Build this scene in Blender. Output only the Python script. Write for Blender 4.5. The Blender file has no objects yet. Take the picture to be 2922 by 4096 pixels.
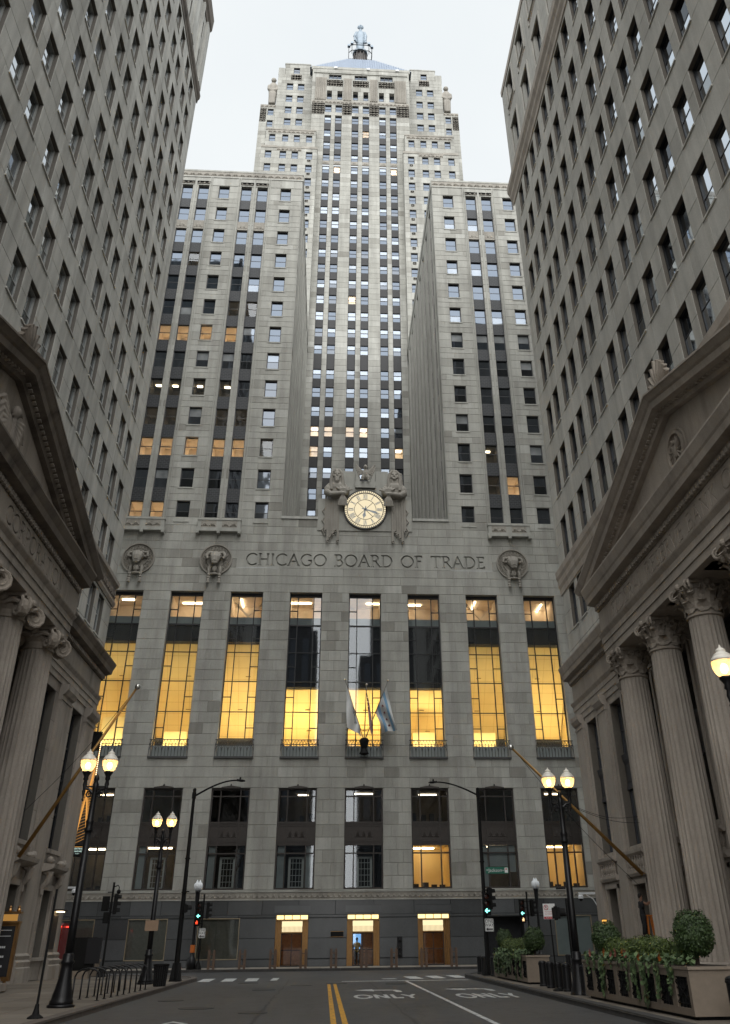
import bpy, bmesh, math, random
from mathutils import Vector, Matrix
from mathutils.geometry import delaunay_2d_cdt
random.seed(11)
SC = bpy.context.scene
COL = SC.collection
PI = math.pi
R = math.radians
EXPO = 1.5                 # the photograph is exposed for the shaded street
EX = 2.0**EXPO

# ------------------------------------------------------------------ camera
CAM = Vector((0.0, 0.0, 1.7))
PITCH, YAW, ROLL = R(31.61297), R(4.02544), R(-0.60355)
FPX, CXP, CYP, WPX, HPX = 3395.0757, 1554.406, 1674.919, 2922.0, 4096.0
_f = Vector((math.sin(YAW)*math.cos(PITCH), math.cos(YAW)*math.cos(PITCH), math.sin(PITCH)))
_r = Vector((math.cos(YAW), -math.sin(YAW), 0.0))
_u = _r.cross(_f)
_c, _s = math.cos(ROLL), math.sin(ROLL)
C_R = _r*_c + _u*_s
C_U = _u*_c - _r*_s
C_F = _f
cam_data = bpy.data.cameras.new('camera')
cam_data.sensor_fit = 'VERTICAL'
cam_data.sensor_height = 36.0
cam_data.lens = FPX/HPX*36.0
cam_data.shift_x = (WPX/2-CXP)/HPX
cam_data.shift_y = (CYP-HPX/2)/HPX
cam_data.clip_start = 0.1
cam_data.clip_end = 6000
cam = bpy.data.objects.new('camera', cam_data)
cam.matrix_world = Matrix(((C_R.x, C_U.x, -C_F.x, CAM.x), (C_R.y, C_U.y, -C_F.y, CAM.y), (C_R.z, C_U.z, -C_F.z, CAM.z), (0, 0, 0, 1)))
COL.objects.link(cam)
SC.camera = cam

def in_view(p, m=0.08):
    v = Vector(p)-CAM
    d = v.dot(C_F)
    if d < 0.5:
        return False
    x = (CXP+FPX*v.dot(C_R)/d)/WPX
    y = (CYP-FPX*v.dot(C_U)/d)/HPX
    return -m < x < 1+m and -m < y < 1+m

# ------------------------------------------------------------------ sky and sun
SUN_EL, SUN_AZ = R(38), R(179)      # high soft light behind cloud
world = bpy.data.worlds.new('World')
SC.world = world
world.use_nodes = True
wn = world.node_tree.nodes
wl = world.node_tree.links
wn.clear()
sky = wn.new('ShaderNodeTexSky')
sky.sky_type = 'NISHITA'
sky.sun_disc = False
sky.sun_elevation = SUN_EL
sky.sun_rotation = SUN_AZ
sky.air_density = 1.0
sky.dust_density = 3.0
tc = wn.new('ShaderNodeTexCoord')
cl = wn.new('ShaderNodeTexNoise')
cl.inputs['Scale'].default_value = 2.2
cl.inputs['Detail'].default_value = 5
cl.inputs['Roughness'].default_value = 0.5
wl.new(tc.outputs['Generated'], cl.inputs['Vector'])
cr = wn.new('ShaderNodeValToRGB')
cr.color_ramp.elements[0].position = 0.3
cr.color_ramp.elements[0].color = (6.25, 6.6, 6.8, 1)
cr.color_ramp.elements[1].position = 0.7
cr.color_ramp.elements[1].color = (6.95, 7.2, 7.25, 1)
wl.new(cl.outputs['Fac'], cr.inputs['Fac'])
mx = wn.new('ShaderNodeMixRGB')
mx.inputs['Fac'].default_value = 0.93          # full cloud cover over the clear sky
wl.new(sky.outputs['Color'], mx.inputs['Color1'])
wl.new(cr.outputs['Color'], mx.inputs['Color2'])
bg = wn.new('ShaderNodeBackground')
bg.inputs['Strength'].default_value = 0.05
wo = wn.new('ShaderNodeOutputWorld')
wl.new(mx.outputs['Color'], bg.inputs['Color'])
wl.new(bg.outputs['Background'], wo.inputs['Surface'])

sun_d = bpy.data.lights.new('sun', 'SUN')
sun_d.energy = 1.5
sun_d.angle = R(84)
sun_d.color = (1.0, 0.99, 0.97)
sun = bpy.data.objects.new('sun', sun_d)
# light comes from behind the camera, high up
sd = Vector((math.sin(SUN_AZ)*math.cos(SUN_EL), math.cos(SUN_AZ)*math.cos(SUN_EL), math.sin(SUN_EL)))
sun.rotation_euler = sd.to_track_quat('Z', 'Y').to_euler()
sun.location = (0, -40, 200)
COL.objects.link(sun)

SC.view_settings.view_transform = 'Standard'
SC.view_settings.look = 'None'
SC.view_settings.exposure = EXPO
SC.view_settings.gamma = 1.0
SC.view_settings.use_curve_mapping = False
SC.render.engine = 'CYCLES'
SC.cycles.use_denoising = True
SC.cycles.max_bounces = 8
SC.cycles.diffuse_bounces = 6
SC.cycles.glossy_bounces = 3
SC.cycles.transparent_max_bounces = 12
SC.cycles.caustics_reflective = False
SC.cycles.caustics_refractive = False
SC.cycles.sample_clamp_indirect = 4.0

# ------------------------------------------------------------------ materials
MAT = {}
def _new(name):
    m = bpy.data.materials.new(name)
    m.use_nodes = True
    nt = m.node_tree
    nt.nodes.clear()
    out = nt.nodes.new('ShaderNodeOutputMaterial')
    MAT[name] = m
    return m, nt, out
def _n(nt, t, **kw):
    n = nt.nodes.new(t)
    for k, v in kw.items():
        if k in n.inputs:
            n.inputs[k].default_value = v
        else:
            setattr(n, k, v)
    return n
def _pos(nt, scale=(1, 1, 1)):
    g = nt.nodes.new('ShaderNodeNewGeometry')
    mp = nt.nodes.new('ShaderNodeMapping')
    mp.inputs['Scale'].default_value = scale
    nt.links.new(g.outputs['Position'], mp.inputs['Vector'])
    return mp.outputs['Vector']
def _mul(nt, a, fac_socket, amount, centre=0.5):
    """colour a * (1 + amount*(fac-centre)*2)"""
    mr = nt.nodes.new('ShaderNodeMapRange')
    mr.inputs['From Min'].default_value = centre-0.5
    mr.inputs['From Max'].default_value = centre+0.5
    mr.inputs['To Min'].default_value = 1-amount
    mr.inputs['To Max'].default_value = 1+amount
    nt.links.new(fac_socket, mr.inputs['Value'])
    vm = nt.nodes.new('ShaderNodeVectorMath')
    vm.operation = 'SCALE'
    nt.links.new(a, vm.inputs[0])
    nt.links.new(mr.outputs['Result'], vm.inputs['Scale'])
    return vm.outputs['Vector']
def stone(name, lo, mid, hi, rough=0.85, grain=0.10, blotch=0.14, streak=0.12, bump=0.25, scale=1.0, soot=None):
    m, nt, out = _new(name)
    at = _n(nt, 'ShaderNodeAttribute', attribute_name='tone')
    ad = _n(nt, 'ShaderNodeMath', operation='MULTIPLY_ADD')
    ad.inputs[1].default_value = 0.5
    ad.inputs[2].default_value = 0.5
    nt.links.new(at.outputs['Fac'], ad.inputs[0])
    rp = nt.nodes.new('ShaderNodeValToRGB')
    e = rp.color_ramp.elements
    e[0].position = 0.0; e[0].color = (*lo, 1)
    e[1].position = 1.0; e[1].color = (*hi, 1)
    x = e.new(0.5); x.color = (*mid, 1)
    nt.links.new(ad.outputs[0], rp.inputs['Fac'])
    c = rp.outputs['Color']
    n1 = _n(nt, 'ShaderNodeTexNoise', Scale=0.35*scale, Detail=4.0, Roughness=0.6)
    nt.links.new(_pos(nt), n1.inputs['Vector'])
    c = _mul(nt, c, n1.outputs['Fac'], blotch*2)
    n2 = _n(nt, 'ShaderNodeTexNoise', Scale=14.0*scale, Detail=3.0, Roughness=0.7)
    nt.links.new(_pos(nt), n2.inputs['Vector'])
    c = _mul(nt, c, n2.outputs['Fac'], grain*2)
    n3 = _n(nt, 'ShaderNodeTexNoise', Scale=1.0, Detail=3.0, Roughness=0.6)
    nt.links.new(_pos(nt, (1.3, 1.3, 0.07)), n3.inputs['Vector'])
    c = _mul(nt, c, n3.outputs['Fac'], streak*2)
    if soot:
        # grime gathered in shapes of its own: patchy rain marks
        n4 = _n(nt, 'ShaderNodeTexNoise', Scale=0.9, Detail=6.0, Roughness=0.65)
        nt.links.new(_pos(nt, (1.0, 1.0, 0.22)), n4.inputs['Vector'])
        r4 = nt.nodes.new('ShaderNodeValToRGB')
        r4.color_ramp.elements[0].position = 0.48; r4.color_ramp.elements[0].color = (0, 0, 0, 1)
        r4.color_ramp.elements[1].position = 0.72; r4.color_ramp.elements[1].color = (1, 1, 1, 1)
        nt.links.new(n4.outputs['Fac'], r4.inputs['Fac'])
        ms = _n(nt, 'ShaderNodeMath', operation='MULTIPLY')
        ms.inputs[1].default_value = soot[1]
        nt.links.new(r4.outputs['Color'], ms.inputs[0])
        mm = nt.nodes.new('ShaderNodeMixRGB')
        mm.inputs['Color2'].default_value = (*soot[0], 1)
        nt.links.new(ms.outputs[0], mm.inputs['Fac'])
        nt.links.new(c, mm.inputs['Color1'])
        c = mm.outputs['Color']
    p = _n(nt, 'ShaderNodeBsdfPrincipled', Roughness=rough)
    nt.links.new(c, p.inputs['Base Color'])
    b = _n(nt, 'ShaderNodeBump', Strength=bump, Distance=0.01)
    nt.links.new(n2.outputs['Fac'], b.inputs['Height'])
    nt.links.new(b.outputs['Normal'], p.inputs['Normal'])
    nt.links.new(p.outputs['BSDF'], out.inputs['Surface'])
    return m
def plain(name, col, rough=0.5, metal=0.0, var=0.08, scale=6.0, bump=0.0, spec=0.5, emit=None, emit_s=0.0, coat=0.0):
    m, nt, out = _new(name)
    rgb = nt.nodes.new('ShaderNodeRGB')
    rgb.outputs[0].default_value = (*col, 1)
    n1 = _n(nt, 'ShaderNodeTexNoise', Scale=scale, Detail=3.0, Roughness=0.6)
    nt.links.new(_pos(nt), n1.inputs['Vector'])
    c = _mul(nt, rgb.outputs[0], n1.outputs['Fac'], var*2)
    p = _n(nt, 'ShaderNodeBsdfPrincipled', Roughness=rough, Metallic=metal)
    p.inputs['Specular IOR Level'].default_value = spec
    p.inputs['Coat Weight'].default_value = coat
    nt.links.new(c, p.inputs['Base Color'])
    if emit:
        p.inputs['Emission Color'].default_value = (*emit, 1)
        p.inputs['Emission Strength'].default_value = emit_s
    if bump:
        b = _n(nt, 'ShaderNodeBump', Strength=bump, Distance=0.02)
        nt.links.new(n1.outputs['Fac'], b.inputs['Height'])
        nt.links.new(b.outputs['Normal'], p.inputs['Normal'])
    nt.links.new(p.outputs['BSDF'], out.inputs['Surface'])
    return m
def glow(name, col, s):
    """a light source; s is how bright it looks at the scene's exposure"""
    s = s/EX
    m, nt, out = _new(name)
    e = _n(nt, 'ShaderNodeEmission', Strength=s)
    e.inputs['Color'].default_value = (*col, 1)
    nt.links.new(e.outputs['Emission'], out.inputs['Surface'])
    return m
def mirror_glass(name, inner, refl, fac=0.42, wav=0.02):
    """window glass over a dark room: a mirror-like coat on a deep interior tone"""
    m, nt, out = _new(name)
    d = _n(nt, 'ShaderNodeBsdfDiffuse')
    n0 = _n(nt, 'ShaderNodeTexNoise', Scale=0.7, Detail=2.0)
    nt.links.new(_pos(nt), n0.inputs['Vector'])
    rgb = nt.nodes.new('ShaderNodeRGB'); rgb.outputs[0].default_value = (*inner, 1)
    nt.links.new(_mul(nt, rgb.outputs[0], n0.outputs['Fac'], 0.8), d.inputs['Color'])
    g = _n(nt, 'ShaderNodeBsdfGlossy', Roughness=0.03)
    g.inputs['Color'].default_value = (*refl, 1)
    n1 = _n(nt, 'ShaderNodeTexNoise', Scale=0.8, Detail=1.0)
    nt.links.new(_pos(nt), n1.inputs['Vector'])
    b = _n(nt, 'ShaderNodeBump', Strength=wav, Distance=0.3)
    nt.links.new(n1.outputs['Fac'], b.inputs['Height'])
    nt.links.new(b.outputs['Normal'], g.inputs['Normal'])
    lw = _n(nt, 'ShaderNodeLayerWeight', Blend=0.35)
    mr = _n(nt, 'ShaderNodeMapRange')
    mr.inputs['To Min'].default_value = fac
    mr.inputs['To Max'].default_value = 0.95
    nt.links.new(lw.outputs['Fresnel'], mr.inputs['Value'])
    mxs = nt.nodes.new('ShaderNodeMixShader')
    nt.links.new(mr.outputs['Result'], mxs.inputs['Fac'])
    nt.links.new(d.outputs['BSDF'], mxs.inputs[1])
    nt.links.new(g.outputs['BSDF'], mxs.inputs[2])
    nt.links.new(mxs.outputs['Shader'], out.inputs['Surface'])
    return m
def clear_glass(name, tint=(0.92, 0.95, 0.95), ior=1.5, add=0.05):
    m, nt, out = _new(name)
    t = _n(nt, 'ShaderNodeBsdfTransparent'); t.inputs['Color'].default_value = (*tint, 1)
    g = _n(nt, 'ShaderNodeBsdfGlossy', Roughness=0.02); g.inputs['Color'].default_value = (0.9, 0.95, 1, 1)
    fr = _n(nt, 'ShaderNodeFresnel', IOR=ior)
    a = _n(nt, 'ShaderNodeMath', operation='ADD'); a.inputs[1].default_value = add
    nt.links.new(fr.outputs['Fac'], a.inputs[0])
    mxs = nt.nodes.new('ShaderNodeMixShader')
    nt.links.new(a.outputs[0], mxs.inputs['Fac'])
    nt.links.new(t.outputs['BSDF'], mxs.inputs[1])
    nt.links.new(g.outputs['BSDF'], mxs.inputs[2])
    nt.links.new(mxs.outputs['Shader'], out.inputs['Surface'])
    return m
def masonry(name, brick, mortar, bw, bh, rough=0.6, axis='F', gap=0.05):
    m, nt, out = _new(name)
    g = nt.nodes.new('ShaderNodeNewGeometry')
    sp = nt.nodes.new('ShaderNodeSeparateXYZ'); cb = nt.nodes.new('ShaderNodeCombineXYZ')
    nt.links.new(g.outputs['Position'], sp.inputs[0])
    nt.links.new(sp.outputs['X' if axis == 'F' else 'Y'], cb.inputs['X'])
    nt.links.new(sp.outputs['Z'], cb.inputs['Y'])
    bt = _n(nt, 'ShaderNodeTexBrick', Scale=1.0)
    bt.inputs['Brick Width'].default_value = bw
    bt.inputs['Row Height'].default_value = bh
    bt.inputs['Mortar Size'].default_value = gap
    bt.inputs['Color1'].default_value = (*brick, 1)
    bt.inputs['Color2'].default_value = (*[c*0.75 for c in brick], 1)
    bt.inputs['Mortar'].default_value = (*mortar, 1)
    nt.links.new(cb.outputs[0], bt.inputs['Vector'])
    n2 = _n(nt, 'ShaderNodeTexNoise', Scale=9.0, Detail=3.0)
    nt.links.new(_pos(nt), n2.inputs['Vector'])
    c = _mul(nt, bt.outputs['Color'], n2.outputs['Fac'], 0.3)
    p = _n(nt, 'ShaderNodeBsdfPrincipled', Roughness=rough)
    nt.links.new(c, p.inputs['Base Color'])
    nt.links.new(p.outputs['BSDF'], out.inputs['Surface'])
    return m

stone('limestone', (0.235, 0.228, 0.203), (0.37, 0.368, 0.336), (0.45, 0.45, 0.418), streak=0.18, soot=((0.15, 0.14, 0.125), 0.34))
stone('limestone_carved', (0.24, 0.22, 0.19), (0.31, 0.29, 0.255), (0.40, 0.38, 0.34), soot=((0.10, 0.092, 0.08), 0.42), bump=0.4)
plain('mortar', (0.37, 0.36, 0.335), 0.9, var=0.1)
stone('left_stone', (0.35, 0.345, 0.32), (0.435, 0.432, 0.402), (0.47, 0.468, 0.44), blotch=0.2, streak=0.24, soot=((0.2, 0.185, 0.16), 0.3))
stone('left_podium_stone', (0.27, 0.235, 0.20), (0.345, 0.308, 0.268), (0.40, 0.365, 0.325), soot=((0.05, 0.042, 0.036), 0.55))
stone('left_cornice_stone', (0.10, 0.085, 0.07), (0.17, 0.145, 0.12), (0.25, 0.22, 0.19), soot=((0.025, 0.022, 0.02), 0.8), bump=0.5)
plain('left_joint', (0.13, 0.12, 0.105), 0.9)
stone('right_stone', (0.34, 0.33, 0.30), (0.42, 0.41, 0.375), (0.46, 0.45, 0.415), blotch=0.15, streak=0.18, soot=((0.22, 0.2, 0.17), 0.25))
stone('right_podium_stone', (0.28, 0.243, 0.205), (0.36, 0.318, 0.274), (0.41, 0.37, 0.325), soot=((0.09, 0.075, 0.06), 0.4))
plain('right_joint', (0.14, 0.125, 0.105), 0.9)
stone('granite', (0.05, 0.053, 0.055), (0.075, 0.079, 0.082), (0.10, 0.105, 0.11), rough=0.2, grain=0.30, blotch=0.10, streak=0.05, bump=0.02, scale=3.0)
plain('granite_joint', (0.02, 0.021, 0.023), 0.8)
masonry('spandrel_brick', (0.021, 0.0235, 0.028), (0.075, 0.08, 0.085), 0.42, 0.2, gap=0.012)
masonry('spandrel_brick_tower', (0.010, 0.0105, 0.0125), (0.045, 0.045, 0.045), 0.42, 0.2, gap=0.012)
plain('window_frame_dark', (0.035, 0.037, 0.04), 0.5)
plain('window_frame_grey', (0.36, 0.37, 0.36), 0.6)
plain('window_frame_black', (0.010, 0.011, 0.013), 0.5)
plain('bronze_dark', (0.045, 0.038, 0.034), 0.45, metal=0.3, var=0.2)
plain('bronze', (0.33, 0.185, 0.075), 0.32, metal=0.9, var=0.15)
plain('bronze_bollard', (0.13, 0.085, 0.06), 0.5, metal=0.4, var=0.15)
plain('railing_metal', (0.06, 0.06, 0.06), 0.55, var=0.2)
plain('iron_black', (0.006, 0.006, 0.007), 0.42, var=0.2, spec=0.35)
plain('iron_matt', (0.006, 0.006, 0.006), 0.65, var=0.2, spec=0.2)
mirror_glass('glass_sky', (0.015, 0.018, 0.022), (0.16, 0.19, 0.235), 0.55)
mirror_glass('glass_dim', (0.012, 0.013, 0.015), (0.5, 0.56, 0.65), 0.16)
mirror_glass('glass_blind', (0.30, 0.31, 0.31), (0.35, 0.41, 0.5), 0.3)
mirror_glass('glass_left', (0.10, 0.105, 0.10), (0.85, 0.9, 0.95), 0.55, wav=0.01)
mirror_glass('glass_right', (0.008, 0.009, 0.010), (0.85, 0.92, 1.0), 0.65, wav=0.01)
mirror_glass('glass_black', (0.004, 0.004, 0.005), (0.6, 0.65, 0.7), 0.05, wav=0.01)
clear_glass('glass_clear')
clear_glass('glass_grey', tint=(0.55, 0.58, 0.58), add=0.08)
plain('room_wall', (0.86, 0.72, 0.40), 0.9, var=0.06, scale=0.5)
plain('room_seam', (0.60, 0.46, 0.2), 0.9)
plain('vent_grey', (0.30, 0.22, 0.09), 0.8)
plain('room_wall_warm', (0.80, 0.71, 0.59), 0.9, var=0.1, scale=1.5)
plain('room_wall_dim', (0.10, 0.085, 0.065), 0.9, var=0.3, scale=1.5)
plain('room_dark', (0.012, 0.013, 0.016), 0.8, var=0.3)
plain('room_grey', (0.30, 0.34, 0.34), 0.7, var=0.15, scale=0.8)
plain('curtain_white', (0.55, 0.58, 0.56), 0.85, var=0.1)
glow('hall_hidden_light', (1.0, 0.79, 0.40), 28.0)
glow('office_lamp', (1.0, 0.76, 0.48), 15)
glow('office_lamp_white', (1.0, 0.86, 0.66), 7)
glow('spot_lamp', (1.0, 0.82, 0.55), 10)
def asphalt_mat():
    m, nt, out = _new('asphalt')
    rgb = nt.nodes.new('ShaderNodeRGB'); rgb.outputs[0].default_value = (0.056, 0.057, 0.058, 1)
    c = rgb.outputs[0]
    for sc, am, stretch in ((0.22, .30, (1, .35, 1)), (1.6, .22, (1, 1, 1)), (9.0, .16, (1, 1, 1)), (60.0, .30, (1, 1, 1))):
        n1 = _n(nt, 'ShaderNodeTexNoise', Scale=sc, Detail=4.0, Roughness=0.65)
        nt.links.new(_pos(nt, stretch), n1.inputs['Vector'])
        c = _mul(nt, c, n1.outputs['Fac'], am*2)
    wp = _n(nt, 'ShaderNodeTexNoise', Scale=0.9, Detail=3.0)
    nt.links.new(_pos(nt), wp.inputs['Vector'])
    av = nt.nodes.new('ShaderNodeVectorMath'); av.operation = 'MULTIPLY_ADD'
    av.inputs[1].default_value = (1.6, 1.6, 1.6)
    nt.links.new(wp.outputs['Color'], av.inputs[0]); nt.links.new(_pos(nt, (1, .6, 1)), av.inputs[2])
    vo = _n(nt, 'ShaderNodeTexVoronoi', Scale=0.33); vo.feature = 'DISTANCE_TO_EDGE'
    nt.links.new(av.outputs[0], vo.inputs['Vector'])
    mr = _n(nt, 'ShaderNodeMapRange'); mr.inputs['From Min'].default_value = 0.0; mr.inputs['From Max'].default_value = 0.012
    mr.inputs['To Min'].default_value = 0.45; mr.inputs['To Max'].default_value = 1.0
    nt.links.new(vo.outputs['Distance'], mr.inputs['Value'])
    vm = nt.nodes.new('ShaderNodeVectorMath'); vm.operation = 'SCALE'
    nt.links.new(c, vm.inputs[0]); nt.links.new(mr.outputs['Result'], vm.inputs['Scale'])
    p = _n(nt, 'ShaderNodeBsdfPrincipled', Roughness=0.62)
    nt.links.new(vm.outputs[0], p.inputs['Base Color'])
    b = _n(nt, 'ShaderNodeBump', Strength=0.25, Distance=0.02)
    n2 = _n(nt, 'ShaderNodeTexNoise', Scale=45.0, Detail=3.0); nt.links.new(_pos(nt), n2.inputs['Vector'])
    nt.links.new(n2.outputs['Fac'], b.inputs['Height']); nt.links.new(b.outputs['Normal'], p.inputs['Normal'])
    nt.links.new(p.outputs['BSDF'], out.inputs['Surface'])
asphalt_mat()
plain('pavement_concrete', (0.165, 0.142, 0.115), 0.85, var=0.16, scale=1.2, bump=0.1)
plain('pavement_joint', (0.085, 0.075, 0.062), 0.9)
plain('kerb_stone', (0.12, 0.10, 0.085), 0.85, var=0.2, scale=3)
plain('kerb_dark', (0.05, 0.048, 0.046), 0.85, var=0.25, scale=3)

def _worn_road_white():
    m, nt, out = _new('road_white')
    rgb = nt.nodes.new('ShaderNodeRGB'); rgb.outputs[0].default_value = (0.52, 0.53, 0.52, 1)
    n1 = _n(nt, 'ShaderNodeTexNoise', Scale=5.0, Detail=8.0, Roughness=0.75); nt.links.new(_pos(nt), n1.inputs['Vector'])
    r = nt.nodes.new('ShaderNodeValToRGB'); r.color_ramp.elements[0].position = .36; r.color_ramp.elements[0].color = (0, 0, 0, 1); r.color_ramp.elements[1].position = .50; r.color_ramp.elements[1].color = (1, 1, 1, 1)
    nt.links.new(n1.outputs['Fac'], r.inputs['Fac'])
    mm = nt.nodes.new('ShaderNodeMixRGB'); mm.inputs['Color1'].default_value = (.07, .07, .07, 1)
    nt.links.new(r.outputs['Color'], mm.inputs['Fac']); nt.links.new(rgb.outputs[0], mm.inputs['Color2'])
    p = _n(nt, 'ShaderNodeBsdfPrincipled', Roughness=0.7); nt.links.new(mm.outputs['Color'], p.inputs['Base Color']); nt.links.new(p.outputs['BSDF'], out.inputs['Surface'])
_worn_road_white()

def _worn_road_yellow():
    m, nt, out = _new('road_yellow')
    rgb = nt.nodes.new('ShaderNodeRGB'); rgb.outputs[0].default_value = (0.60, 0.31, 0.03, 1)
    n1 = _n(nt, 'ShaderNodeTexNoise', Scale=5.0, Detail=8.0, Roughness=0.75); nt.links.new(_pos(nt), n1.inputs['Vector'])
    r = nt.nodes.new('ShaderNodeValToRGB'); r.color_ramp.elements[0].position = .36; r.color_ramp.elements[0].color = (0, 0, 0, 1); r.color_ramp.elements[1].position = .50; r.color_ramp.elements[1].color = (1, 1, 1, 1)
    nt.links.new(n1.outputs['Fac'], r.inputs['Fac'])
    mm = nt.nodes.new('ShaderNodeMixRGB'); mm.inputs['Color1'].default_value = (.07, .07, .07, 1)
    nt.links.new(r.outputs['Color'], mm.inputs['Fac']); nt.links.new(rgb.outputs[0], mm.inputs['Color2'])
    p = _n(nt, 'ShaderNodeBsdfPrincipled', Roughness=0.7); nt.links.new(mm.outputs['Color'], p.inputs['Base Color']); nt.links.new(p.outputs['BSDF'], out.inputs['Surface'])
_worn_road_yellow()
plain('manhole_iron', (0.025, 0.024, 0.023), 0.6, var=0.3)
plain('statue_metal', (0.27, 0.33, 0.39), 0.5, metal=0.2, var=0.15, scale=2)
plain('roof_metal', (0.25, 0.30, 0.38), 0.5, metal=0.2, var=0.1, scale=1)
plain('lamp_white_glass', (0.78, 0.74, 0.66), 0.35, var=0.03)
glow('lamp_bulb', (1.0, 0.70, 0.36), 26.0)
def shell_glass(name, tint, clear):
    m, nt, out = _new(name)
    t = _n(nt, 'ShaderNodeBsdfTransparent'); t.inputs['Color'].default_value = (*tint, 1)
    d = _n(nt, 'ShaderNodeBsdfTranslucent'); d.inputs['Color'].default_value = (*tint, 1)
    g_ = _n(nt, 'ShaderNodeBsdfDiffuse'); g_.inputs['Color'].default_value = (*tint, 1)
    a = nt.nodes.new('ShaderNodeMixShader'); a.inputs['Fac'].default_value = 0.4
    nt.links.new(d.outputs['BSDF'], a.inputs[1]); nt.links.new(g_.outputs['BSDF'], a.inputs[2])
    b = nt.nodes.new('ShaderNodeMixShader'); b.inputs['Fac'].default_value = clear
    nt.links.new(a.outputs['Shader'], b.inputs[1]); nt.links.new(t.outputs['BSDF'], b.inputs[2])
    nt.links.new(b.outputs['Shader'], out.inputs['Surface'])
shell_glass('lamp_globe', (1.0, 0.86, 0.62), 0.35)
plain('globe_unlit', (0.80, 0.83, 0.86), 0.3, var=0.03)
glow('clock_glow', (1.0, 0.86, 0.58), 0.95)
plain('clock_black', (0.008, 0.009, 0.010), 0.5)
plain('clock_numeral', (0.38, 0.42, 0.46), 0.5)
glow('door_lamp', (1.0, 0.72, 0.30), 2.2)
glow('door_transom', (1.0, 0.82, 0.48), 1.2)
plain('lobby_wall', (0.30, 0.16, 0.05), 0.5, var=0.3)
glow('lobby_lamp', (1.0, 0.6, 0.25), 6)
plain('vitrine_frame', (0.30, 0.25, 0.17), 0.4, metal=0.4)
plain('frosted_blind', (0.40, 0.46, 0.46), 0.6, var=0.06)
plain('vitrine_curtain', (0.24, 0.235, 0.20), 0.85, var=0.15)
stone('carved_warm', (0.24, 0.205, 0.165), (0.34, 0.297, 0.25), (0.36, 0.32, 0.27), soot=((0.07, 0.058, 0.048), 0.55), bump=0.4)
plain('office_far', (0.055, 0.055, 0.06), 0.7, var=0.2, scale=0.2)
plain("window_frame_spandrel", (0.035, 0.036, 0.042), 0.5, var=0.15)
plain('sign_white', (0.72, 0.73, 0.72), 0.5, var=0.04)
plain('sign_black', (0.012, 0.012, 0.012), 0.5)
plain('sign_green', (0.012, 0.13, 0.085), 0.45, var=0.05)
plain('sign_red', (0.42, 0.02, 0.03), 0.5)
plain('sign_back', (0.30, 0.20, 0.13), 0.6, var=0.1)
glow('signal_green', (0.25, 1.0, 0.85), 3)
glow('signal_red', (1.0, 0.08, 0.03), 2)
glow('signal_walk', (1.0, 0.62, 0.30), 2)
plain('lens_dark', (0.05, 0.015, 0.01), 0.25)
plain('planter_stone', (0.20, 0.162, 0.125), 0.8, var=0.08, scale=8, bump=0.05)
plain('planter_rim', (0.24, 0.198, 0.155), 0.75, var=0.08)
plain('soil', (0.03, 0.022, 0.016), 0.95, var=0.3)
plain('flower_pink', (0.62, 0.20, 0.18), 0.7, var=0.2, scale=30)
plain('flower_orange', (0.55, 0.14, 0.02), 0.7, var=0.2, scale=30)
plain('pole_bronze', (0.30, 0.17, 0.055), 0.4, metal=0.7, var=0.15)
plain('pole_steel', (0.14, 0.13, 0.12), 0.4, metal=0.6)
plain('ball_metal', (0.65, 0.64, 0.60), 0.2, metal=0.9)
plain('flag_white', (0.62, 0.63, 0.62), 0.85, var=0.06, scale=3)
plain('flag_blue', (0.20, 0.36, 0.52), 0.85, var=0.08)
plain('flag_navy', (0.018, 0.022, 0.06), 0.85)
plain('flag_red', (0.30, 0.02, 0.025), 0.85, var=0.1)
plain('flag_star', (0.12, 0.01, 0.012), 0.85)
plain('red_paint', (0.20, 0.008, 0.010), 0.35, var=0.12, coat=0.3)
plain('hydrant_red', (0.26, 0.02, 0.012), 0.45, var=0.15)
plain('rubber', (0.012, 0.012, 0.012), 0.8)
plain('panel_white', (0.55, 0.56, 0.57), 0.5)
plain('camera_white', (0.66, 0.68, 0.70), 0.4, var=0.03)
plain('lens_black', (0.006, 0.006, 0.008), 0.1)
plain('skin', (0.26, 0.14, 0.09), 0.6, var=0.06)
plain('hair_dark', (0.014, 0.011, 0.010), 0.7)
plain('shirt_yellow', (0.46, 0.30, 0.07), 0.85, var=0.1)
plain('trousers_dark', (0.05, 0.045, 0.04), 0.85)
plain('jacket_black', (0.010, 0.010, 0.012), 0.85)
plain('ladder_orange', (0.55, 0.16, 0.02), 0.45, var=0.1)
glow('screen_blue', (0.25, 0.55, 1.0), 0.9)
glow('neon_orange', (1.0, 0.45, 0.10), 0.9)
glow('neon_bulb', (1.0, 0.62, 0.30), 5)
glow('neon_white', (0.75, 1.0, 0.9), 1.0)
plain('art_copper', (0.45, 0.22, 0.06), 0.4, metal=0.5)
glow('bus_light', (1.0, 0.05, 0.03), 3)
glow('wall_lamp', (1.0, 0.72, 0.40), 6)
glow('lantern_glow', (1.0, 0.50, 0.10), 1.1)
glow('cabinet_glow', (1.0, 0.50, 0.12), .38)
plain('tar', (0.018, 0.018, 0.019), 0.6)
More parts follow.
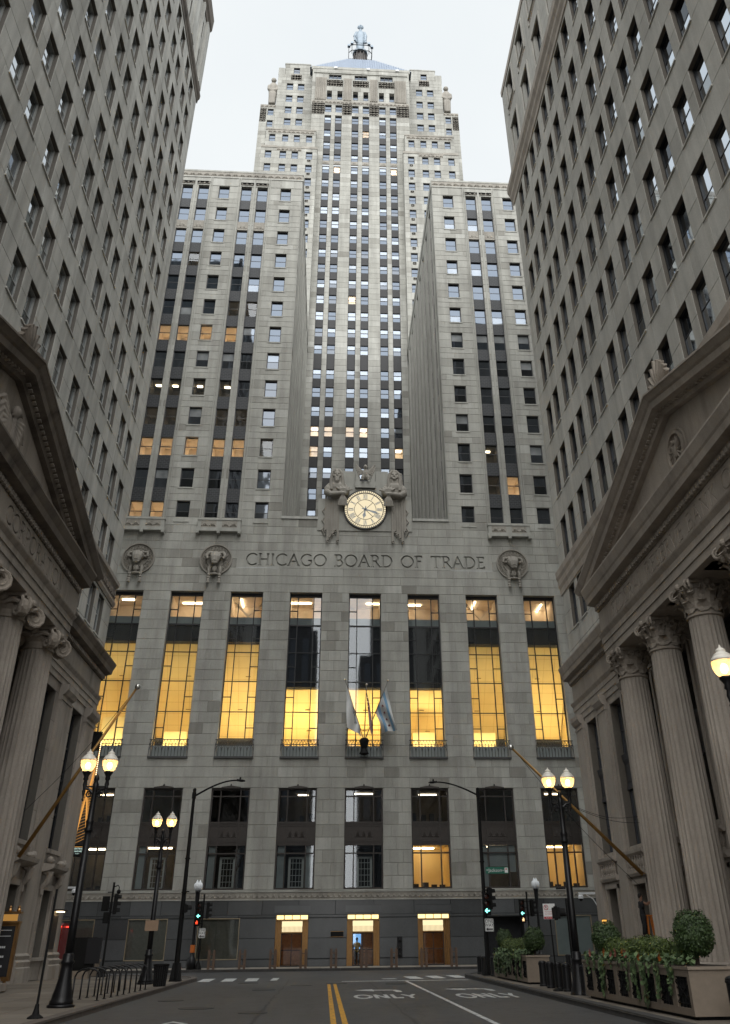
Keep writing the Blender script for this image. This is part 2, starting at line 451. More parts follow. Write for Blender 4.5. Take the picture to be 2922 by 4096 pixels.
def foliage(name, dark, light):
    m, nt, out = _new(name)
    at = _n(nt, 'ShaderNodeAttribute', attribute_name='tone')
    ad = _n(nt, 'ShaderNodeMath', operation='MULTIPLY_ADD'); ad.inputs[1].default_value = .5; ad.inputs[2].default_value = .5
    nt.links.new(at.outputs['Fac'], ad.inputs[0])
    rp = nt.nodes.new('ShaderNodeValToRGB')
    rp.color_ramp.elements[0].color = (*dark, 1); rp.color_ramp.elements[1].color = (*light, 1)
    nt.links.new(ad.outputs[0], rp.inputs['Fac'])
    p = _n(nt, 'ShaderNodeBsdfPrincipled', Roughness=0.55)
    nt.links.new(rp.outputs['Color'], p.inputs['Base Color'])
    nt.links.new(p.outputs['BSDF'], out.inputs['Surface'])
foliage('boxwood_dark', (0.020, 0.040, 0.012), (0.055, 0.095, 0.025))
foliage('hedge_green', (0.030, 0.055, 0.010), (0.110, 0.150, 0.028))
foliage('ivy_green', (0.030, 0.065, 0.022), (0.130, 0.190, 0.080))
stone("pavement_slab", (0.125, 0.105, 0.083), (0.16, 0.138, 0.112), (0.195, 0.17, 0.14), blotch=0.2, streak=0.0, grain=0.12)
stone("pavement_slab_pale", (0.21, 0.19, 0.16), (0.25, 0.23, 0.195), (0.29, 0.265, 0.23), blotch=0.15, streak=0.0)

mirror_glass('glass_pale', (0.20, 0.21, 0.21), (0.34, 0.39, 0.46), 0.5)
mirror_glass('glass_shade', (0.05, 0.052, 0.05), (0.7, 0.76, 0.8), 0.35, wav=0.02)
mirror_glass('glass_warm', (0.16, 0.10, 0.045), (0.7, 0.74, 0.78), 0.35, wav=0.02)  # warm room light put into the pane's inner colour
# ------------------------------------------------------------------ mesh helpers
def V3(*a):
    return Vector(a)
class MB:
    """collects faces; build() links them as ONE mesh object"""
    def __init__(self):
        self.v = []; self.f = []; self.t = []; self.m = []
    def face(self, pts, tone=0.0, mi=0):
        k = len(self.v)
        self.v.extend(tuple(p) for p in pts)
        self.f.append(tuple(range(k, k+len(pts))))
        self.t.append(tone); self.m.append(mi)
    def raw(self, verts, faces, tone=0.0, mi=0):
        k = len(self.v)
        self.v.extend(tuple(p) for p in verts)
        for f in faces:
            self.f.append(tuple(i+k for i in f)); self.t.append(tone); self.m.append(mi)
    def hexa(self, c, tone=0.0, mi=0, skip=()):
        """c: 8 corners, 0-3 one side ring, 4-7 the opposite ring"""
        fs = [(0, 1, 2, 3), (7, 6, 5, 4), (0, 4, 5, 1), (1, 5, 6, 2), (2, 6, 7, 3), (3, 7, 4, 0)]
        self.raw(c, [f for i, f in enumerate(fs) if i not in skip], tone, mi)
    def box(self, x0, y0, z0, x1, y1, z1, tone=0.0, mi=0):
        self.hexa([(x0, y0, z0), (x1, y0, z0), (x1, y0, z1), (x0, y0, z1), (x0, y1, z0), (x1, y1, z0), (x1, y1, z1), (x0, y1, z1)], tone, mi)
    def fbox(self, fr, u0, u1, n0, n1, z0, z1, tone=0.0, mi=0):
        p = fr.pt
        self.hexa([p(u0, n1, z0), p(u1, n1, z0), p(u1, n1, z1), p(u0, n1, z1), p(u0, n0, z0), p(u1, n0, z0), p(u1, n0, z1), p(u0, n0, z1)], tone, mi)
    def bar(self, a, b, w, d=None, tone=0.0, mi=0, up=(0, 0, 1)):
        a = Vector(a); b = Vector(b); t = (b-a).normalized(); up = Vector(up)
        if abs(t.dot(up)) > 0.98:
            up = Vector((0, 1, 0))
        s = t.cross(up).normalized(); u = s.cross(t)
        d = w if d is None else d
        s = s*(w/2); u = u*(d/2)
        self.hexa([a-s-u, a+s-u, a+s+u, a-s+u, b-s-u, b+s-u, b+s+u, b-s+u], tone, mi)
    def lathe(self, prof, c=(0, 0, 0), seg=16, tone=0.0, mi=0, sx=1.0, sy=1.0, cap=True, mod=None):
        cx, cy, cz = c
        vs = []
        for r, z in prof:
            for i in range(seg):
                a = 2*PI*i/seg
                rr = r*(mod(a, z) if mod else 1.0)
                vs.append((cx+rr*sx*math.cos(a), cy+rr*sy*math.sin(a), cz+z))
        fs = []
        for j in range(len(prof)-1):
            for i in range(seg):
                i2 = (i+1) % seg
                fs.append((j*seg+i, j*seg+i2, (j+1)*seg+i2, (j+1)*seg+i))
        if cap:
            fs.append(tuple(range(seg-1, -1, -1)))
            fs.append(tuple((len(prof)-1)*seg+i for i in range(seg)))
        self.raw(vs, fs, tone, mi)
    def tube(self, pts, rad, seg=8, tone=0.0, mi=0, cap=True):
        pts = [Vector(p) for p in pts]
        n = len(pts)
        rs = rad if isinstance(rad, (list, tuple)) else [rad]*n
        vs = []
        ref = None
        for i, p in enumerate(pts):
            t = (pts[min(i+1, n-1)]-pts[max(i-1, 0)]).normalized()
            if ref is None:
                ref = Vector((0, 0, 1)) if abs(t.z) < 0.9 else Vector((1, 0, 0))
            s = t.cross(ref)
            if s.length < 1e-4:
                s = t.cross(Vector((0, 1, 0)))
            s.normalize(); u = s.cross(t); ref = u
            for k in range(seg):
                a = 2*PI*k/seg
                vs.append(p+s*(rs[i]*math.cos(a))+u*(rs[i]*math.sin(a)))
        fs = []
        for j in range(n-1):
            for k in range(seg):
                k2 = (k+1) % seg
                fs.append((j*seg+k, j*seg+k2, (j+1)*seg+k2, (j+1)*seg+k))
        if cap:
            fs.append(tuple(range(seg-1, -1, -1)))
            fs.append(tuple((n-1)*seg+k for k in range(seg)))
        self.raw(vs, fs, tone, mi)
    def ball(self, c, rx, ry=None, rz=None, seg=10, rings=7, tone=0.0, mi=0, rot=None):
        ry = rx if ry is None else ry; rz = rx if rz is None else rz
        c = Vector(c); vs = []; fs = []
        for j in range(rings+1):
            ph = PI*j/rings
            for i in range(seg):
                a = 2*PI*i/seg
                p = Vector((rx*math.sin(ph)*math.cos(a), ry*math.sin(ph)*math.sin(a), rz*math.cos(ph)))
                if rot is not None:
                    p = rot @ p
                vs.append(c+p)
        for j in range(rings):
            for i in range(seg):
                i2 = (i+1) % seg
                fs.append((j*seg+i, (j+1)*seg+i, (j+1)*seg+i2, j*seg+i2))
        self.raw(vs, fs, tone, mi)
    def prism(self, poly, a, b, tone=0.0, mi=0):
        """poly: list of 3D points; swept from offset a to offset b (vectors)"""
        n = len(poly); a = Vector(a); b = Vector(b)
        vs = [Vector(p)+a for p in poly]+[Vector(p)+b for p in poly]
        fs = [tuple(range(n)), tuple(range(2*n-1, n-1, -1))]
        fs += [(i, n+i, n+(i+1) % n, (i+1) % n) for i in range(n)]
        self.raw(vs, fs, tone, mi)
    def mesh(self, name, mats):
        me = bpy.data.meshes.new(name)
        me.from_pydata(self.v, [], self.f)
        for m in (mats if isinstance(mats, (list, tuple)) else [mats]):
            me.materials.append(MAT[m])
        if len(me.polygons) == len(self.m):
            me.polygons.foreach_set('material_index', self.m)
            at = me.attributes.new('tone', 'FLOAT', 'FACE')
            at.data.foreach_set('value', self.t)
        me.update()
        return me
    def build(self, name, mats, parent=None, smooth=False, **tags):
        me = self.mesh(name, mats)
        if smooth:
            me.polygons.foreach_set('use_smooth', [True]*len(me.polygons))
        o = bpy.data.objects.new(name, me)
        return link(o, parent, **tags)

def link(o, parent=None, **tags):
    """link with world coordinates kept when the parent is a plain moved Empty"""
    COL.objects.link(o)
    if parent is not None:
        o.parent = parent
        if parent.type == 'EMPTY' and 'at' in parent:
            o.matrix_parent_inverse = Matrix.Translation(-Vector(parent['at']))
    for k, v in tags.items():
        if v is not None:
            o[k] = v
    return o
def thing(name, label, cat, at=(0, 0, 0), group=None):
    o = bpy.data.objects.new(name, None)
    o.empty_display_size = 0.3
    o.location = at
    COL.objects.link(o)
    o['label'] = label; o['category'] = cat; o['at'] = tuple(at)
    if group:
        o['group'] = group
    return o
def smooth_auto(o, ang=40):
    for p in o.data.polygons:
        p.use_smooth = True
    bm = bmesh.new(); bm.from_mesh(o.data)
    bmesh.ops.remove_doubles(bm, verts=bm.verts, dist=1e-5)
    for e in bm.edges:
        if len(e.link_faces) == 2 and e.calc_face_angle(0) > R(ang):
            e.smooth = False
    bm.to_mesh(o.data); bm.free()
    return o
def tag(o, label, cat, group=None):
    o['label'] = label; o['category'] = cat
    if group:
        o['group'] = group
    return o
def copy_tree(o, loc=None, rotz=None, label=None, parent=None):
    c = o.copy(); COL.objects.link(c); c.parent = parent
    if loc is not None:
        c.location = loc
    if rotz is not None:
        c.rotation_euler = (0, 0, rotz)
    if label:
        c['label'] = label
    for ch in list(o.children):
        copy_tree(ch, parent=c)
    return c
def blob(name, mb, mat, parent, voxel, smooth_it=2):
    """sculpted mass: overlapping lumps fused into one continuous surface"""
    o = mb.build(name, mat, parent)
    m = o.modifiers.new('fuse', 'REMESH'); m.mode = 'VOXEL'; m.voxel_size = voxel; m.use_smooth_shade = True
    if smooth_it:
        s = o.modifiers.new('soften', 'SMOOTH'); s.factor = 0.5; s.iterations = smooth_it
    return o

class Fr:
    """wall frame: u along the wall, n outwards, z up"""
    def __init__(self, kind, at):
        self.k = kind; self.at = at
        self.rot = {'F': 0.0, 'L': PI/2, 'R': -PI/2}[kind]
    def pt(self, u, n, z):
        if self.k == 'F':
            return (u, self.at-n, z)
        if self.k == 'L':
            return (self.at+n, u, z)
        return (self.at-n, u, z)

def zlines(z0, z1, ops, ch):
    cuts = sorted({z0, z1} | {round(z, 4) for o in ops for z in (o[2], o[3]) if z0 < z < z1})
    out = [cuts[0]]
    for a, b in zip(cuts, cuts[1:]):
        if b-a < 0.02:
            continue
        n = max(1, round((b-a)/ch))
        out += [a+(b-a)*(i+1)/n for i in range(n)]
    return out
def spans(u0, u1, za, zb, ops):
    iv = [(u0, u1)]
    zm = (za+zb)/2
    for o in ops:
        if o[2] < zm < o[3]:
            nv = []
            for a, b in iv:
                if o[1] <= a or o[0] >= b:
                    nv.append((a, b)); continue
                if o[0] > a+0.01:
                    nv.append((a, o[0]))
                if o[1] < b-0.01:
                    nv.append((o[1], b))
            iv = nv
    return iv
def wall(parent, fr, u0, u1, z0, z1, ops, ch, bw, block_mat, core_mat, single=0, t=0.03, gap=0.012, tone_sd=0.33, core_name='wall_core', odd=0.0):
    """masonry wall with openings: recessed joints, one slab per stone. The `single` largest in view become objects."""
    core = MB(); stones = []
    zl = zlines(z0, z1, ops, ch)
    p = fr.pt
    for i, (za, zb) in enumerate(zip(zl, zl[1:])):
        for a, b in spans(u0, u1, za, zb, ops):
            core.face([p(a, 0, za), p(b, 0, za), p(b, 0, zb), p(a, 0, zb)])
            L = b-a
            w = bw
            n = max(1, round(L/w))
            xs = [a]
            if n == 1:
                xs.append(b)
            else:
                off = 0.5 if i % 2 else 0.0
                st = L/n
                x = a+st*(1-off)+random.uniform(-.12, .12)*st
                while x < b-st*0.35:
                    xs.append(x); x += st*random.uniform(0.82, 1.18)
                xs.append(b)
            for c, d in zip(xs, xs[1:]):
                tn = max(-1, min(1, random.gauss(0, tone_sd)))
                if random.random() < odd:
                    tn = random.choice((-0.9, -0.75, 0.8))
                stones.append((c, d, za, zb, tn))
    for o in ops:
        a, b, za, zb, dp = o[:5]
        core.face([p(a, 0, za), p(a, 0, zb), p(a, -dp, zb), p(a, -dp, za)])
        core.face([p(b, 0, za), p(b, -dp, za), p(b, -dp, zb), p(b, 0, zb)])
        core.face([p(a, 0, zb), p(b, 0, zb), p(b, -dp, zb), p(a, -dp, zb)])
        core.face([p(a, 0, za), p(a, -dp, za), p(b, -dp, za), p(b, 0, za)])
    core.build(core_name, [core_mat], parent)
    def slab(mb, s):
        a, b, za, zb, tn = s
        a += gap; b -= gap; za += gap; zb -= gap
        e = min(0.012, t*0.5)
        q = [p(a+e, t, za+e), p(b-e, t, za+e), p(b-e, t, zb-e), p(a+e, t, zb-e), p(a, -0.004, za), p(b, -0.004, za), p(b, -0.004, zb), p(a, -0.004, zb)]
        mb.hexa(q, tn, 0, skip=(1,))
    def size(s):
        c = Vector(p((s[0]+s[1])/2, 0, (s[2]+s[3])/2))
        if not in_view(c, 0.0):
            return 0
        return (s[1]-s[0])*(s[3]-s[2])/(c-CAM).length_squared
    order = sorted(range(len(stones)), key=lambda i: -size(stones[i])) if single else []
    pick = set(order[:single])
    rest = MB()
    for i, s in enumerate(stones):
        if i in pick:
            m = MB(); slab(m, s); m.build('stone_block', [block_mat], parent)
        else:
            slab(rest, s)
    if rest.f:
        rest.build('stone_blocks', [block_mat], parent, kind='stuff')

# ------------------------------------------------------------------ windows
WIN = {}
def sash_window(w, h, frame_mat, fw=0.07, rail=0.06, split=0.5, sill=None):
    key = (round(w, 3), round(h, 3), frame_mat, split)
    if key in WIN:
        return WIN[key]
    m = MB()
    a = w/2
    m.box(-a, 0, 0, -a+fw, 0.12, h); m.box(a-fw, 0, 0, a, 0.12, h)
    m.box(-a+fw, 0, 0, a-fw, 0.12, fw); m.box(-a+fw, 0, h-fw, a-fw, 0.12, h)
    m.box(-a+fw, 0.03, h*split-rail/2, a-fw, 0.11, h*split+rail/2)
    fm = m.mesh('window', [frame_mat])
    up = MB(); up.face([(-a+fw, 0.08, h*split), (a-fw, 0.08, h*split), (a-fw, 0.08, h-fw), (-a+fw, 0.08, h-fw)])
    lo = MB(); lo.face([(-a+fw, 0.05, fw), (a-fw, 0.05, fw), (a-fw, 0.05, h*split), (-a+fw, 0.05, h*split)])
    WIN[key] = (fm, up, lo, {})
    return WIN[key]
def put_window(parent, fr, uc, n, z, w, h, frame_mat, gu, gl, name='window', split=0.5):
    fm, up, lo, cache = sash_window(w, h, frame_mat, split=split)
    o = bpy.data.objects.new(name, fm)
    o.location = fr.pt(uc, n, z); o.rotation_euler = (0, 0, fr.rot)
    link(o, parent)
    for mbx, g, tagk in ((up, gu, 'u'), (lo, gl, 'l')):
        k = (tagk, g)
        if k not in cache:
            cache[k] = mbx.mesh('pane', [g])
        q = bpy.data.objects.new('pane', cache[k])
        q.parent = o
        COL.objects.link(q)
    return o
def simple_window(parent, fr, uc, n, z, w, h, frame_mat, glass, name='window', lower=None):
    """small far window: frame, rail and both panes in one mesh"""
    lower = lower or glass
    key = ('s', round(w, 3), round(h, 3), frame_mat, glass, lower)
    if key not in WIN:
        m = MB(); a = w/2; fw = 0.07
        m.box(-a, 0, 0, -a+fw, 0.12, h); m.box(a-fw, 0, 0, a, 0.12, h)
        m.box(-a+fw, 0, 0, a-fw, 0.12, fw); m.box(-a+fw, 0, h-fw, a-fw, 0.12, h)
        m.box(-a+fw, 0.02, h*.5-.04, a-fw, 0.11, h*.5+.04)
        m.face([(-a+fw, 0.07, fw), (a-fw, 0.07, fw), (a-fw, 0.07, h*.5), (-a+fw, 0.07, h*.5)], mi=2)
        m.face([(-a+fw, 0.09, h*.5), (a-fw, 0.09, h*.5), (a-fw, 0.09, h-fw), (-a+fw, 0.09, h-fw)], mi=1)
        WIN[key] = m.mesh(name, [frame_mat, glass, lower])
    o = bpy.data.objects.new(name, WIN[key])
    o.location = fr.pt(uc, n, z); o.rotation_euler = (0, 0, fr.rot)
    return link(o, parent)
def room(parent, fr, uc, n, z, w, h, depth, wall_mat, lamp_mat=None, lamp=(0.25, 0.25), name='room', at=(0.0, 0.5), low=False):
    """an open-fronted room behind a pane, lit by a ceiling lamp or added floor panel"""
    m = MB(); p = fr.pt; a, b = uc-w/2, uc+w/2; d = n-depth
    m.face([p(a, d, z), p(b, d, z), p(b, d, z+h), p(a, d, z+h)])
    m.face([p(a, n, z), p(a, d, z), p(a, d, z+h), p(a, n, z+h)])
    m.face([p(b, n, z), p(b, n, z+h), p(b, d, z+h), p(b, d, z)])
    m.face([p(a, n, z+h), p(a, d, z+h), p(b, d, z+h), p(b, n, z+h)])
    m.face([p(a, n, z), p(b, n, z), p(b, d, z), p(a, d, z)])
    mats = [wall_mat]
    if lamp_mat:
        mats.append(lamp_mat)
        dn = depth*lamp[1]
        za, zb = (z+.05, z+.12) if low else (z+h-0.12, z+h-0.04)  # low puts an added glowing panel on the floor, out of sight
        uo = uc+at[0]*w
        m.fbox(fr, uo-w*lamp[0], uo+w*lamp[0], n-depth*at[1]-dn, n-depth*at[1]+dn, za, zb, mi=1)
    return m.build(name, mats, parent)

# ------------------------------------------------------------------ lettering
def arc(cx, cy, rx, ry, a0, a1, n=12):
    return [(cx+rx*math.cos(R(a0+(a1-a0)*i/n)), cy+ry*math.sin(R(a0+(a1-a0)*i/n))) for i in range(n+1)]
GLY = {
 'C': (0.86, [arc(.5, .5, .46, .5, 48, 312)]),
 'H': (0.84, [[(.12, 0), (.12, 1)], [(.72, 0), (.72, 1)], [(.12, .52), (.72, .52)]]),
 'I': (0.30, [[(.15, 0), (.15, 1)]]),
 'A': (0.86, [[(.04, 0), (.42, 1)], [(.42, 1), (.80, 0)], [(.18, .36), (.66, .36)]]),
 'G': (0.92, [arc(.5, .5, .46, .5, 50, 318), [(.84, .16), (.84, .46), (.62, .46)]]),
 'O': (1.02, [arc(.5, .5, .47, .5, 0, 360, 22)]),
 'B': (0.66, [[(.12, 0), (.12, 1)], [(.12, 1), (.34, 1)]+arc(.34, .76, .2, .24, 90, -90, 6)+[(.12, .52)], [(.12, .52), (.36, .52)]+arc(.36, .26, .24, .26, 90, -90, 6)+[(.12, 0)]]),
 'R': (0.74, [[(.12, 0), (.12, 1)], [(.12, 1), (.34, 1)]+arc(.34, .75, .22, .25, 90, -90, 6)+[(.12, .5)], [(.34, .5), (.72, -.03)]]),
 'D': (0.90, [[(.12, 0), (.12, 1)], [(.12, 1), (.36, 1)]+arc(.36, .5, .44, .5, 90, -90, 10)+[(.12, 0)]]),
 'F': (0.62, [[(.12, 0), (.12, 1)], [(.12, 1), (.52, 1), (.52, .88)], [(.12, .54), (.44, .54)]]),
 'T': (0.78, [[(.39, 0), (.39, 1)], [(.04, .88), (.04, 1), (.74, 1), (.74, .88)]]),
 'E': (0.62, [[(.12, 0), (.12, 1)], [(.12, 1), (.52, 1), (.52, .88)], [(.12, .54), (.44, .54)], [(.12, 0), (.54, 0), (.54, .12)]]),
 'P': (0.66, [[(.12, 0), (.12, 1)], [(.12, 1), (.34, 1)]+arc(.34, .74, .24, .26, 90, -90, 6)+[(.12, .48)]]),
 'N': (0.90, [[(.12, 0), (.12, 1)], [(.12, 1), (.76, 0)], [(.76, 0), (.76, 1)]]),
 'L': (0.60, [[(.12, 0), (.12, 1)], [(.12, 0), (.52, 0), (.52, .12)]]),
 'V': (0.84, [[(.04, 1), (.42, 0)], [(.42, 0), (.80, 1)]]),
 'S': (0.60, [arc(.3, .75, .22, .25, 40, 270, 8)+arc(.3, .25, .24, .25, 90, -140, 8)]),
 'K': (0.74, [[(.12, 0), (.12, 1)], [(.12, .45), (.64, 1)], [(.3, .62), (.7, 0)]]),
 'Y': (0.78, [[(.39, 0), (.39, .5)], [(.04, 1), (.39, .5)], [(.74, 1), (.39, .5)]]),
 ' ': (0.42, []),
}
SERIF = {'H': [(.12, 0), (.12, 1), (.72, 0), (.72, 1)], 'I': [(.15, 0), (.15, 1)], 'A': [(.04, 0), (.80, 0)], 'B': [(.06, 0), (.06, 1)],
         'R': [(.12, 0), (.06, 1)], 'D': [(.06, 0), (.06, 1)], 'F': [(.12, 0), (.06, 1)], 'T': [(.39, 0)], 'P': [(.12, 0), (.06, 1)],
         'N': [(.12, 0), (.1, 1), (.76, 1)], 'L': [(.06, 0), (.12, 1)], 'E': [(.06, 0), (.06, 1)], 'V': [(.04, 1), (.8, 1)], 'K': [(.12, 0), (.12, 1)]}
def text_polys(txt, h, sw, track=0.12, serif=True):
    """list of convex quads (2D) for the strokes of a line of roman capitals; returns polys, width"""
    polys = []; x = 0.0
    def seg(a, b, w):
        ax, ay = a; bx, by = b
        dx, dy = bx-ax, by-ay; L = math.hypot(dx, dy)
        if L < 1e-6:
            return
        ex, ey = dx/L*w*.35, dy/L*w*.35
        px, py = -dy/L*w/2, dx/L*w/2
        polys.append([(ax-ex-px, ay-ey-py), (bx+ex-px, by+ey-py), (bx+ex+px, by+ey+py), (ax-ex+px, ay-ey+py)])
    for ch in txt:
        w, st = GLY[ch]
        for pl in st:
            pts = [((x+q[0])*h, q[1]*h) for q in pl]
            for a, b in zip(pts, pts[1:]):
                seg(a, b, sw)
        if serif:
            for sx_, sy_ in SERIF.get(ch, []):
                seg(((x+sx_-.09)*h, sy_*h), ((x+sx_+.09)*h, sy_*h), sw*.6)
        x += w+track
    return polys, (x-track)*h
def inscription(name, parent, fr, u0, u1, z0, z1, txt, tu, tz, width, h, sw, depth, mat, flip=False, n0=0.0, tone=0.0):
    """a stone panel with letters really cut into it"""
    polys, w = text_polys(txt, h, sw)
    k = width/w
    sgn = -1 if flip else 1
    P = [[(tu+sgn*(x*k), tz+y) for x, y in q] for q in polys]
    verts = [Vector((u0, z0)), Vector((u1, z0)), Vector((u1, z1)), Vector((u0, z1))]
    edges = [(0, 1), (1, 2), (2, 3), (3, 0)]
    for q in P:
        b = len(verts)
        verts += [Vector(c) for c in q]
        edges += [(b+i, b+(i+1) % 4) for i in range(4)]
    ov, oe, of, *_ = delaunay_2d_cdt(verts, edges, [], 1, 1e-4)
    boxes = [(min(c[0] for c in q), max(c[0] for c in q), min(c[1] for c in q), max(c[1] for c in q), q) for q in P]
    def inside(x, y):
        for x0, x1, y0, y1, q in boxes:
            if x0 <= x <= x1 and y0 <= y <= y1:
                s = None; ok = True
                for i in range(4):
                    a = q[i]; b = q[(i+1) % 4]
                    cr_ = (b[0]-a[0])*(y-a[1])-(b[1]-a[1])*(x-a[0])
                    if s is None:
                        s = cr_ > 0
                    elif (cr_ > 0) != s:
                        ok = False; break
                if ok:
                    return True
        return False
    m = MB(); flag = {}; edge_use = {}
    for fi, f in enumerate(of):
        cx = sum(ov[i].x for i in f)/len(f); cy = sum(ov[i].y for i in f)/len(f)
        ins = inside(cx, cy)
        d = n0-depth if ins else n0
        m.face([fr.pt(ov[i].x, d, ov[i].y) for i in f], tone)
        for i in range(len(f)):
            e = (f[i], f[(i+1) % len(f)])
            edge_use.setdefault((min(e), max(e)), []).append(ins)
    for (a, b), u in edge_use.items():
        if len(u) == 2 and u[0] != u[1]:
            m.face([fr.pt(ov[a].x, n0, ov[a].y), fr.pt(ov[b].x, n0, ov[b].y), fr.pt(ov[b].x, n0-depth, ov[b].y), fr.pt(ov[a].x, n0-depth, ov[a].y)], tone)
    return m.build(name, [mat], parent)

_TXT = {}
def text_flat(s, size, mat):
    """flat printed lettering (built-in font), centred, in the local XZ plane facing -Y"""
    key = (s, size, mat)
    if key not in _TXT:
        cu = bpy.data.curves.new('lettering', 'FONT')
        cu.body = s; cu.size = size; cu.align_x = 'CENTER'; cu.align_y = 'CENTER'
        cu.resolution_u = 2
        o = bpy.data.objects.new('lettering', cu)
        COL.objects.link(o)
        dg = bpy.context.evaluated_depsgraph_get()
        me = bpy.data.meshes.new_from_object(o.evaluated_get(dg))
        bpy.data.objects.remove(o)
        bpy.data.curves.remove(cu)
        me.materials.clear(); me.materials.append(MAT[mat])
        me.transform(Matrix.Rotation(PI/2, 4, 'X'))
        me.name = 'lettering'
        _TXT[key] = me
    return _TXT[key]
def lettering(s, size, mat, parent, loc, rotz=0.0, name='lettering'):
    o = bpy.data.objects.new(name, text_flat(s, size, mat))
    o.location = loc; o.rotation_euler = (0, 0, rotz)
    return link(o, parent)
# flat lettering meshes are made first, while the scene is still small
for _s, _z, _m in (('ONE', .21, 'sign_black'), ('WAY', .21, 'sign_black'), ('Jackson', .24, 'sign_white'), ('W', .11, 'sign_white'), ('Blvd', .11, 'sign_white'),
                   ('TOW ZONE', .055, 'sign_white'), ('NO STOPPING', .05, 'sign_red'), ('NO STANDING', .05, 'sign_red'), ('P', .12, 'sign_black'), ('ZERO', .24, 'panel_white'),
                   ('CENTRAL', .13, 'neon_white'), ('STANDARD', .115, 'neon_white'), ('BUILDING', .05, 'neon_white'), ('CME Group', .52, 'sign_black')):
    text_flat(_s, _z, _m)
# ------------------------------------------------------------------ the skyscraper at the end of the street
C = 2.96
YF = 75.0
FF = Fr('F', YF)
BAY = [C+5.39*k for k in range(-4, 4)]
sky_b = thing('stone_skyscraper', 'pale limestone skyscraper with lit clock and tall glowing windows closing the street', 'building', (C, YF, 0))

def relief(name, parent, fr, u0, u1, z0, z1, n, mat, step=None, hgt=0.07, back=0.05, rows=1):
    """carved panel: palmettes and scroll ends standing proud of a ground"""
    m = MB()
    m.fbox(fr, u0, u1, n-back, n, z0, z1, 0.1)
    h = (z1-z0)/rows
    zbase = z0
    k = max(1, round((u1-u0)/(step or h*1.1)))
    w = (u1-u0)/k
    for ii in range(k*rows):
        i = ii % k; z0 = zbase+h*(ii//k)
        uc = u0+w*(i+.5)
        zb = z0+h*.16
        for j in range(7):
            a = R(20+140*j/6)
            L = h*.62*(0.85+.15*math.sin(a)); ww = h*.085
            ca, sa = math.cos(a)*min(1.0, w/h*.62), math.sin(a)
            q0 = (uc, zb); q1 = (uc+ca*L*.6-sa*ww, zb+sa*L*.6+ca*ww*.5); q2 = (uc+ca*L, zb+sa*L); q3 = (uc+ca*L*.6+sa*ww, zb+sa*L*.6-ca*ww*.5)
            mid = fr.pt(uc+ca*L*.62, n+hgt, zb+sa*L*.62)
            pts = [fr.pt(q[0], n, q[1]) for q in (q0, q1, q2, q3)]
            for a_, b_ in ((0, 1), (1, 2), (2, 3), (3, 0)):
                m.face([pts[a_], pts[b_], mid], 0.3)
        for s in (-1, 1):
            cx = uc+s*w*.34; cz = z0+h*.27; r = min(h*.16, w*.14)
            ring = [(cx+r*math.cos(2*PI*t/7), cz+r*math.sin(2*PI*t/7)) for t in range(7)]
            top = fr.pt(cx, n+hgt*1.2, cz)
            for t in range(7):
                a_, b_ = ring[t], ring[(t+1) % 7]
                m.face([fr.pt(a_[0], n, a_[1]), fr.pt(b_[0], n, b_[1]), top], 0.2)
    return m.build(name, [mat], parent)

# --- granite street storey
DOORS = [C-5.39, C, C+5.39]
VIT = [(-20.0, -17.1, .62, 3.28), (-14.65, -11.72, .62, 3.28), (-9.48, -6.35, .62, 3.28), (17.72, 20.6, .66, 3.3)]
ops = [(c-1.23, c+1.23, .15, 3.47, .75) for c in DOORS]+[v+(.25,) for v in VIT]+[(12.4, 15.3, .15, 3.25, 1.2)]
wall(sky_b, FF, -23.5, 29.5, .15, 4.47, ops, 1.25, 2.7, 'granite', 'granite_joint', single=60, t=0.03, gap=0.006, tone_sd=0.4, core_name='granite_core')
m = MB(); m.fbox(FF, 12.4, 15.3, -1.25, -1.15, .15, 3.25); m.build('dark_entrance', ['room_dark'], sky_b)
# carved frieze over the granite
m = MB(); m.fbox(FF, -23.5, 29.5, -.1, .07, 4.44, 4.50, .2); m.fbox(FF, -23.5, 29.5, -.1, .09, 4.98, 5.06, .3)
m.build('frieze_moulding', ['limestone'], sky_b)
relief('frieze_relief', sky_b, FF, -23.5, 29.5, 4.50, 4.98, .035, 'limestone_carved', step=.42, hgt=.05)

# --- limestone front with the two orders of windows
LOW = [(c-1.55, c+1.55, 5.15, 12.4, .42) for c in BAY]
BIG = [(c-1.465, c+1.465, 14.81, 29.0, .75) for c in BAY]
PANEL = (-9.0, 15.0, 31.35, 33.05, 0.03)
wall(sky_b, FF, -23.5, 29.5, 5.06, 36.35, LOW+BIG+[PANEL], 0.86, 1.5, 'limestone', 'mortar', single=300, tone_sd=.22, odd=.05)
inscription('inscription_panel', sky_b, FF, -9.0, 15.0, 31.35, 33.05, 'CHICAGO BOARD OF TRADE', -8.15, 31.62, 22.45, 1.12, .135, .2, 'limestone', n0=.03)

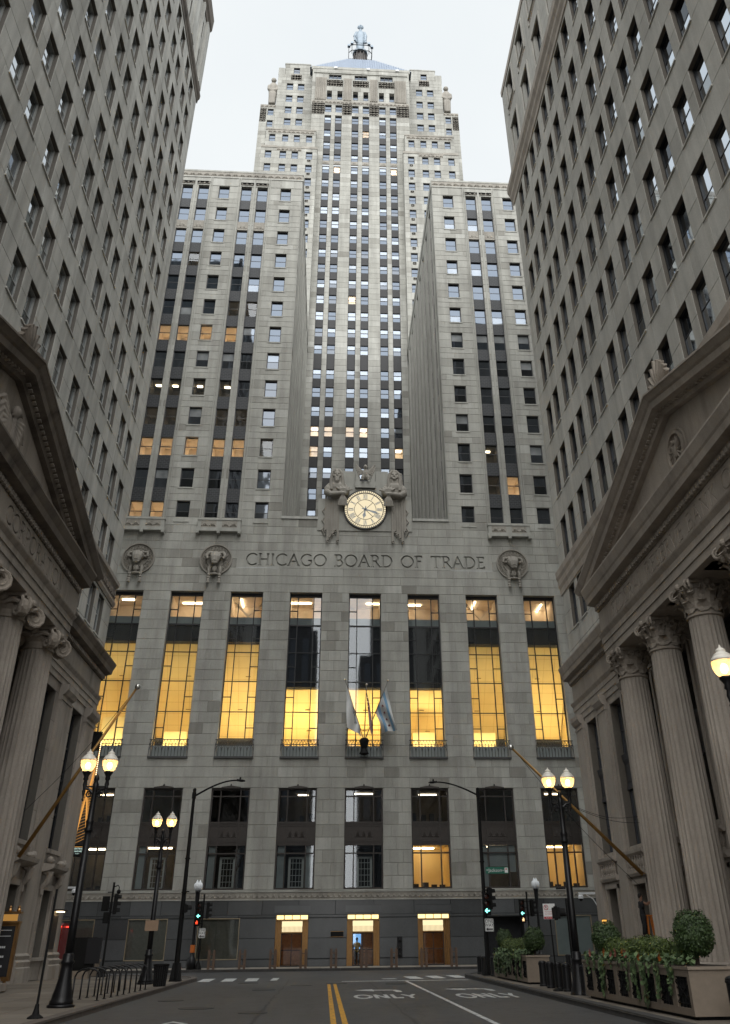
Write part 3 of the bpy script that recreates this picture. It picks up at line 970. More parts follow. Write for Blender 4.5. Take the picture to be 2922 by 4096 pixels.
def bars(m, xs, zs, y0, y1, w=.06):
    pass
def tri_window(xc, z0, z1, zt, n, frame, glass, mull=.80, half=1.55, name='bronze_window'):
    """three-light window with a transom; each pane its own object"""
    m = MB(); f = .09
    for a, b in ((-half, -half+f*1.3), (-mull-f/2, -mull+f/2), (mull-f/2, mull+f/2), (half-f*1.3, half)):
        m.fbox(FF, xc+a, xc+b, n-.16, n+.05, z0, z1)
    for a, b in ((z0, z0+f*1.2), (zt-f/2, zt+f/2), (z1-f*1.2, z1)):
        m.fbox(FF, xc-half, xc+half, n-.14, n+.03, a, b)
    o = m.build(name, [frame], sky_b)
    for a, b in ((-half+f, -mull), (-mull, mull), (mull, half-f)):
        for c, d in ((z0+f, zt), (zt, z1-f)):
            q = MB(); q.face([FF.pt(xc+a, n-.06, c), FF.pt(xc+b, n-.06, c), FF.pt(xc+b, n-.06, d), FF.pt(xc+a, n-.06, d)])
            q.build('pane', [glass], o)
    return o
def casement(xc, z0, z1, n, half):
    m = MB(); f = .09
    for s in (-1, 1):
        m.fbox(FF, xc+s*half-f, xc+s*half+f, n-.05, n, z0, z1)
    m.fbox(FF, xc-half, xc+half, n-.05, n, z1-.14, z1); m.fbox(FF, xc-half, xc+half, n-.05, n, z0, z0+.08)
    for i in range(1, 4):
        u = xc-half+2*half*i/4
        m.fbox(FF, u-.016, u+.016, n-.03, n, z0, z1)
    for i in range(1, 5):
        z = z0+(z1-z0)*i/5
        m.fbox(FF, xc-half, xc+half, n-.03, n, z-.016, z+.016)
    return m.build('inner_casement', ['curtain_white'], sky_b)
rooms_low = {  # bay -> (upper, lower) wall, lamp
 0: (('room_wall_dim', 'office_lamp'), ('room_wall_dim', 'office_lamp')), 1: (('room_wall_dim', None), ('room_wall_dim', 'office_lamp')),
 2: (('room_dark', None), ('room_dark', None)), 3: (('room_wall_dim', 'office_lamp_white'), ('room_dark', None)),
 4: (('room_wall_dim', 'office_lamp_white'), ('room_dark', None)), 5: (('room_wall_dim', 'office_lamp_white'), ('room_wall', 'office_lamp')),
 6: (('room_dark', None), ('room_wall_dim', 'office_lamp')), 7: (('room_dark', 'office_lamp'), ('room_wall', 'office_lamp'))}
for i, xc in enumerate(BAY):
    n = -.25
    tri_window(xc, 9.82, 12.36, 11.8, n, 'bronze_dark', 'glass_clear')
    tri_window(xc, 5.17, 8.32, 7.66, n, 'bronze_dark', 'glass_clear')
    sp = MB(); sp.fbox(FF, xc-1.55, xc+1.55, n-.2, n, 8.32, 9.82)
    for u in (-1.45, -.8, .8, 1.45):
        sp.fbox(FF, xc+u-.05, xc+u+.05, n-.02, n+.06, 8.32, 9.82)
    for z in (8.36, 8.5, 9.62, 9.76):
        sp.fbox(FF, xc-1.5, xc+1.5, n-.02, n+.035, z-.03, z+.03)
    s = sp.build('spandrel_panel', ['bronze_dark'], sky_b)
    relief('spandrel_relief', s, FF, xc-.72, xc+.72, 8.6, 9.5, n+.005, 'bronze_dark', step=.5, hgt=.03, back=.01)
    # little bronze crest over the head
    cr_ = MB()
    cr_.prism([FF.pt(xc-.8, .02, 12.36), FF.pt(xc+.8, .02, 12.36), FF.pt(xc+.78, .02, 12.47), FF.pt(xc, .02, 12.58), FF.pt(xc-.78, .02, 12.47)], (0, 0, 0), (0, -.06, 0))
    cr_.ball((xc, YF-.05, 12.62), .07, .07, .1, 6, 4)
    cr_.build('window_crest', ['bronze_dark'], sky_b)
    (uw, ul), (lw_, ll) = rooms_low[i]
    room(sky_b, FF, xc, n-.2, 9.8, 3.12, 2.6, 4.5, uw, ul, lamp=(random.uniform(.14, .26), .012), at=(random.uniform(-.1, .15), random.uniform(.5, .8)))
    room(sky_b, FF, xc, n-.2, 5.1, 3.12, 3.24, 4.5, lw_, ll, lamp=(.3, .015), at=(random.uniform(-.1, .1), random.uniform(.4, .8)))
    if i in (1, 2, 3, 4):
        casement(xc+.1, 5.3, 7.45, n-.55, .52)
    if i in (2, 6, 1, 3):
        b = MB(); b.fbox(FF, xc-1.4, xc-.86, n-.3, n-.26, 5.25, 8.2); b.build('roller_blind', ['room_grey'], sky_b)
    if i in (3, 6):
        b = MB(); b.fbox(FF, xc+.86, xc+1.4, n-.3, n-.26, 6.3 if i == 6 else 5.25, 8.2); b.build('roller_blind', ['room_grey'], sky_b)
    if i == 6:
        b = MB(); b.fbox(FF, xc-.75, xc+.75, n-.3, n-.26, 6.7, 8.2); b.build('roller_blind', ['room_grey'], sky_b)
    # furniture silhouettes and lamps inside
    if i in (0, 3, 5, 7):
        b = MB()
        for t in range(4):
            u = xc-1.2+.75*t+random.uniform(-.1, .1)
            b.fbox(FF, u-.18, u+.18, n-1.6, n-1.3, 9.9, 9.9+random.uniform(.25, .8))
            b.fbox(FF, u-.22, u+.22, n-1.4, n-1.1, 5.2, 5.2+random.uniform(.2, .45))
        b.build('office_furniture', ['room_dark'], sky_b)

# tall windows
Z_FULL = [18.49, 21.06, 23.59, 26.07]
for i, xc in enumerate(BAY):
    n = -.5; h = 1.465
    m = MB(); f = .075
    for u, w in ((-h+.04, .09), (-.72, f), (.72, f), (h-.04, .09)):
        m.fbox(FF, xc+u-w/2, xc+u+w/2, n-.14, n+.04, 14.81, 28.85)
    m.fbox(FF, xc-h, xc+h, n-.14, n+.02, 28.72, 29.0)
    m.fbox(FF, xc-h, xc+h, n-.12, n+.02, 14.81, 14.95)
    for z in Z_FULL:
        d = .06 if z < 26 else .13
        m.fbox(FF, xc-h, xc+h, n-.12, n+.02, z-d/2, z+d/2)
    zs = [14.95]+Z_FULL+[28.72]
    side_half = [17.18, 19.73, 22.34, 24.85, 27.42]
    for s in (-1, 1):
        for z in side_half:
            if (round(z*10)+i+(s > 0)) % 3 == 0:
                continue
            a, b = sorted((s*h, s*.72))
            m.fbox(FF, xc+a, xc+b, n-.11, n+.015, z-.03, z+.03)
    o = m.build('tall_window', ['window_frame_black'], sky_b)
    for a, b, cuts in ((-h, -.72, sorted(zs+side_half)), (-.72, .72, zs), (.72, h, sorted(zs+side_half))):
        for c, d in zip(cuts, cuts[1:]):
            q = MB()
            q.face([FF.pt(xc+a, n-.05, c), FF.pt(xc+b, n-.05, c), FF.pt(xc+b, n-.05, d), FF.pt(xc+a, n-.05, d)])
            q.build('pane', ['glass_clear'], o)
    low_top = 20.66 if i in (3, 4, 5) else 24.6
    room(sky_b, FF, xc, n-.3, 14.75, 2.9+2.3, low_top+.3-14.75, 7.5, 'room_wall', 'hall_hidden_light', lamp=(.40, .07), name='trading_hall', at=(0, .16), low=True)  # hall lit by an added floor panel hidden below the sill
    # raked ceiling of the hall, panelled, falling towards the back
    sc_ = MB(); zb_ = 16.9 if low_top > 23 else 16.4
    rr_ = 9 if low_top > 23 else 5
    for ti in range(5):
        for tj in range(rr_):
            ua_, ub_ = xc-2.5+ti*1.0+.012, xc-1.5+ti*1.0-.012
            f0, f1 = (tj+.015)/rr_, (tj+.985)/rr_
            sc_.face([FF.pt(ua_, n-1.1-6.2*f0, low_top-(low_top-zb_)*f0), FF.pt(ub_, n-1.1-6.2*f0, low_top-(low_top-zb_)*f0), FF.pt(ub_, n-1.1-6.2*f1, low_top-(low_top-zb_)*f1), FF.pt(ua_, n-1.1-6.2*f1, low_top-(low_top-zb_)*f1)])
    sc_.face([FF.pt(xc-2.55, n-1.1, low_top+.03), FF.pt(xc+2.55, n-1.1, low_top+.03), FF.pt(xc+2.55, n-7.3, zb_+.03), FF.pt(xc-2.55, n-7.3, zb_+.03)], mi=1)
    for f0 in (.30, .62):
        uu = xc+random.uniform(-.6, .4); zz = low_top-(low_top-zb_)*f0
        sc_.fbox(FF, uu, uu+.42, n-1.1-6.2*f0-.1, n-1.1-6.2*f0+.1, zz-.07, zz-.03, mi=2)
    sc_.build('raked_ceiling', ['room_wall', 'room_seam', 'vent_grey'], sky_b)
    d = MB(); d.fbox(FF, xc-1.6, xc+1.6, n-1.0, n-.26, low_top, 26.12); d.build('floor_slab', ['room_dark'], sky_b)
    g = MB()
    if i in (3, 4, 5):
        g.fbox(FF, xc-1.46, xc+1.46, n-.33, n-.28, 20.8, 21.85)
    g.fbox(FF, xc-1.46, xc+1.46, n-.33, n-.28, 26.15, 26.85)
    g.build('frosted_panel', ['room_grey'], sky_b)
    room(sky_b, FF, xc, n-.4, 26.2, 2.9, 2.75, 3.2, 'room_wall_warm', 'office_lamp', lamp=((.015, .34) if i in (2, 6, 7) else (random.uniform(.18, .4), .02)), name='upper_room', at=(random.uniform(-.3, .3), random.uniform(.3, .7)))
    if i in (2, 6):
        st = MB(); st.bar(FF.pt(xc-1.2, n-1.2, 28.6), FF.pt(xc+.6, n-1.2, 26.7), .12, .12); st.bar(FF.pt(xc-.5, n-1.3, 26.7), FF.pt(xc+1.3, n-1.3, 28.5), .1, .1)
        st.build('roof_brace', ['room_wall_warm'], sky_b)
    if i in (0, 1, 5, 6):
        st = MB(); st.fbox(FF, xc-1.0, xc+.9, n-2.8, n-2.2, 14.9, 16.9+(.4 if i else 1.6)); st.build('partition', ['room_wall'], sky_b)
    # balcony front with arched bars
    b = MB(); nb = .10
    b.fbox(FF, xc-1.62, xc+1.62, .03, nb+.10, 14.66, 14.80)
    b.fbox(FF, xc-1.60, xc+1.60, nb-.02, nb+.04, 15.72, 15.78); b.fbox(FF, xc-1.60, xc+1.60, nb-.02, nb+.04, 16.07, 16.14)
    for t in range(13):
        u = xc-1.58+3.16*t/12
        b.fbox(FF, u-.022, u+.022, nb-.01, nb+.03, 14.8, 15.74)
        if t < 12:
            u2 = u+3.16/12
            b.bar(FF.pt(u, nb+.01, 15.76), FF.pt((u+u2)/2, nb+.01, 16.07), .03, .03); b.bar(FF.pt((u+u2)/2, nb+.01, 16.07), FF.pt(u2, nb+.01, 15.76), .03, .03)
    for t in range(6):
        u0_ = xc-1.58+3.16*t/6; u1_ = u0_+3.16/6; um = (u0_+u1_)/2
        for a_, b_ in (((u0_, 15.15), (u0_+.05, 15.45)), ((u0_+.05, 15.45), (um, 15.7)), ((um, 15.7), (u1_-.05, 15.45)), ((u1_-.05, 15.45), (u1_, 15.15))):
            b.bar(FF.pt(a_[0], nb+.02, a_[1]), FF.pt(b_[0], nb+.02, b_[1]), .035, .03)
    b.fbox(FF, xc-1.46, xc+1.46, -.42, -.38, 14.82, 15.72, mi=1)
    b.build('balcony_railing', ['railing_metal', 'room_grey'], sky_b)

# --- doors with lit transoms and fluted bronze jambs
for c in DOORS:
    m = MB()
    for s in (-1, 1):
        for j in range(4):
            u = c+s*(.80+.115*j)
            nn = -.55+.15*j
            m.fbox(FF, min(u, u+s*.11), max(u, u+s*.11), -.75, nn, .15, 3.1-.02*j)
    m.fbox(FF, c-1.23, c+1.23, -.55, -.12, 3.08, 3.16)
    m.fbox(FF, c-.82, c+.82, -.72, -.56, 2.28, 2.36); m.fbox(FF, c-.82, c+.82, -.72, -.56, 3.06, 3.12)
    for u in (-.62, 0, .62):
        m.fbox(FF, c+u-.02, c+u+.02, -.3, -.08, 3.16, 3.46)
    jm = m.build('door_surround', ['bronze'], sky_b)
    for j in range(4):
        q = MB(); u = c-1.2+.6*j
        q.fbox(FF, u+.03, u+.57, -.34, -.16, 3.18, 3.44); q.build('lantern_box', ['door_lamp'], jm)
    q = MB(); q.fbox(FF, c-.78, c+.78, -.66, -.62, 2.36, 3.06)
    q.build('lit_transom', ['door_transom'], jm)
    q = MB()
    for t in range(17):
        u = c-.76+1.52*t/16
        q.fbox(FF, u-.012, u+.012, -.62, -.60, 2.36, 2.72)
    q.build('transom_reeds', ['bronze'], jm)
    d = MB()
    for u in (-.80, -.03, .74):
        d.fbox(FF, c+u, c+u+.06, -.74, -.66, .16, 2.28)
    for z in (.16, 1.15, 2.22):
        d.fbox(FF, c-.8, c+.8, -.73, -.67, z, z+.06)
    dd = d.build('entrance_door', ['bronze_dark'], sky_b)
    for a, b in ((-.74, -.03), (.03, .74)):
        q = MB(); q.face([FF.pt(c+a, -.70, .2), FF.pt(c+b, -.70, .2), FF.pt(c+b, -.70, 2.24), FF.pt(c+a, -.70, 2.24)]); q.build('pane', ['glass_clear'], dd)
    room(sky_b, FF, c, -.95, .16, 2.3, 2.4, 4.0, 'lobby_wall', 'lobby_lamp', lamp=(.12, .1), name='lobby')
    g = MB(); g.fbox(FF, c-1.36, c+1.36, .031, .07, 3.62, 4.08, .4); g.fbox(FF, c-1.36, c+1.36, .031, .085, 4.06, 4.12, -.4)
    g.build('door_lintel', ['granite'], sky_b)
m = MB(); m.fbox(FF, C-1.95-.5, C-1.95+.45, .03, .10, 2.02, 2.36); q = m.build('door_plaque', ['iron_matt'], sky_b)
m = MB(); m.fbox(FF, C-2.47, C-1.48, .10, .115, 2.0, 2.03); m.fbox(FF, C-2.47, C-1.48, .10, .115, 2.35, 2.38); m.build('plaque_rim', ['bronze'], q)
m = MB(); m.fbox(FF, C+2.55, C+2.95, .03, .07, .6, 2.0)
for z in (.8, 1.2, 1.75):
    m.ball(FF.pt(C+2.75, .12, z), .11, .11, .11, 8, 6)
m.build('standpipe_panel', ['iron_black'], sky_b)
for a, b, z0, z1 in VIT:
    m = MB(); f = .06
    for u in (a, b-f):
        m.fbox(FF, u, u+f, -.2, .04, z0, z1)
    for z in (z0, z1-f):
        m.fbox(FF, a+f, b-f, -.2, .04, z, z+f)
    o = m.build('shop_window', ['vitrine_frame'], sky_b)
    q = MB(); q.face([FF.pt(a+f, -.08, z0+f), FF.pt(b-f, -.08, z0+f), FF.pt(b-f, -.08, z1-f), FF.pt(a+f, -.08, z1-f)]); q.build('pane', ['glass_clear'], o)
    q = MB()
    k = int((b-a)/.09)
    for t in range(k):
        u = a+f+(b-a-2*f)*t/k; u2 = a+f+(b-a-2*f)*(t+.5)/k; u3 = a+f+(b-a-2*f)*(t+1)/k
        q.face([FF.pt(u, -.22, z0), FF.pt(u2, -.17, z0), FF.pt(u2, -.17, z1), FF.pt(u, -.22, z1)])
        q.face([FF.pt(u2, -.17, z0), FF.pt(u3, -.22, z0), FF.pt(u3, -.22, z1), FF.pt(u2, -.17, z1)])
    q.build('curtain', ['frosted_blind' if a > 10 else 'vitrine_curtain'], o)

# --- wings
WT = 83.45
ROWS = [38.08+3.57*k for k in range(13)]; WH = 2.12; WW = 1.28
SING = [-17.55, -10.05, 10.05, 17.55]
PAIR = [-22.0, -20.05, -14.85, -12.9, 12.9, 14.85, 20.05, 22.0]
lit = {}
for k, cols, kind in ((0, (-22.0, -20.05), 'L'), (2, (-22.0, -20.05, -17.55, -14.85, -12.9), 'L'), (2, (-10.05,), 'l'), (3, (-22.0, -20.05, -14.85, -12.9), 'l'),
                      (4, (-22.0, -20.05, -17.55, -14.85), 'S'), (6, (-22.0, -20.05, -17.55, -14.85), 'L'), (7, (-14.85,), 'l'), (7, (-12.9,), 'l'), (1, (14.85,), 'L'), (1, (12.9,), 'l'),
                      (2, (12.9,), 'S'), (9, (-20.05,), 'l'), (3, (-12.9,), 'l'), (0, (17.55,), 'd')):
    for c_ in cols:
        lit[(k, c_)] = kind
def wing_glass(k, c_, z):
    if z < 57:
        g = 'glass_dim'
        return random.choice((g, 'glass_blind', g, g)), random.choice((g, g, 'glass_black'))
    if z < 61:
        return random.choice(('glass_blind', 'glass_sky')), 'glass_sky'
    return 'glass_sky', ('glass_sky' if random.random() < .9 else 'glass_blind')
for side, ua, ub in ((-1, -23.5, C-8.08), (1, C+8.08, 29.5)):
    ops = []
    for c_ in SING:
        if c_*side > 0:
            ops += [(C+c_-WW/2, C+c_+WW/2, t-WH, t, .32) for t in ROWS]
    for c_ in PAIR:
        if c_*side > 0:
            ops.append((C+c_-WW/2, C+c_+WW/2, 35.95, 81.0, .32))
    wall(sky_b, FF, ua, ub, 36.35, 82.3, ops, .9, 1.6, 'limestone', 'mortar', tone_sd=.22, odd=.04)
    for c_ in SING:
        if c_*side > 0:
            for k, t in enumerate(ROWS):
                gu, gl = wing_glass(k, c_, t)
                kd = lit.get((k, c_))
                if kd in ('L', 'l', 'S'):
                    gu = gl = 'glass_clear'
                put_window(sky_b, FF, C+c_, -.2, t-WH, WW, WH, 'window_frame_dark', gu, gl, 'wing_window')
                if kd in ('L', 'l', 'S'):
                    room(sky_b, FF, C+c_, -.36, t-WH, WW, WH, 2.2, {'L': 'room_wall_warm', 'l': 'room_wall_dim', 'S': 'room_wall_dim'}[kd], {'L': 'office_lamp', 'l': 'office_lamp', 'S': 'spot_lamp'}[kd], lamp=(.22, .06), name='lit_room', low=(kd != 'S'), at=(random.uniform(-.2, .2), .5))
                sl = MB(); sl.fbox(FF, C+c_-WW/2-.08, C+c_+WW/2+.08, -.25, .09, t-WH-.14, t-WH); sl.build('sill', ['limestone'], sky_b)
    for c_ in PAIR:
        if c_*side > 0:
            for k, t in enumerate(ROWS):
                gu, gl = wing_glass(k, c_, t)
                kd = lit.get((k, c_))
                if kd in ('L', 'l', 'S'):
                    gu = gl = 'glass_clear'
                put_window(sky_b, FF, C+c_, -.24, t-WH, WW, WH, 'window_frame_dark', gu, gl, 'wing_window')
                if kd in ('L', 'l', 'S'):
                    room(sky_b, FF, C+c_, -.40, t-WH, WW, WH, 2.2, {'L': 'room_wall_warm', 'l': 'room_wall_dim', 'S': 'room_wall_dim'}[kd], {'L': 'office_lamp', 'l': 'office_lamp', 'S': 'spot_lamp'}[kd], lamp=(.22, .06), name='lit_room', low=(kd != 'S'), at=(random.uniform(-.2, .2), .5))
                if k < 12:
                    z0, z1 = t, ROWS[k+1]-WH
                    if k == 10:
                        relief('carved_spandrel', sky_b, FF, C+c_-WW/2, C+c_+WW/2, z0+.05, z1-.05, -.10, 'limestone_carved', hgt=.06, back=.2)
                    else:
                        s = MB(); s.fbox(FF, C+c_-WW/2, C+c_+WW/2, -.32, -.18, z0, z1); s.fbox(FF, C+c_-WW/2, C+c_+WW/2, -.3, -.13, z0-.03, z0+.05)
                        s.build('spandrel', ['spandrel_brick'], sky_b)
            relief('head_relief', sky_b, FF, C+c_-.85, C+c_+.85, 81.15, 81.7, .03, 'limestone_carved', hgt=.05, back=.02)
    # slender pier mouldings beside each pair
    m = MB()
    for c_ in (-21.02, -13.88, 13.88, 21.02):
        if c_*side > 0:
            for du in (-1.95, -1.75, 1.75, 1.95):
                m.fbox(FF, C+c_+du-.045, C+c_+du+.045, .03, .10, 36.2, 82.3)
            m.fbox(FF, C+c_-.10, C+c_+.10, .03, .11, 36.2, 81.0)
    m.build('pier_mouldings', ['limestone'], sky_b)
    m = MB(); m.fbox(FF, ua, ub+(.12 if side < 0 else 0), -.3, .10, 82.3, 82.5, .3); m.fbox(FF, ua, ub+(.12 if side < 0 else 0), -.3, .12, 83.3, WT+.1, .2)
    m.build('cornice', ['limestone'], sky_b)
    relief('cornice_relief', sky_b, FF, ua, ub, 82.5, 83.3, .08, 'limestone_carved', hgt=.09, back=.3)
    # carved balconies below the pairs
    for c_ in (-21.02, -13.88, 13.88, 21.02):
        if c_*side > 0:
            uc = C+c_
            m = MB(); m.fbox(FF, uc-2.1, uc+2.1, .03, .55, 34.75, 35.05, .2); m.fbox(FF, uc-2.0, uc+2.0, .03, .42, 35.05, 35.95, .1)
            m.fbox(FF, uc-2.05, uc+2.05, .03, .48, 35.9, 36.08, .3)
            for u in (-1.95, 0, 1.95):
                m.fbox(FF, uc+u-.14, uc+u+.14, .03, .6, 34.52, 34.76, -.1)
            bo = m.build('carved_balcony', ['limestone'], sky_b)
            for u in (-.98, .98):
                relief('balcony_relief', bo, FF, uc+u-.72, uc+u+.72, 35.16, 35.84, .425, 'limestone_carved', step=.68, hgt=.09, back=.004)
    # court side of the wing
    fs = Fr('L', C-8.08) if side < 0 else Fr('R', C+8.08)
    cols = [78.2+4.1*j for j in range(8)]
    sops = [(y-.8, y+.8, 37.5, 81.0, .22) for y in cols]
    wall(sky_b, fs, 75.0, 112.0, 30, 82.3, sops, 1.2, 2.2, 'limestone', 'mortar', tone_sd=.3)
    m = MB()
    for y in cols:
        for du, w_ in ((-1.55, .6), (-.95, .1), (.95, .1), (1.55, .6)):
            m.fbox(fs, y+du-w_/2, y+du+w_/2, .03, .10 if w_ > .2 else .06, 36.6, 81.6)
    m.build('court_ribs', ['limestone'], sky_b)
    m = MB()
    for y in cols:
        m.fbox(fs, y-.8, y+.8, -.24, -.18, 37.5, 81.0)
    m.build('court_spandrels', ['spandrel_brick'], sky_b)
    for y in cols:
        for t in ROWS:
            simple_window(sky_b, fs, y, -.14, t-WH, 1.6, WH, 'window_frame_dark', 'glass_dim' if t < 62 else random.choice(('glass_sky', 'glass_dim', 'glass_pale')), 'court_window')
    m = MB(); m.fbox(fs, 75.0, 112, -.4, .10, 82.3, WT+.12); m.build('court_coping', ['limestone'], sky_b)
# roofs and hidden sides that shade the court
m = MB()
m.face([(-23.5, 75, 83.3), (C-8.1, 75, 83.3), (C-8.1, 118, 83.3), (-23.5, 118, 83.3)]); m.face([(C+8.1, 75, 83.3), (29.5, 75, 83.3), (29.5, 118, 83.3), (C+8.1, 118, 83.3)])
m.face([(-23.5, 75, 0), (-23.5, 118, 0), (-23.5, 118, 83.3), (-23.5, 75, 83.3)]); m.face([(29.5, 75, 0), (29.5, 118, 0), (29.5, 118, 83.3), (29.5, 75, 83.3)])
m.face([(C-8.1, 75.5, 34), (C+8.1, 75.5, 34), (C+8.1, 111, 34), (C-8.1, 111, 34)])
m.build('roof_deck', ['limestone'], sky_b)
m = MB(); m.face([(-23.4, 82.2, 0), (29.4, 82.2, 0), (29.4, 82.2, 34), (-23.4, 82.2, 34)]); m.face([(-23.4, 78.5, 34), (C-8.2, 78.5, 34), (C-8.2, 78.5, 83), (-23.4, 78.5, 83)]); m.face([(C+8.2, 78.5, 34), (29.4, 78.5, 34), (29.4, 78.5, 83), (C+8.2, 78.5, 83)]); m.build('dark_backing', ['room_dark'], sky_b)  # added dark sheets stop sky showing through window gaps
# parapet of the court and the block that carries the clock
m = MB()
for a, b in ((C-8.08, C-4.6), (C+4.55, C+8.08)):
    m.fbox(FF, a, b, -.5, .14, 36.35, 36.62, .8)
m.build('parapet_coping', ['limestone'], sky_b)
m = MB()
m.fbox(FF, C-4.6, C+4.5, -.9, .12, 35.2, 38.55, -.1)
m.fbox(FF, C-3.4, C+3.3, -.8, .10, 38.55, 40.35, .05)
m.fbox(FF, C-2.35, C-1.05, -.7, .08, 40.35, 41.65, -.1); m.fbox(FF, C+.95, C+2.2, -.7, .08, 40.35, 41.7, .1)
m.fbox(FF, C-1.05, C+.95, -.6, .35, 39.75, 40.42, .2)
m.fbox(FF, C-1.0, C-.6, -.5, .3, 40.42, 41.5, .0); m.fbox(FF, C+.5, C+.9, -.5, .3, 40.42, 41.5, .0)
m.build('clock_block', ['limestone'], sky_b)
# --- the clock
cc = (C-.04, 37.43)
NC = .18
ck = MB()
def ring(m, r0, r1, n0, n1, a0=0, a1=360, seg=64, mi=0, cx=cc[0], cz=cc[1], fr=FF):
    k = max(1, int(seg*(a1-a0)/360))
    for i in range(k):
        a = R(a0+(a1-a0)*i/k); b = R(a0+(a1-a0)*(i+1)/k)
        P = [(r0, a), (r1, a), (r1, b), (r0, b)]
        pts = [(cx+r*math.sin(t), cz+r*math.cos(t)) for r, t in P]
        m.hexa([fr.pt(u, n1, z) for u, z in pts]+[fr.pt(u, n0, z) for u, z in pts], 0, mi)
ring(ck, 1.72, 2.12, .05, NC+.10)
ring(ck, .02, 1.9, .04, NC-.06)
clock = ck.build('clock', ['clock_black'], sky_b)
m = MB(); ring(m, .0, 1.76, NC-.05, NC); m.build('clock_dial', ['clock_glow'], clock)
m = MB()
for i in range(60):
    if i % 5 == 0 and False:
        continue
    a0 = i*6+1.0
    ring(m, 1.79, 1.98, NC+.09, NC+.115, a0, a0+4.0, seg=90)
m.build('minute_marks', ['clock_glow'], clock)
m = MB(); ring(m, 1.03, 1.075, NC, NC+.03)
for a in (45, 135, 225, 315):
    sa, ca = math.sin(R(a)), math.cos(R(a))
    m.bar(FF.pt(cc[0]+.1*sa, NC+.02, cc[1]+.1*ca), FF.pt(cc[0]+1.03*sa, NC+.02, cc[1]+1.03*ca), .045, .03, up=(0, 1, 0))
m.build('dial_spokes', ['clock_black'], clock)
m = MB()
ROM = ['XII', 'I', 'II', 'III', 'IIII', 'V', 'VI', 'VII', 'VIII', 'IX', 'X', 'XI']
for i, s in enumerate(ROM):
    a = R(i*30); rad = Vector((math.sin(a), math.cos(a))); tan = Vector((math.cos(a), -math.sin(a)))
    tot = sum({'I': .11, 'V': .22, 'X': .22}[q] for q in s); x = -tot/2
    for q in s:
        w = {'I': .11, 'V': .22, 'X': .22}[q]
        def pt(u, v):
            p = Vector(cc)+tan*u+rad*v
            return FF.pt(p.x, NC+.025, p.y)
        if q == 'I':
            m.bar(pt(x+w/2, 1.13), pt(x+w/2, 1.66), .06, .03, up=(0, 1, 0))
        elif q == 'V':
            m.bar(pt(x+w/2, 1.13), pt(x+.03, 1.66), .05, .03, up=(0, 1, 0)); m.bar(pt(x+w/2, 1.13), pt(x+w-.03, 1.66), .05, .03, up=(0, 1, 0))
        else:
            m.bar(pt(x+.03, 1.13), pt(x+w-.03, 1.66), .05, .03, up=(0, 1, 0)); m.bar(pt(x+w-.03, 1.13), pt(x+.03, 1.66), .05, .03, up=(0, 1, 0))
        x += w
m.build('numerals', ['clock_numeral'], clock)
for nm, a, L, w in (('minute_hand', 108, 1.55, .13), ('hour_hand', 189, 1.05, .17)):
    m = MB(); sa, ca = math.sin(R(a)), math.cos(R(a)); tx, tz = ca, -sa
    P = [(-.35, .03), (0, .10), (L*.3, .06), (L*.62, w), (L*.8, .05), (L, .012)]
    pts = [(cc[0]+r*sa+tx*h_, cc[1]+r*ca+tz*h_) for r, h_ in P]+[(cc[0]+r*sa-tx*h_, cc[1]+r*ca-tz*h_) for r, h_ in reversed(P)]
    m.prism([FF.pt(u, NC+.06, z) for u, z in pts], (0, 0, 0), (0, -.03, 0)); m.ball(FF.pt(cc[0], NC+.08, cc[1]), .12, .06, .12)
    m.build(nm, ['clock_numeral'], clock)

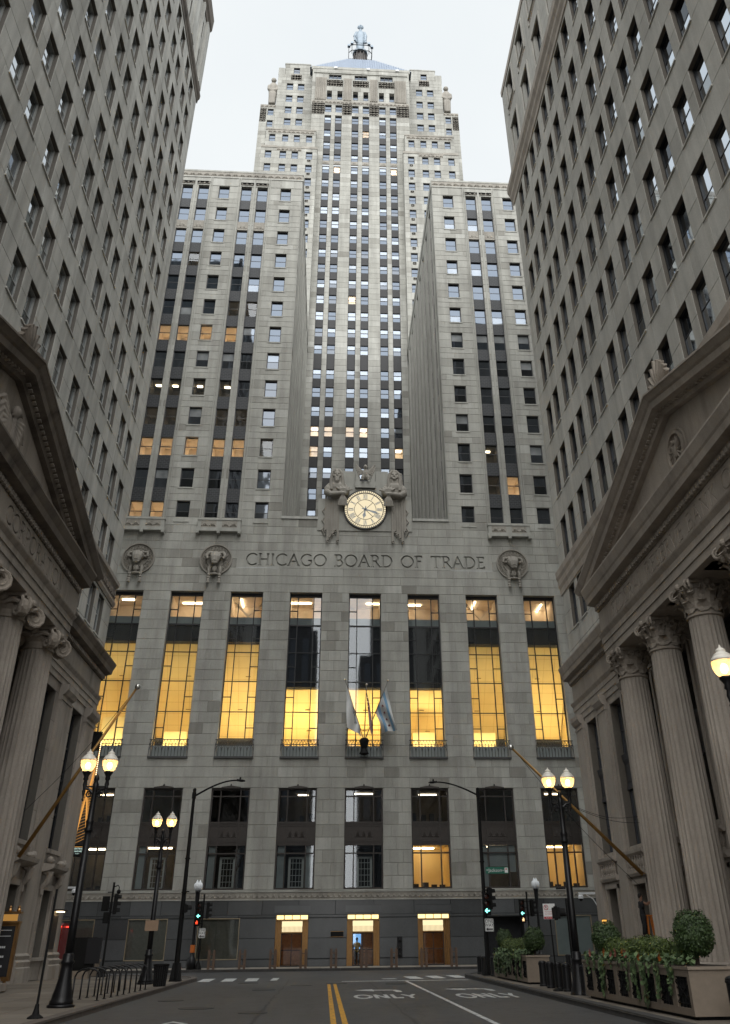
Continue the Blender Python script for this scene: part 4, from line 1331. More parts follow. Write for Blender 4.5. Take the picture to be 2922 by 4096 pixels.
# --- carved figures either side of the clock, and the eagle above
def rotm(ax, deg):
    return Matrix.Rotation(R(deg), 3, ax)
def hooded(x, face, beard, sheaf_side):
    """half-length figure in a hood leaning over the clock, arms crossed on a sheaf"""
    m = MB(); y = YF-.35
    m.ball((x, y+.05, 40.95), .42, .42, .60)                   # head
    m.ball((x, y+.18, 41.05), .58, .48, .80)                   # hood
    m.ball((x, y+.22, 40.4), .72, .5, .8)
    m.ball((x-.55*0, y+.1, 39.75), 1.12, .52, .62)               # shoulders
    m.ball((x-.85, y+.05, 39.35), .42, .46, .6); m.ball((x+.85, y+.05, 39.35), .42, .46, .6)
    m.ball((x, y+.1, 39.2), .95, .45, .75)
    # face
    m.ball((x, y-.34, 40.92), .085, .16, .2)
    m.ball((x, y-.28, 41.12), .30, .12, .07); m.ball((x-.15, y-.33, 40.72), .13, .08, .05); m.ball((x+.15, y-.33, 40.72), .13, .08, .05)
    m.ball((x, y-.28, 40.62), .2, .16, .14)
    m.ball((x-.24, y-.2, 40.88), .14, .14, .16); m.ball((x+.24, y-.2, 40.88), .14, .14, .16)
    if beard:
        m.tube([(x, y-.25, 40.6), (x, y-.3, 40.25), (x, y-.22, 39.85)], [.26, .24, .08], 8)
    else:
        for t in range(6):
            m.ball((x+.62, y+.05, 41.2-.28*t), .2+.03*t, .3, .19)
    # hood edge falling to the chest
    for s in (-1, 1):
        m.tube([(x+s*.16, y-.12, 41.62), (x+s*.48, y-.2, 41.2), (x+s*.56, y-.18, 40.6), (x+s*.58, y-.2, 39.9), (x+s*.5, y-.28, 39.3)], [.12, .15, .16, .17, .14], 8)
    # forearm across, hands and sheaf
    ss = sheaf_side
    m.tube([(x-ss*1.05, y-.1, 39.15), (x-ss*.5, y-.38, 38.75), (x+ss*.55, y-.5, 38.85)], [.34, .27, .2], 10)
    m.tube([(x+ss*1.0, y-.05, 39.5), (x+ss*.95, y-.35, 39.0), (x+ss*.75, y-.5, 38.8)], [.28, .22, .18], 8)
    for t in range(4):
        m.tube([(x+ss*(.5+.09*t), y-.55, 38.98-.02*t), (x+ss*(.55+.09*t), y-.68, 38.82), (x+ss*(.5+.09*t), y-.55, 38.62)], .055, 6)
    for t in range(6):
        a = R(38+17*t)
        m.tube([(x+ss*.6, y-.45, 38.8), (x+ss*(.6+.55*math.cos(a)), y-.5, 38.8+.55*math.sin(a)), (x+ss*(.6+1.15*math.cos(a)), y-.35, 38.8+.85*math.sin(a))], [.12, .15, .08], 7)
        m.tube([(x+ss*.6, y-.45, 38.75), (x+ss*(.35+.11*t), y-.5, 38.2), (x+ss*(.2+.16*t), y-.4, 37.55)], [.09, .1, .12], 7)
    o = blob('carved_figure', m, 'limestone_carved', sky_b, .032, 0)
    # drapery falling down the wall below
    d = MB()
    for t in range(6):
        u = x-ss*(1.0-.24*t); z1 = 38.9; z0 = 35.2-.35*((t*7) % 4)
        d.fbox(FF, u-.11, u+.11, .05, .26+.05*(t % 2), z0, z1, .1*(t % 3-1))
        d.tube([FF.pt(u, .25, z0), FF.pt(u-.12, .3, z0-.1), FF.pt(u-.02, .32, z0-.26), FF.pt(u+.12, .3, z0-.16)], .06, 6)
    pz = [37.6, 37.2, 36.7, 36.2, 35.7, 35.2, 34.6]
    d.tube([FF.pt(x-ss*(1.15+(.16 if i % 2 else -.12)), .16, z) for i, z in enumerate(pz)], [.05, .09, .08, .1, .08, .09, .05], 6)
    d.build('carved_drapery', ['limestone_carved'], sky_b)
hooded(C-2.85, 0, True, 1)
hooded(C+2.8, 0, False, -1)
m = MB(); y = YF-.35
m.ball((C-.05, y, 41.2), .34, .34, .6); m.ball((C-.05, y-.08, 41.95), .2, .24, .3); m.tube([(C-.05, y-.2, 42.0), (C-.05, y-.4, 41.88), (C-.05, y-.42, 41.75)], [.1, .08, .03], 6)
for s in (-1, 1):
    m.tube([(C-.05+s*.2, y-.05, 41.0), (C-.05+s*.26, y-.15, 40.75), (C-.05+s*.28, y-.2, 40.5)], [.2, .2, .1], 7)
    for t in range(3):
        m.tube([(C-.05+s*.28, y-.2, 40.52), (C-.05+s*(.16+.12*t), y-.42, 40.46)], [.07, .03], 5)
    for t in range(6):
        m.tube([(C-.05+s*.3, y+.05, 41.55-.05*t), (C-.05+s*(.95-.05*t), y+.08, 42.35-.24*t), (C-.05+s*(1.02-.1*t), y+.02, 41.85-.22*t)], [.11, .09, .05], 6)
blob('carved_eagle', m, 'limestone_carved', sky_b, .04, 1)

# --- round medallions with animal heads
def medallion(x, z, ram):
    m = MB()
    ring(m, 1.38, 1.5, .03, .22, cx=x, cz=z, seg=48); ring(m, .0, 1.4, .03, .06, cx=x, cz=z, seg=40); ring(m, .78, .86, .04, .18, cx=x, cz=z, seg=40)
    for i in range(22):
        a = 2*PI*i/22; ca, sa = math.cos(a), math.sin(a)
        pts = []
        for t in range(9):
            b = R(-60+300*t/8)
            r = 1.12+.17*math.sin(b-PI/2+PI/2); w = .13*math.cos(b)
            pts.append(FF.pt(x+ca*r-sa*w, .10, z+sa*r+ca*w))
        m.tube(pts, .045, 5)
        m.tube([FF.pt(x+ca*.88, .08, z+sa*.88), FF.pt(x+ca*1.15, .11, z+sa*1.15)], [.05, .08], 5)
    o = m.build('medallion', ['limestone_carved'], sky_b)
    h = MB(); y = YF-.2
    h.ball((x, y, z+.2), .52, .45, .42); h.tube([(x, y-.15, z+.2), (x, y-.42, z-.1), (x, y-.5, z-.42)], [.46, .36, .27], 10)
    h.ball((x, y-.55, z-.5), .26, .16, .14)
    for s in (-1, 1):
        h.ball((x+s*.32, y-.3, z+.22), .13, .16, .1); h.ball((x+s*.14, y-.62, z-.4), .06, .06, .05)
        if ram:
            h.tube([(x+s*.3, y-.05, z+.52), (x+s*.55, y-.1, z+.5), (x+s*.72, y-.2, z+.2), (x+s*.6, y-.3, z-.08), (x+s*.48, y-.36, z+.08)], [.16, .16, .14, .1, .05], 8)
        else:
            h.tube([(x+s*.35, y-.05, z+.45), (x+s*.7, y-.12, z+.42), (x+s*.78, y-.2, z+.05)], [.14, .12, .05], 8)
            h.ball((x+s*.62, y-.08, z+.12), .2, .1, .12)
        for t in range(3):
            h.ball((x+s*(.12+.12*t), y-.3, z+.42), .09, .1, .09)
        h.tube([(x+s*.4, y-.12, z-.7), (x+s*.42, y-.18, z-1.1), (x+s*.42, y-.15, z-1.7), (x+s*.42, y-.2, z-2.1)], [.13, .12, .1, .13], 6)
        for t in range(4):
            h.ball((x+s*.42, y-.2, z-1.45-.22*t), .15, .12, .07)
    h.ball((x, y-.25, z-.95), .2, .16, .3); h.ball((x, y-.2, z-1.35), .34, .12, .1)
    h.v = [(x+(a-x)*1.18, YF+(b-YF)*1.1, z+(c-z)*1.12) for a, b, c in h.v]
    blob('animal_head', h, 'limestone_carved', o, .03, 0)
medallion(C-21.0, 32.05, False)
medallion(C-13.88, 32.05, True)
medallion(C+13.95, 32.05, False)
# --- upper tower
YT = 111.0
FT = Fr('F', YT)
TCOL = [-6.4, -4.32, -1.05, 1.05, 4.32, 6.4]; TW = 1.3; TH = 1.86
TROW = [139.6, 135.8, 132.3, 128.9, 125.7, 122.1, 118.65, 115.2, 111.75, 108.3, 104.85, 101.4, 97.95, 94.5, 91.0, 87.55, 84.1, 79.25, 75.8, 72.3, 68.7, 65.15, 61.6, 58.1, 54.6]
ops = [(C+c-TW/2, C+c+TW/2, 50.0, 139.75, .35) for c in TCOL]+[(C+c-TW/2, C+c+TW/2, 140.7, 142.85, .3) for c in TCOL]
wall(sky_b, FT, C-9.6, C+9.6, 36.0, 144.0, ops, 1.15, 2.1, 'limestone', 'mortar', tone_sd=.3, odd=.04)
random.seed(5)
tlit = {(17, 1), (0, 3)}
warm = {(4, -4.32), (4, 6.4), (13, -1.05), (20, -6.4), (20, -4.32), (20, -1.05), (20, 1.05), (21, -6.4), (21, 6.4), (1, 1.05)}
for j, t in enumerate(TROW):
    for c in TCOL:
        low = t < 70 and c > 6
        g = 'glass_dim' if low else 'glass_sky'
        lit_ = (j, c) in warm
        simple_window(sky_b, FT, C+c, -.22, t-TH, TW, TH, 'window_frame_black', 'glass_clear' if lit_ else random.choice((g, g, 'glass_pale', 'glass_blind')), 'tower_window', lower='glass_clear' if lit_ else random.choice((g, g, g, 'glass_dim', 'glass_pale')))
        if lit_:
            room(sky_b, FT, C+c, -.36, t-TH, TW, TH, 1.6, 'room_wall_warm', 'office_lamp_white', lamp=(.3, .2), name='lit_room', low=random.random() < .6)
        zb = TROW[j+1] if j+1 < len(TROW) else t-TH-1.5
        z0, z1 = zb, t-TH
        if j == 3:
            relief('carved_spandrel', sky_b, FT, C+c-TW/2, C+c+TW/2, 126.1, z1-.05, -.08, 'limestone_carved', hgt=.06, back=.2)
        else:
            s = MB(); s.fbox(FT, C+c-TW/2, C+c+TW/2, -.35, -.2, z0, z1); s.fbox(FT, C+c-TW/2, C+c+TW/2, -.3, -.14, z0-.02, z0+.07)
            s.build('spandrel', ['spandrel_brick_tower'], sky_b)
for c in TCOL:
    simple_window(sky_b, FT, C+c, -.2, 140.75, TW, 2.05, 'window_frame_black', 'glass_sky', 'tower_window')
for a, b in ((-9.6, -7.1), (-3.6, -1.75), (1.75, 3.6), (7.1, 9.6)):
    relief('tower_frieze_panel', sky_b, FT, C+a, C+b, 139.95, 143.2, .03, 'limestone_carved', step=.62, hgt=.05, back=.02, rows=5)
relief('tower_frieze_band', sky_b, FT, C-9.65, C+9.65, 143.2, 144.1, .08, 'limestone_carved', step=.8, hgt=.12, back=.2)
m = MB(); m.face([(C-9.6, YT, 36), (C-9.6, YT+8, 36), (C-9.6, YT+8, 144), (C-9.6, YT, 144)]); m.face([(C+9.6, YT, 36), (C+9.6, YT+8, 36), (C+9.6, YT+8, 144), (C+9.6, YT, 144)])
m.box(C-9.6, YT+.4, 143.8, C+9.6, YT+3, 144.02); m.build('shaft_returns', ['limestone'], sky_b)

def mass(ua, ub, y, z0, z1, ops, depth=6.0, ch=1.15):
    f = Fr('F', y)
    wall(sky_b, f, ua, ub, z0, z1, ops, ch, 2.0, 'limestone', 'mortar', tone_sd=.3)
    m = MB()
    m.face([(ua, y, z0), (ua, y+depth, z0), (ua, y+depth, z1), (ua, y, z1)]); m.face([(ub, y, z0), (ub, y+depth, z0), (ub, y+depth, z1), (ub, y, z1)])
    m.face([(ua, y, z1-.02), (ub, y, z1-.02), (ub, y+depth, z1-.02), (ua, y+depth, z1-.02)])
    m.build('setback_sides', ['limestone'], sky_b)
    return f
def win_ops(cols, tops, w, h):
    return [(c-w/2, c+w/2, t-h, t, .25) for c in cols for t in tops]
for s in (-1, 1):
    # first setback block
    cols = [C+s*9.5, C+s*12.15, C+s*14.35, C+s*17.05]
    tops = [126.7-3.44*k for k in range(5)]
    inner = [126.7-3.44*k for k in range(5, 13)]
    ua, ub = sorted((C+s*8.05, C+s*18.4))
    f = mass(ua, ub, 109.0, 80.0, 127.75, win_ops(cols, tops, 1.2, 1.95)+win_ops(cols[:1], inner, 1.2, 1.95))
    for c, t in [(c, t) for c in cols for t in tops]+[(cols[0], t) for t in inner]:
        simple_window(sky_b, f, c, -.15, t-1.95, 1.2, 1.95, 'window_frame_dark', 'glass_sky', 'setback_window')
    for k in range(9):
        relief('setback_ornament', sky_b, f, cols[0]-.3, cols[0]+.3, 124.0-3.44*k, 124.6-3.44*k, .03, 'limestone_carved', hgt=.06, back=.01)
    relief('setback_band', sky_b, f, C+s*13.25-2.3, C+s*13.25+2.3, 126.75, 127.5, .05, 'limestone_carved', hgt=.12)
    m = MB()
    for a, b, z in ((8.0, 11.0, 127.75), (15.5, 18.45, 127.75)):
        p_, q_ = sorted((C+s*a, C+s*b)); m.fbox(f, p_, q_, -1.2, .12, z-.25, z+.3, .2)
    p_, q_ = sorted((C+s*11.0, C+s*15.5)); m.fbox(f, p_, q_, -1.2, .09, 127.5, 127.85, .1)
    m.build('setback_coping', ['limestone_carved'], sky_b)
    # second setback block
    ua, ub = sorted((C+s*8.5, C+s*17.95)); cols = [C+s*9.75, C+s*12.05, C+s*14.25, C+s*16.7]
    f = mass(ua, ub, 110.0, 126.5, 133.75, win_ops(cols, [132.4], 1.15, 1.95))
    for c in cols:
        simple_window(sky_b, f, c, -.15, 132.4-1.95, 1.15, 1.95, 'window_frame_dark', 'glass_sky', 'setback_window')
    relief('setback_band', sky_b, f, C+s*13.2-4.4, C+s*13.2+4.4, 132.75, 133.55, .05, 'limestone_carved', hgt=.12)
    m = MB(); m.fbox(f, ua-.06, ub+.06, -1.2, .12, 133.6, 133.95, .1); m.build('setback_coping', ['limestone_carved'], sky_b)
    # shoulders and corner piers
    ua, ub = sorted((C+s*16.9, C+s*20.3)); cols = [C+s*18.15]
    f = mass(ua, ub, 115.3, 84.0, 147.5, win_ops(cols, [146.2, 142.75, 139.3, 135.85], 1.2, 1.95), depth=14)
    for t in (146.2, 142.75, 139.3, 135.85):
        simple_window(sky_b, f, cols[0], -.15, t-1.95, 1.2, 1.95, 'window_frame_dark', 'glass_sky', 'shoulder_window')
    relief('shoulder_band', sky_b, f, ua, ub, 146.6, 147.4, .05, 'limestone_carved', hgt=.12)
    relief('shoulder_panel', sky_b, f, *(sorted((C+s*19.0, C+s*20.25))), 142.2, 146.4, .03, 'limestone_carved', step=.6, hgt=.05, back=.01, rows=7)
    ua, ub = sorted((C+s*9.6, C+s*17.2)); cols = [C+s*12.32, C+s*14.63]; tops = [154.1, 150.3, 146.8, 143.2, 139.7]
    f = mass(ua, ub, 115.0, 110.0, 157.0, win_ops(cols, tops, 1.35, 2.05), depth=14)
    for c, t in [(c, t) for c in cols for t in tops]:
        simple_window(sky_b, f, c, -.15, t-2.05, 1.35, 2.05, 'window_frame_dark', 'glass_sky', 'pier_window')
    ua, ub = sorted((C+s*10.6, C+s*15.9))
    f2 = mass(ua, ub, 115.2, 157.0, 160.6, win_ops([C+s*13.45], [159.5], 1.3, 1.9), depth=8)
    simple_window(sky_b, f2, C+s*13.45, -.15, 157.6, 1.3, 1.9, 'window_frame_dark', 'glass_dim' if s < 0 else 'glass_sky', 'pier_window')
    m = MB(); p_, q_ = sorted((C+s*15.9, C+s*17.25)); m.box(p_, 115.0, 156.9, q_, 124, 159.1); p_, q_ = sorted((C+s*9.6, C+s*10.6)); m.box(p_, 115.0, 156.9, q_, 122, 158.4)
    p_, q_ = sorted((C+s*10.5, C+s*16.0)); m.box(p_, 115.1, 160.6, q_, 123, 160.9); m.build('pier_top', ['limestone'], sky_b)
    relief('pier_ornament', sky_b, f, C+s*13.45-1.1, C+s*13.45+1.1, 155.2, 157.2, .03, 'limestone_carved', step=.55, hgt=.05, back=.01, rows=3)
    # standing figure carved against the outer corner
    g = MB(); x = C+s*18.1; y = 115.6
    g.tube([(x, y, 147.6), (x, y, 150.5), (x, y, 153.0), (x, y, 154.2)], [.75, .85, 1.0, .7], 10); g.ball((x, y-.3, 155.2), .55, .55, .65); g.ball((x, y, 155.6), .6, .6, .35)
    for q in (-1, 1):
        g.tube([(x+q*.85, y-.2, 153.6), (x+q*.9, y-.5, 152.0), (x+q*.25, y-.85, 151.5)], [.34, .3, .22], 8)
        g.tube([(x+q*.4, y-.5, 147.7), (x+q*.4, y-.6, 150.8)], [.3, .4], 8)
    blob('corner_figure', g, 'limestone_carved', sky_b, .16, 2)

# belvedere with fluted piers under the roof
FB = Fr('F', 112.0)
ops = [(C+k*5.26+d-.5, C+k*5.26+d+.5, 145.8, 148.5, .7) for k in (-1, 0, 1) for d in (-1.05, 1.05)]+[(C+k*5.26-1.28, C+k*5.26+1.28, 152.2, 153.6, .3) for k in (-1, 0, 1)]
wall(sky_b, FB, C-9.9, C+9.9, 144.0, 155.3, ops, 1.1, 2.0, 'limestone', 'mortar', tone_sd=.3)
for k in (-1, 0, 1):
    xc = C+k*5.26
    relief('belvedere_relief', sky_b, FB, xc-1.65, xc+1.65, 149.9, 151.9, .03, 'limestone_carved', step=.55, hgt=.06, back=.01, rows=3)
    for d in (-1.05, 1.05):
        simple_window(sky_b, FB, xc+d, -.55, 145.8, 1.0, 1.7, 'window_frame_dark', 'glass_sky', 'belvedere_window')
    for d in (-.84, 0, .84):
        simple_window(sky_b, FB, xc+d, -.2, 152.2, .82, 1.4, 'window_frame_dark', 'glass_sky', 'belvedere_window')
for a, b in ((-9.22, -6.99), (-3.47, -1.85), (1.85, 3.42), (6.88, 9.25)):
    m = MB(); w = b-a; n_ = max(4, round(w/.36))
    m.fbox(FB, C+a, C+b, .03, .10, 145.5, 152.5, -.4)
    for i in range(n_):
        u = C+a+w*(i+.5)/n_
        m.tube([FB.pt(u, .12, 145.6), FB.pt(u, .12, 152.3)], w/n_*.36, 6, tone=-.2)
    m.build('fluted_pier', ['limestone_carved'], sky_b)
m = MB(); m.fbox(FB, C-9.95, C+9.95, -.9, .10, 155.3, 155.9, .1); m.fbox(FB, C-10.2, C+10.2, -1.2, -.6, 155.9, 157.0, .1); m.fbox(FB, C-9.6, C+9.6, -.5, .2, 153.9, 154.1, .1); m.build('belvedere_cornice', ['limestone'], sky_b)
m = MB()
for u in (-5.2, 1.5, 7.5):
    m.fbox(FB, C+u-.3, C+u+.3, .1, .35, 155.4, 155.8)
m.build('floodlight', ['globe_unlit'], sky_b)
# metal roof with standing seams
rf = MB(); zr0, zr1 = 157.0, 167.4
base = [(C-10.6, 112.9), (C+10.6, 112.9), (C+10.6, 132), (C-10.6, 132)]
top = [(C-2.9, 118.0), (C+2.9, 118.0), (C+2.9, 127), (C-2.9, 127)]
for i in range(4):
    j = (i+1) % 4
    rf.face([(*base[i], zr0), (*base[j], zr0), (*top[j], zr1), (*top[i], zr1)])
rf.face([(*p, zr1) for p in top])
roof = rf.build('roof', ['roof_metal'], sky_b)
sm = MB()
for i in range(43):
    t = -1+2*i/42
    xb = C+10.6*t
    # seam runs straight up the slope until the hip
    k = min(1.0, (1-abs(t))*10.6/7.7)
    if k <= 0.02:
        continue
    a = Vector((xb, 112.9, zr0)); b = Vector((xb, 112.9+5.1*k, zr0+(zr1-zr0)*k))
    sm.bar(a+Vector((0, -.05, .05)), b+Vector((0, -.05, .05)), .09, .14)
sm.build('standing_seams', ['roof_metal'], roof)
# lantern base and railing under the statue
lb = MB()
lb.lathe([(1.7, 0), (1.7, 3.4), (1.5, 4.4), (1.2, 5.4), (.8, 6.3)], (C, 121.0, 167.4), 12)
for i in range(12):
    a = 2*PI*i/12
    lb.bar((C+2.15*math.cos(a), 121+2.15*math.sin(a), 168.2), (C+1.3*math.cos(a), 121+1.3*math.sin(a), 173.6), .16)
lb.build('roof_lantern', ['bronze_dark'], sky_b)
rl = MB(); cor = [(-2.6, -1.6), (-1.9, -2.3), (1.9, -2.3), (2.6, -1.6), (2.6, 1.8), (-2.6, 1.8)]
for i in range(6):
    a = cor[i]; b = cor[(i+1) % 6]
    for z in (171.6, 173.6, 174.3):
        rl.bar((C+a[0], 121+a[1], z), (C+b[0], 121+b[1], z), .12 if z < 174 else .06)
    rl.bar((C+a[0], 121+a[1], 170.4), (C+a[0], 121+a[1], 174.3), .12)
rl.build('roof_railing', ['iron_matt'], sky_b)
for a in (cor[1], cor[2], cor[0], cor[3]):
    fl = MB(); fl.box(C+a[0]-.3, 121+a[1]-.4, 173.6, C+a[0]+.3, 121+a[1]+.2, 174.2); fl.build('floodlight', ['statue_metal'], sky_b)

# statue on the peak
st = thing('statue', 'pale metal robed statue standing on the peak of the roof', 'statue', (C, 121.0, 173.6))
st.scale = (1.15, 1.15, 1.16)
z = 173.6
m = MB()
m.lathe([(.62, 0), (.66, .6), (.78, 3.0), (.95, 5.2), (.92, 6.3), (.45, 7.1)], (C, 121.0, z), 20, sy=.75, mod=lambda a, q: 1+.06*math.cos(a*10) if q < 6 else 1)
for s in (-1, 1):
    m.tube([(C+s*.75, 121, z+6.7), (C+s*1.02, 120.9, z+5.6), (C+s*.98, 120.8, z+4.2), (C+s*.75, 120.6, z+3.0)], [.34, .36, .3, .2], 10)
m.tube([(C, 121, z+6.8), (C, 121, z+7.9)], [.3, .26], 10)
body = m.build('robe', ['statue_metal'], st, smooth=True)
m = MB(); m.ball((C, 120.95, z+8.45), .46, .48, .68, 12, 8); m.ball((C, 120.5, z+8.35), .1, .2, .14)
m.build('head', ['statue_metal'], st, smooth=True)
m = MB()
for i in range(9):
    a = R(200+140*i/8)-PI/2*0
    b = R(-20+220*i/8)
    m.ball((C+.5*math.cos(b), 121.05, z+8.6+.55*math.sin(b)), .16, .2, .2, 6, 5)
m.build('hair', ['statue_metal'], st, smooth=True)
m = MB(); m.tube([(C-1.1, 120.35, z+3.2), (C-1.15, 120.3, z+4.4)], [.22, .16], 8); m.ball((C-1.15, 120.3, z+4.6), .3, .25, .35)
m.build('grain_sheaf', ['statue_metal'], st)
m = MB(); m.ball((C+1.05, 120.4, z+2.9), .3, .28, .4); m.build('bag', ['statue_metal'], st)
m = MB(); m.lathe([(1.5, -.4), (1.5, 0), (1.1, .15)], (C, 121, z), 14); m.build('plinth', ['statue_metal'], st)
# ------------------------------------------------------------------ the two bank buildings lining the street
XL, XR, YC = -14.8, 16.05, 56.1
FL, FR_ = Fr('L', XL), Fr('R', XR)
def mould(m, fr, u0, u1, prof, tone=0.0, mi=0):
    """moulding of a given (n,z) profile run along the wall"""
    a = [fr.pt(u0, n, z) for n, z in prof]; b = [fr.pt(u1, n, z) for n, z in prof]
    k = len(prof)
    for i in range(k):
        j = (i+1) % k
        m.face([a[i], b[i], b[j], a[j]], tone, mi)
    m.face(a, tone, mi); m.face(list(reversed(b)), tone, mi)
def blocks(m, fr, u0, u1, step, w, n0, n1, z0, z1, tone=0.0, slope=0.0):
    k = int((u1-u0)/step)
    for i in range(k):
        u = u0+step*(i+.5)
        m.fbox(fr, u-w/2, u+w/2, n0, n1, z0+slope*(u-u0), z1+slope*(u-u0), tone)

left_b = thing('bank_building', 'tall grey stone office block with dark weathered pediment and scroll-topped columns', 'building', (XL-10, 20, 0))
right_b = thing('bank_building', 'tall beige stone bank with leafy-capital columns and round eagle medallion in its pediment', 'building', (XR+10, 20, 0))

# ---------- left building
random.seed(21)
LC = sorted([53.45-5.15*k for k in range(9)]+[51.2-5.15*k for k in range(9)])
LR = [24.97+3.93*k for k in range(13)]
lw, lh = 1.4, 2.4
ops = [(c-lw/2, c+lw/2, t-lh, t, .42) for c in LC for t in LR]+[(c-lw/2, c+lw/2, 18.3, 20.75, .42) for c in LC]
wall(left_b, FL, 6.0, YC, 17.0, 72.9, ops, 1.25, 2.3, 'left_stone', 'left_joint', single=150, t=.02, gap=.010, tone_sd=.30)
random.seed(22)
for c in LC:
    for t in LR+[20.75]:
        if not in_view(FL.pt(c, 0, t-1.2), .05):
            continue
        g = random.choice(('glass_left', 'glass_left', 'glass_blind', 'glass_shade', 'glass_left')); gl = random.choice(('glass_left', 'glass_left', 'glass_left', 'glass_shade', 'glass_warm' if random.random() < .35 else 'glass_left'))
        hh = lh if t > 21 else 2.45
        put_window(left_b, FL, c, -.20, t-hh, lw, hh, 'window_frame_grey', g, gl, split=random.choice((.5, .5, .5, .42, .56)))
        s = MB(); s.fbox(FL, c-lw/2-.05, c+lw/2+.05, -.3, .08, t-hh-.10, t-hh); s.build('sill', ['left_stone'], left_b)
# upper storeys and cornices
m = MB()
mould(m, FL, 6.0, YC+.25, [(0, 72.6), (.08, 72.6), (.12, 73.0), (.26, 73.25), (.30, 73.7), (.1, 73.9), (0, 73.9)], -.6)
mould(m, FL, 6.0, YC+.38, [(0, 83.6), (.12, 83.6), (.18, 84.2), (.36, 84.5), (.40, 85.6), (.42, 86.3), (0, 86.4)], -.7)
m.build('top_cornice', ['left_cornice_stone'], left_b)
ops = [(c-lw/2, c+lw/2, t-2.6, t, .6) for c in LC for t in (77.9, 82.3)]
wall(left_b, FL, 6.0, YC, 73.9, 83.6, ops, 1.25, 2.3, 'left_stone', 'left_joint', t=.02, gap=.006)
for c in LC:
    for t in (77.9, 82.3):
        if in_view(FL.pt(c, 0, t-1.2), .05):
            put_window(left_b, FL, c, -.45, t-2.6, lw, 2.6, 'window_frame_grey', 'glass_left', 'glass_left')
m = MB()
for k in range(10):
    u = YC-.7-5.15*k
    m.fbox(FL, u-.6, u+.6, .02, .3, 74.0, 83.6)
    m.fbox(FL, u-2.62-.2, u-2.62+.2, .02, .25, 74.0, 83.6)
m.build('attic_pilasters', ['left_stone'], left_b)
# ornamented band
m = MB(); mould(m, FL, 6.0, YC+.22, [(0, 20.95), (.10, 20.95), (.2, 21.15), (.2, 21.25), (.1, 21.3), (.1, 22.25), (.28, 22.35), (.3, 22.6), (0, 22.7)], .1)
m.build('string_course', ['left_podium_stone'], left_b)
relief('band_relief', left_b, FL, 30.0, YC+.1, 21.32, 22.22, .11, 'left_cornice_stone', step=.8, hgt=.1, back=.01)
# podium wall with pilasters and tall windows
LB = [52.55, 46.8, 41.0, 35.2, 29.4, 23.6]
ops = [(c-1.05, c+1.05, 6.05, 13.36, .55) for c in LB]+[(c-.9, c+.9, 1.15, 4.15, .5) for c in LB]
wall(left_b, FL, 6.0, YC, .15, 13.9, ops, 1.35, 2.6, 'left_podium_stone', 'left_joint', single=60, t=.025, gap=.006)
for c in LB:
    if not in_view(FL.pt(c, 0, 9), .15) and not in_view(FL.pt(c, 0, 13), .15):
        continue
    m = MB()
    for u in (-1.0, 0, 1.0):
        m.fbox(FL, c+u-.05, c+u+.05, -.5, -.4, 6.05, 13.36)
    for z in (6.1, 7.9, 9.68, 11.4, 13.3):
        m.fbox(FL, c-1.05, c+1.05, -.5, -.42, z-.05, z+.05)
    o = m.build('tall_window', ['window_frame_black'], left_b)
    for a, b in ((-1.0, 0), (0, 1.0)):
        for z0, z1 in ((6.1, 7.9), (7.9, 9.68), (9.68, 11.4), (11.4, 13.3)):
            q = MB(); q.face([FL.pt(c+a, -.46, z0), FL.pt(c+b, -.46, z0), FL.pt(c+b, -.46, z1), FL.pt(c+a, -.46, z1)]); q.build('pane', ['glass_black'], o)
    m = MB(); m.fbox(FL, c-1.25, c+1.25, -.5, .16, 5.85, 6.05); m.build('sill', ['left_podium_stone'], left_b)
    # ground window with bracketed hood
    m = MB(); m.fbox(FL, c-.86, c+.86, -.45, -.38, 1.15, 1.25); m.fbox(FL, c-.86, c+.86, -.45, -.38, 2.85, 2.95)
    for u in (-.86, .78):
        m.fbox(FL, c+u, c+u+.08, -.45, -.36, 1.15, 4.15)
    o = m.build('ground_window', ['bronze_dark'], left_b)
    q = MB(); q.face([FL.pt(c-.8, -.42, 1.2), FL.pt(c+.8, -.42, 1.2), FL.pt(c+.8, -.42, 4.15), FL.pt(c-.8, -.42, 4.15)]); q.build('pane', ['glass_black'], o)
    q = MB()
    for t in range(16):
        q.fbox(FL, c-.76, c+.76, -.41, -.395, 1.3+t*.1, 1.36+t*.1)
    q.build('blind_slats', ['vitrine_curtain'], o)
    m = MB()
    for s in (-1, 1):
        m.fbox(FL, c+s*1.0-.13, c+s*1.0+.13, .02, .14, 1.15, 4.35, .1)
        m.tube([FL.pt(c+s*1.18, .1, 5.0), FL.pt(c+s*1.18, .42, 4.85), FL.pt(c+s*1.18, .34, 4.5), FL.pt(c+s*1.18, .12, 4.2), FL.pt(c+s*1.18, .14, 3.9)], [.16, .2, .16, .12, .1], 8)
    m.fbox(FL, c-1.15, c+1.15, .02, .12, 4.15, 4.4, .1)
    mould(m, FL, c-1.5, c+1.5, [(0, 4.95), (.35, 5.0), (.62, 5.12), (.66, 5.3), (0, 5.36)], .1)
    m.fbox(FL, c-1.25, c+1.25, .02, .22, 1.0, 1.15, .1)
    for s in (-1, 1):
        m.ball(FL.pt(c+s*1.0, .3, 5.45), .2, .42, .16, 8, 6); m.ball(FL.pt(c+s*1.35, .35, 5.5), .16, .16, .18, 8, 6)
    m.build('window_hood', ['left_podium_stone'], left_b)
